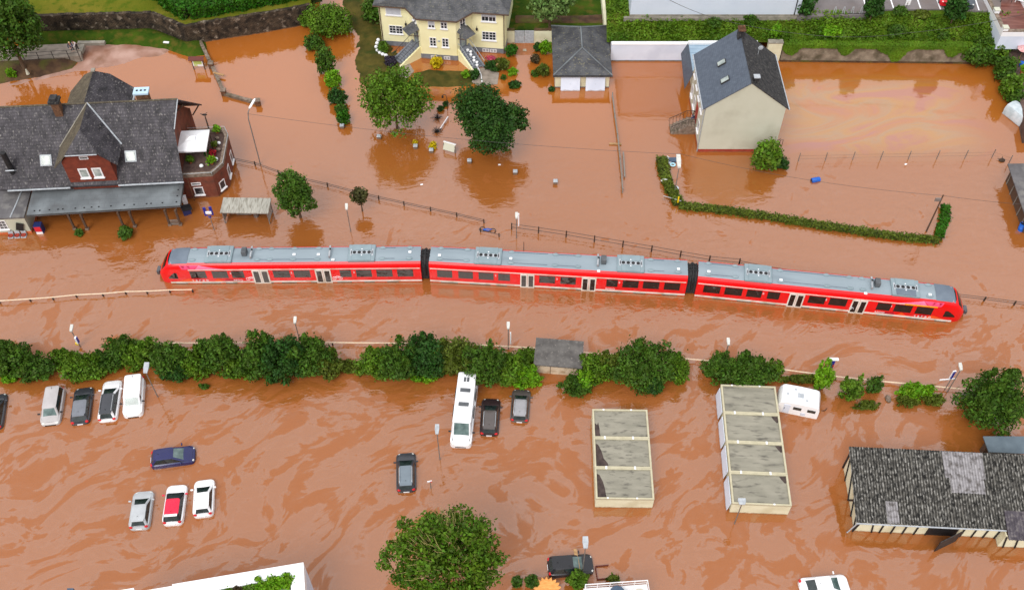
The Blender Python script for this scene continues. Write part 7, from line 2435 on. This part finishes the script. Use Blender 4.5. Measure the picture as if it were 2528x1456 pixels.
RB = dict(pelvis=.13, waist=.12, chest=.14, neck=.06, chin=.07, head=.095, crown=.06, shl=.065, shr=.065, ell=.045, elr=.045, wrl=.032, wrr=.032, pal=.035, par=.035, hipl=.09, hipr=.09, knl=.06, knr=.06, anl=.042, anr=.042, toel=.035, toer=.035)
def lean_pose(fw=.35):
    return dict(pelvis=(0, 0, .95), waist=(.06, 0, 1.1), chest=(.06 + fw * .6, 0, 1.32), neck=(.06 + fw, 0, 1.46), chin=(.1 + fw, 0, 1.53), head=(.13 + fw, 0, 1.6), crown=(.12 + fw, 0, 1.7),
                shl=(.05 + fw * .75, .2, 1.36), ell=(.25 + fw, .27, 1.14), wrl=(.42 + fw, .1, 1.06), pal=(.48 + fw, .04, 1.06), shr=(.05 + fw * .75, -.2, 1.36), elr=(.25 + fw, -.27, 1.14), wrr=(.42 + fw, -.12, 1.06), par=(.48 + fw, -.06, 1.06),
                hipl=(0, .1, .9), knl=(.03, .11, .5), anl=(-.06, .11, .1), toel=(.1, .12, .04), hipr=(0, -.1, .9), knr=(.05, -.11, .5), anr=(.0, -.11, .1), toer=(.16, -.12, .04))
person("person in dark navy clothes with fair hair leaning on the path railing", P(178, 134, .97) + Vector((0, .55, 0)), -pi / 2 + .25, lean_pose(.3), dict(RB), "jacket_navy", "jacket_navy", "hair_fair")
person("person with pale sleeves and dark trousers at the end of the path railing", P(190, 131, .97) + Vector((0, .55, 0)), -pi / 2 - .3, lean_pose(.3), dict(RB), "jacket_grey", "trousers_dark", "hair_dark")
sit = dict(pelvis=(0, 0, .45), waist=(.0, 0, .6), chest=(.08, 0, .86), neck=(.14, 0, 1.02), chin=(.18, 0, 1.09), head=(.2, 0, 1.16), crown=(.19, 0, 1.26),
           shl=(.06, .2, .9), ell=(.2, .26, .66), wrl=(.42, .16, .6), pal=(.48, .13, .58), shr=(.06, -.2, .9), elr=(.2, -.26, .66), wrr=(.42, -.16, .6), par=(.48, -.13, .58),
           hipl=(.04, .1, .42), knl=(.46, .12, .46), anl=(.46, .12, .06), toel=(.62, .13, .02), hipr=(.04, -.1, .42), knr=(.46, -.12, .46), anr=(.46, -.12, .06), toer=(.62, -.13, .02))
person("person in dark jacket and pale jeans sitting atop the cream house steps", P(1716, 296, 1.0), pi, sit, dict(RB), "trousers_dark", "jeans", "hair_dark")
# ------------------------------------------------------------------ vegetation
G1 = "bushes along the near platform"
hedge = [
 ((-15, 850, 925, 90), "leaf_mid", "feathery bush at the extreme left end of the platform row"),
 ((25, 835, 930, 95), "leaf_dark", "dark feathery bush rising at the far left of the platform row"),
 ((22, 920, 948, 36), "leaf_bright", "small bright bush at the water's edge, far left"),
 ((85, 868, 945, 95), "leaf_dark", "low dark bush behind the silver people carrier"),
 ((160, 855, 905, 85), "leaf_mid", "bush below the small blue and white sign"),
 ((205, 866, 944, 110), "leaf_mid", "round mid green bush behind the dark grey hatchback"),
 ((300, 822, 900, 95), "leaf_dark", "bush with a tall shoot above the white estate car"),
 ((262, 858, 918, 90), "leaf_dark", "lower bush between the grey hatchback and the white estate"),
 ((352, 830, 912, 105), "leaf_mid", "broad bush above the small white panel van"),
 ((425, 838, 930, 100), "leaf_dark", "bush just right of the flat-headed grey lamp"),
 ((440, 880, 940, 90), "leaf_deep", "dark lower bush overhanging the water right of the panel van"),
 ((490, 850, 935, 80), "leaf_mid", "mid green bush near the drifting green clump"),
 ((545, 822, 925, 95), "leaf_dark", "tall bush with a pointed top left of the bush gap"),
 ((590, 868, 942, 80), "leaf_mid", "low mid green bush right of the pointed tall bush"),
 ((640, 828, 940, 105), "leaf_dark", "tall dark bush left of the leftmost hedge lamp gap"),
 ((700, 830, 944, 110), "leaf_deep", "deep green bush directly below the second hedge lamp"),
 ((765, 826, 938, 120), "leaf_dark", "large rounded bush at the left side of the hedge gap"),
 ((815, 860, 935, 70), "leaf_olive", "olive bush sloping down at the hedge gap"),
 ((868, 882, 922, 70), "leaf_olive", "low bush in the middle of the hedge gap"),
 ((935, 850, 935, 100), "leaf_mid", "bush just right of the hedge gap"),
 ((985, 838, 948, 105), "leaf_dark", "dark leafy bush third left of the camper van"),
 ((1050, 826, 940, 110), "leaf_deep", "deep green bush above left of the camper van"),
 ((1042, 905, 945, 70), "leaf_bright", "bright green low growth left of the camper van"),
 ((1130, 826, 930, 110), "leaf_olive", "olive topped bush behind the camper van"),
 ((1195, 845, 955, 105), "leaf_dark", "dark bush between the camper van and the hedge lamp"),
 ((1255, 862, 955, 95), "leaf_mid", "bush above the dark brown estate car"),
 ((1295, 895, 960, 80), "leaf_bright", "bright leafy bush overhanging the grey-roofed estate car"),
 ((1300, 858, 905, 55), "leaf_mid", "bush touching the left side of the concrete hut"),
 ((1468, 868, 945, 95), "leaf_mid", "bush touching the right side of the concrete hut"),
 ((1425, 920, 978, 70), "leaf_dark", "dark low bush in front of the concrete hut"),
 ((1442, 915, 965, 45), "leaf_bright", "bright yellow green bush in front right of the hut"),
 ((1510, 870, 935, 60), "leaf_olive", "thin olive bush between the hut and the huge round bush"),
 ((1590, 842, 965, 165), "leaf_dark", "huge dark round bush above the left garage row"),
 ((1668, 870, 945, 65), "leaf_mid", "bright edged bush on the right flank of the huge round bush"),
 ((1612, 935, 978, 40), "leaf_deep", "small drooping bush under the huge round bush"),
 ((1785, 868, 950, 95), "leaf_dark", "dense bush behind the right-hand garage row, left part"),
 ((1850, 870, 965, 115), "leaf_dark", "dense bush behind the right-hand garage row, right part"),
 ((1760, 905, 925, 45), "leaf_deep", "low spray of leaves left of the right-hand garage row"),
 ((1905, 890, 935, 60), "leaf_mid", "bush between the garage row and the caravan"),
 ((1985, 918, 946, 130), "leaf_olive", "low weedy growth along the back of the caravan"),
 ((2033, 898, 972, 45), "leaf_bright", "bright green sapling at the tall blue platform sign"),
 ((2102, 930, 992, 55), "leaf_mid", "first green clump right of the caravan"),
 ((2160, 928, 972, 42), "leaf_dark", "second small clump right of the caravan, in front of the handrail"),
 ((2260, 935, 990, 85), "leaf_bright", "bright rounded bush in front of the handrail at right"),
 ((2245, 975, 1005, 60), "leaf_olive", "flattened olive plants below the bright rounded bush"),
 ((2305, 970, 1002, 55), "leaf_olive", "trailing olive stems right of the bright rounded bush"),
 ((2140, 990, 1012, 60), "leaf_olive", "half drowned weeds beside the boulder"),
 ((505, 945, 962, 24), "leaf_dark", "small green clump drifting below the hedge"),
]
CROWN = 1.06
for bx, mm, lb in hedge:
    bx = (bx[0], bx[1] + (8 if bx[3] > 60 else 0), bx[2], bx[3] * 1.06)
    small = bx[3] < 60
    shrub("bush", bx, M[mm], lb, "bush", G1, dens=1.0, size=.17, nclump=10 if small else 30, clump=.42 if small else .29, up=.5, spires=3 if small else 8, shell=.34)
shrub("bush", (2455, 925, 1068, 150), M["leaf_dark"], "big dark feathery round bush at the right edge above the barn", "bush", size=.18, nclump=34, clump=.3, spires=14, shell=.36)
CROWN = 1.0
leafm("leaf_tree", (34, 66, 20), (62, 98, 30))
# trees north of the track
tree("tree", (972, 166, 325, 175), M["leaf_mid"], "broad spreading green tree in the garden before the yellow villa", trunk_h=.9, seed=31, size=.2, nclump=44, clump=.27, ragged=.16, limbs=10, dens=.85)
tree("tree", (1185, 200, 345, 150), M["leaf_tree"], "dark dense round tree in the water right of the spreading tree", trunk_h=.9, seed=32, size=.19, nclump=30, clump=.34, ragged=.2, dens=1.0, lobes=((1215, 285, 386, 110), (1262, 250, 330, 85)))
tree("tree", (728, 420, 540, 100), M["leaf_dark"], "round leafy tree standing in the flood right of the waiting shelter", trunk_h=.5, seed=33, size=.18, nclump=22, clump=.34, dens=1.1)
tree("small_tree", (888, 457, 512, 45), M["leaf_dry"], "small brownish half bare tree on the black fence", trunk_h=.9, seed=34, size=.24, nclump=10, clump=.4, dens=.8, trunk_r=.1)
tree("tree", (1098, 1266, 1490, 272), M["leaf_walnut"], "large yellowish green tree with pale branches at the lower edge", trunk_h=2.2, seed=35, size=.18, nclump=60, clump=.22, ragged=.2, limbs=14, twig=150, bark="bark_pale", dens=1.0, trunk_r=.28, shell=.4)
tree("tree", (10, -40, 165, 170), M["leaf_dark"], "tall dark tree filling the top left corner", trunk_h=1.6, seed=36, size=.24, nclump=40, clump=.28, dens=1.0, trunk_r=.3)
tree("willow", (1358, -45, 62, 112), M["leaf_willow"], "pale grey green willow behind the grey yard gate", trunk_h=1.2, seed=37, size=.3, nclump=20, clump=.36, up=0.0, z0=1.0)
CROWN = 1.08
shrub("bush", (1895, 342, 426, 72), M["leaf_mid"], "bright leafy bush at the foot of the cream gable", "bush", size=.26, nclump=18)
shrub("bush", (1930, 387, 422, 40), M["leaf_deep"], "small clipped dark bush beside the leafy bush at the cream gable", "bush", size=.18, nclump=9)
# column of shrubs dividing the gardens
G2 = "shrubs in a line down the flooded garden"
for bx, mm, lb in (((762, 22, 70, 46), "leaf_mid", "shrub at the top end of the garden line, beside the big bright one"), ((812, 8, 96, 110), "leaf_mid", "biggest bright round shrub at the top of the garden line"), ((775, 85, 128, 50), "leaf_dark", "dark shrub under the biggest bright shrub"),
   ((802, 112, 190, 50), "leaf_dark", "tall reddish topped shrub in the garden line"), ((822, 173, 221, 44), "leaf_bright", "bright yellow green shrub in the garden line"), ((832, 216, 262, 48), "leaf_deep", "blue green shrub in the garden line"), ((842, 256, 282, 34), "leaf_dark", "low shrub just above the clipped round one"), ((847, 269, 308, 37), "leaf_hedge", "clipped round shrub at the lower end of the garden line")):
    shrub("shrub", bx, M[mm], lb, "shrub", G2, size=.18, nclump=16)
# yellow villa garden plants
G3 = "plants round the yellow villa"
for bx, mm, lb in (((946, 100, 134, 30), "leaf_mid", "shrub at the left corner of the yellow villa"), ((962, 137, 164, 32), "leaf_plum", "rounded dark plum shrub by the left villa steps"), ((1077, 138, 168, 34), "leaf_yellow", "small bright yellow tree before the villa bay"), ((1262, 109, 143, 32), "leaf_hedge", "round bright shrub at the right villa corner"),
   ((1212, 138, 152, 26), "leaf_pink", "pink flowering bush by the right villa steps"), ((1215, 148, 178, 44), "leaf_deep", "dark round bush under the pink flowers"), ((1240, 142, 178, 34), "leaf_olive", "olive shrub right of the pink flowers"), ((1150, 172, 196, 22), "leaf_bright", "small lime potted shrub on the front lawn"), ((1172, 170, 198, 26), "leaf_deep", "dark small shrub beside the lime potted shrub"),
   ((1347, 98, 138, 36), "leaf_bright", "bright shrub before the cream wall left of the garage"), ((1328, 106, 130, 24), "leaf_deep", "dark shrub left of the bright one by the garage"), ((1322, 132, 158, 26), "leaf_brown", "brownish perennial in the drive bed"), ((1340, 156, 192, 34), "leaf_olive", "olive bush in the drive bed nearest the garage door"), ((1320, 172, 190, 20), "leaf_dark", "low dark plant left of the olive drive bush"),
   ((1264, 167, 187, 26), "leaf_bright", "fresh green plant in the orange water right of the dark tree"), ((1271, 198, 219, 34), "leaf_deep", "small dark bush in the drive, standing in water"), ((1243, 184, 198, 14), "leaf_dark", "little round potted plant in the drive water"), ((1362, 214, 226, 18), "leaf_deep", "small dark plant at the left garage corner"), ((1088, 262, 274, 18), "leaf_deep", "little ball bush at the black garden lantern"), ((1252, 82, 104, 26), "leaf_olive", "pale shrub in the corner of the grey gate wall"), ((1100, 250, 262, 16), "leaf_deep", "second little ball bush by the garden lantern")):
    shrub("shrub", bx, M[mm], lb, "shrub", G3, size=.17, nclump=9, clump=.45)
for x, y, lb in ((1080, 293, "bare twiggy dark shrub, upper one between the two garden trees"), (1078, 327, "bare twiggy dark shrub, lower one between the two garden trees")):
    t = thing("bare_shrub", P(x, y, 0), lb, "shrub")
    b = MB()
    for k in range(60):
        a, e = rnd.random() * 6.28, rnd.uniform(.1, 1.4)
        d = Vector((cos(a) * cos(e), sin(a) * cos(e), sin(e) * .8)) * rnd.uniform(.6, .95)
        b.tube([(0, 0, -.1), d * .6 + Vector((0, 0, .1)), d], .022, 3, r1=.01)
    b.build("twig", M["dark_metal"], t)
t = thing("garden_lantern", P(1105, 273, 0), "black curled garden lantern left of the dark round tree", "lamp")
b = MB(); b.tube([(0, 0, -.5), (0, 0, 2.0), (-.1, 0, 2.4), (-.35, 0, 2.45), (-.5, 0, 2.25)], .04, 6); b.build("post", M["dark_metal"], t)
b = MB(); b.ell((-.5, 0, 2.1), (.14, .14, .2), 8, 5); b.build("lantern", M["dark_metal"], t)
t = thing("boundary_rail", P(1097, 308, 0), "short white leaning rail between the two garden trees", "rail", rz=radians(68))
b = MB(); b.tube([(-1.1, 0, .35), (1.1, 0, .35)], .07, 6); b.build("bar", M["white"], t)
b = MB(); b.tube([(-1.0, 0, -.4), (-1.0, 0, .35)], .06, 5); b.build("post", M["wood_dark"], t)
# white edging stones at the villa
for k, (x, y) in enumerate(((934, 100), (931, 108), (929, 117), (932, 125), (938, 131), (945, 135), (953, 138))):
    b = MB(); b.ell((0, 0, .05), (.26, .22, .24), 7, 5)
    tag(b.build("edging_stone", M["white"], loc=P(x, y, .15)), "white boulder edging the bed at the left corner of the villa", "stone", "white edging stones at the villa")
b = MB(); b.tube([P(x, y, .12) for x, y in ((1168, 150), (1176, 160), (1182, 172), (1188, 186), (1190, 203))], .07, 5)
tag(b.build("white_hose", M["white"]), "white hose trailing down the path from the right villa steps", "hose")
t = thing("garden_ornament", P(1226, 170, .3), "pale wooden pointed ornament on the dark bush right of the villa", "ornament")
b = MB(); b.box((0, 0, .4), (.3, .15, .8), ry=.5); b.box((.15, 0, .35), (.6, .12, .2)); b.build("carving", M["wood"], t)
# platform planters
for x, y, r_, lb in ((196, 578, .5, "small clipped shrub in a sunken planter before the canopy, left one"), (313, 582, .85, "bigger dark shrub in a sunken planter before the canopy, right one")):
    shrubball("planter_shrub", x, y, r_, "leaf_dark", lb, size=.17)
# top hedge, clipped, V-shaped in plan
def clipped(name, px, wd, h, m, label, z0=0.0, size=.2, dens=60, cat="hedge", gaps=0.0, wild=.1, core=True, coremat="soil"):
    pts = [P(x, y, z0) for x, y in px]
    t = thing(name, pts[0], label, cat)
    o = pts[0]
    g = np.random.default_rng(int(px[0][0]) + 5)
    V, N_ = [], []
    for a, c in zip(pts, pts[1:]):
        L_ = (c - a).length
        d = (c - a).normalized(); q = np.array([-d.y, d.x, 0]); d = np.array(d)
        n = int(L_ * (2 * h + wd) * dens)
        s = g.random(n) * L_
        k = g.random(n) * (2 * h + wd)
        wv = 1 + .12 * np.sin(s * 1.7 + px[0][0]) + .08 * np.sin(s * 4.1)
        hh_ = h * (1 + .07 * np.sin(s * 2.3) + .05 * np.sin(s * 5.7))
        side = np.where(k < h, -1, np.where(k > h + wd, 1, 0))
        y_ = np.where(side == 0, (k - h - wd / 2), side * wd / 2) * wv
        z_ = np.where(side == -1, k, np.where(side == 1, k - h - wd, h)) / h * hh_
        p = (np.array(a - o) + s[:, None] * d + y_[:, None] * q + z_[:, None] * np.array([0, 0, 1])) + g.normal(size=(n, 3)) * wild
        nn = side[:, None] * q + (side == 0)[:, None] * np.array([0, 0, 1.0]) + g.normal(size=(n, 3)) * .55
        ok = p[:, 2] > -.05
        V.append(p[ok]); N_.append(nn[ok])
    lv, lq = leaf_quads(np.vstack(V), np.vstack(N_), size, g)
    np_mesh("foliage", lv, lq, m, t)
    if core:
        b = MB()
        for a, c in zip(pts, pts[1:]):
            d = (c - a).normalized(); q = Vector((-d.y, d.x, 0)) * wd * .4
            a2, c2 = a - o, c - o
            b.prism([tuple((a2 - q).xy), tuple((c2 - q).xy), tuple((c2 + q).xy), tuple((a2 + q).xy)], -1, h * .85)
        b.build("branch_core", M[coremat], t, recalc=False)
    return t
M["hedge_core"] = mat("hedge_core", sc(40, 52, 16), sc(54, 66, 22), scale=3, rough=.95)
t = clipped("hedge", [(380, -70), (398, -12), (456, 34), (470, 37), (632, 7), (790, -22)], 2.4, 1.5, M["leaf_hedge"], "big clipped bright green hedge on the upper lawn", z0=WT, dens=75, size=.2, coremat="hedge_core")
t.location.z = WT
clipped("low_hedge", [(1634, 394), (1636, 415), (1642, 440), (1652, 467), (1668, 492), (1674, 508)], .95, .5, M["leaf_olive"], "left arm of the low flooded hedge, strewn with debris", dens=130, size=.16, coremat="hedge_core")
clipped("low_hedge", [(1676, 512), (1730, 516), (1800, 524), (1900, 539), (2000, 556), (2100, 571), (2200, 586), (2316, 597)], .7, .42, M["leaf_olive"], "long low flooded hedge running to the right above the train", dens=150, size=.15, coremat="hedge_core", wild=.13)
clipped("low_hedge", [(2316, 592), (2320, 570), (2332, 540), (2332, 512)], .8, .5, M["leaf_hedge"], "right arm of the low flooded hedge at the leaning pole", dens=130, size=.16, coremat="hedge_core")
# bank vegetation: ground cover on the slope
g = np.random.default_rng(5)
n = 70000
bxy = np.stack([g.uniform(11.9, 68.0, n), g.uniform(104.0, 111.2, n)], 1)
cl = wobble(bxy[:, 0], bxy[:, 1], .55, 31) + .5 * wobble(bxy[:, 0], bxy[:, 1], 1.6, 32)
lim = np.where(bxy[:, 0] < 37, np.where(bxy[:, 0] < 15.2, 111.2, 107.0), 107.4)
ok = (bxy[:, 1] < lim) & ((bxy[:, 0] < 13.0) | (bxy[:, 0] > 10)) & (g.random(n) < .55 + .5 * cl)
bxy, cl = bxy[ok], cl[ok]
z = bank_z(bxy[:, 0], bxy[:, 1]) + np.abs(g.normal(size=len(bxy))) * (.12 + .28 * np.clip(cl + .3, 0, 1))
V, Q = leaf_quads(np.column_stack([bxy, z]), np.column_stack([g.normal(size=(len(bxy), 2)) * .55, np.ones(len(bxy))]), .2, g)
tag(np_mesh("bank_weeds", V, Q, M["leaf_bank"]), kind='stuff')
G4 = "shrubs on the green bank"
for k, (bx, mm, lb) in enumerate((((2215, 36, 62, 34), "leaf_dark", "dark shrub on the bank right of the second park tree"), ((2212, 62, 95, 44), "leaf_dark", "larger dark shrub below it on the bank"), ((2330, 74, 98, 36), "leaf_dark", "dark shrub on the bank below the third park tree"), ((2050, 62, 95, 50), "leaf_bright", "bright loose shrub on the bank right of the cream house roof"), ((1916, 60, 95, 26), "leaf_bright", "bright shrub on the bank just right of the house chimney"), ((2085, 72, 96, 44), "leaf_mid", "mid green shrub on the middle of the bank"), ((1640, 62, 82, 44), "leaf_mid", "low shrub on the bank above the white garden wall, left"), ((1762, 52, 80, 34), "leaf_dark", "low dark shrub on the bank above the white garden wall, right"), ((1850, 48, 76, 36), "leaf_dark", "dark low shrub on the bank left of the house chimney"), ((2268, 44, 66, 44), "leaf_olive", "sparse olive shrub on the bank near the parking lines"), ((2400, 78, 100, 50), "leaf_mid", "green shrub on the bank near the white terrace house"))):
    c, r = blob(*bx)
    zb_ = float(bank_z(np.array(c.x), np.array(104.5)))
    c = P(bx[0], (bx[1] + bx[2]) / 2, zb_ + r[2] * .7)
    zb_ = float(bank_z(np.array(c.x), np.array(c.y)))
    t = thing("bank_shrub", (c.x, c.y, zb_ - .1), lb, "shrub", G4)
    V, Q = crown(700 + k, r, int((r[0] * r[2] + r[0] * r[1]) * 380) + 150, .2, 11, .42, c=(0, 0, r[2] * .7))
    np_mesh("foliage", V, Q, M[mm], t)
    b = MB(); b.tube([(0, 0, -.2), (0, 0, r[2])], .05, 5); b.build("stem", M["bark"], t)
for k, (bx, lb) in enumerate((((1990, -12, 52, 42), "small dark dense tree at the right corner of the white hall"), ((2158, -15, 56, 46), "small dark dense tree in front of the parking lines"), ((2362, -12, 60, 50), "small dark dense tree beside the red car"))):
    z0 = 4.3
    t = tree("park_tree", (bx[0], bx[1], bx[2] - 8, bx[3]), M["leaf_deep"], lb, trunk_h=.4, seed=50 + k, size=.24, nclump=18, clump=.36, dens=1.3, trunk_r=.12, cat="tree", group="small trees along the car park", z0=3.6)
# ivy hanging over the retaining wall
a_, c_ = P(1925, 152, 0), P(2440, 158, 0)
t = thing("ivy", a_ + Vector((0, 0, 2.4)), "curtain of ivy hanging in tongues over the sandstone retaining wall", "ivy")
d = (c_ - a_); Lx = d.length; d = d.normalized()
n = 17000
s = g.random(n) * Lx
tong = .12 + .1 * np.abs(np.sin(s * 1.3)) + np.clip(np.sin(s * .95 + .5) - .55, 0, 1) * 2.6 + np.clip(np.sin(s * .41 + 2.2) - .6, 0, 1) * 2.6 + np.clip((s - Lx * .8) / 4, 0, 1) * 1.6
tong = np.minimum(tong, 2.2)
k = g.random(n)
onw = g.random(n) < .6
y_ = np.where(onw, -.08 - .1 * g.random(n), g.uniform(-.1, .9, n))
z_ = np.where(onw, .12 - k * tong, .08 + .25 * g.random(n))
p = np.stack([d.x * s - d.y * y_, d.y * s + d.x * y_, z_], 1)
nn = np.column_stack([g.normal(size=n) * .5, np.where(onw, -1.0, -.2), np.where(onw, .35, 1.0)])
V, Q = leaf_quads(p, nn, .2, g)
np_mesh("foliage", V, Q, M["leaf_bank"], t)
G5 = "big shrubs in the right-hand corner hedge"
for bx, mm, lb in (((2420, 88, 168, 95), "leaf_dark", "large shrub where the stone wall ends at right"), ((2462, 90, 160, 70), "leaf_mid", "mid green shrub below the white terrace house"), ((2395, 110, 156, 50), "leaf_mid", "shrub spilling over the end of the stone wall"), ((2440, 82, 150, 70), "leaf_dark", "dark shrub against the west wall of the white terrace house"), ((2482, 140, 205, 56), "leaf_dark", "first shrub of the hedge going down beside the patio"), ((2497, 180, 250, 52), "leaf_mid", "second shrub of the hedge beside the patio"), ((2511, 222, 268, 44), "leaf_dark", "third shrub of the hedge beside the patio")):
    shrub("hedge_shrub", bx, M[mm], lb, "shrub", G5, size=.24, nclump=18, clump=.36)
# left top: bush on the dark bank and plants at the lower edge
shrub("bush", (28, 168, 196, 24), M["leaf_bright"], "small bright round bush on the dark bank at top left", "bush", size=.18, nclump=9)
shrub("bush", (925, -10, 60, 60), M["leaf_dark"], "dark shrub at the left edge of the yellow villa roof", "bush", size=.24)
for bx, mm, lb in (((1277, 1420, 1452, 26), "leaf_dark", "small shrub right of the big lower tree"), ((1312, 1416, 1455, 36), "leaf_dark", "shrub left of the sun-shaped wooden panel"), ((1426, 1408, 1456, 58), "leaf_mid", "leafy bush at the foot of the dark lamp post"), ((1515, 1418, 1438, 34), "leaf_olive", "small weed patch beside the sunken trailer frame")):
    shrub("shrub", bx, M[mm], lb, "shrub", "shrubs at the lower edge", size=.16, nclump=9)
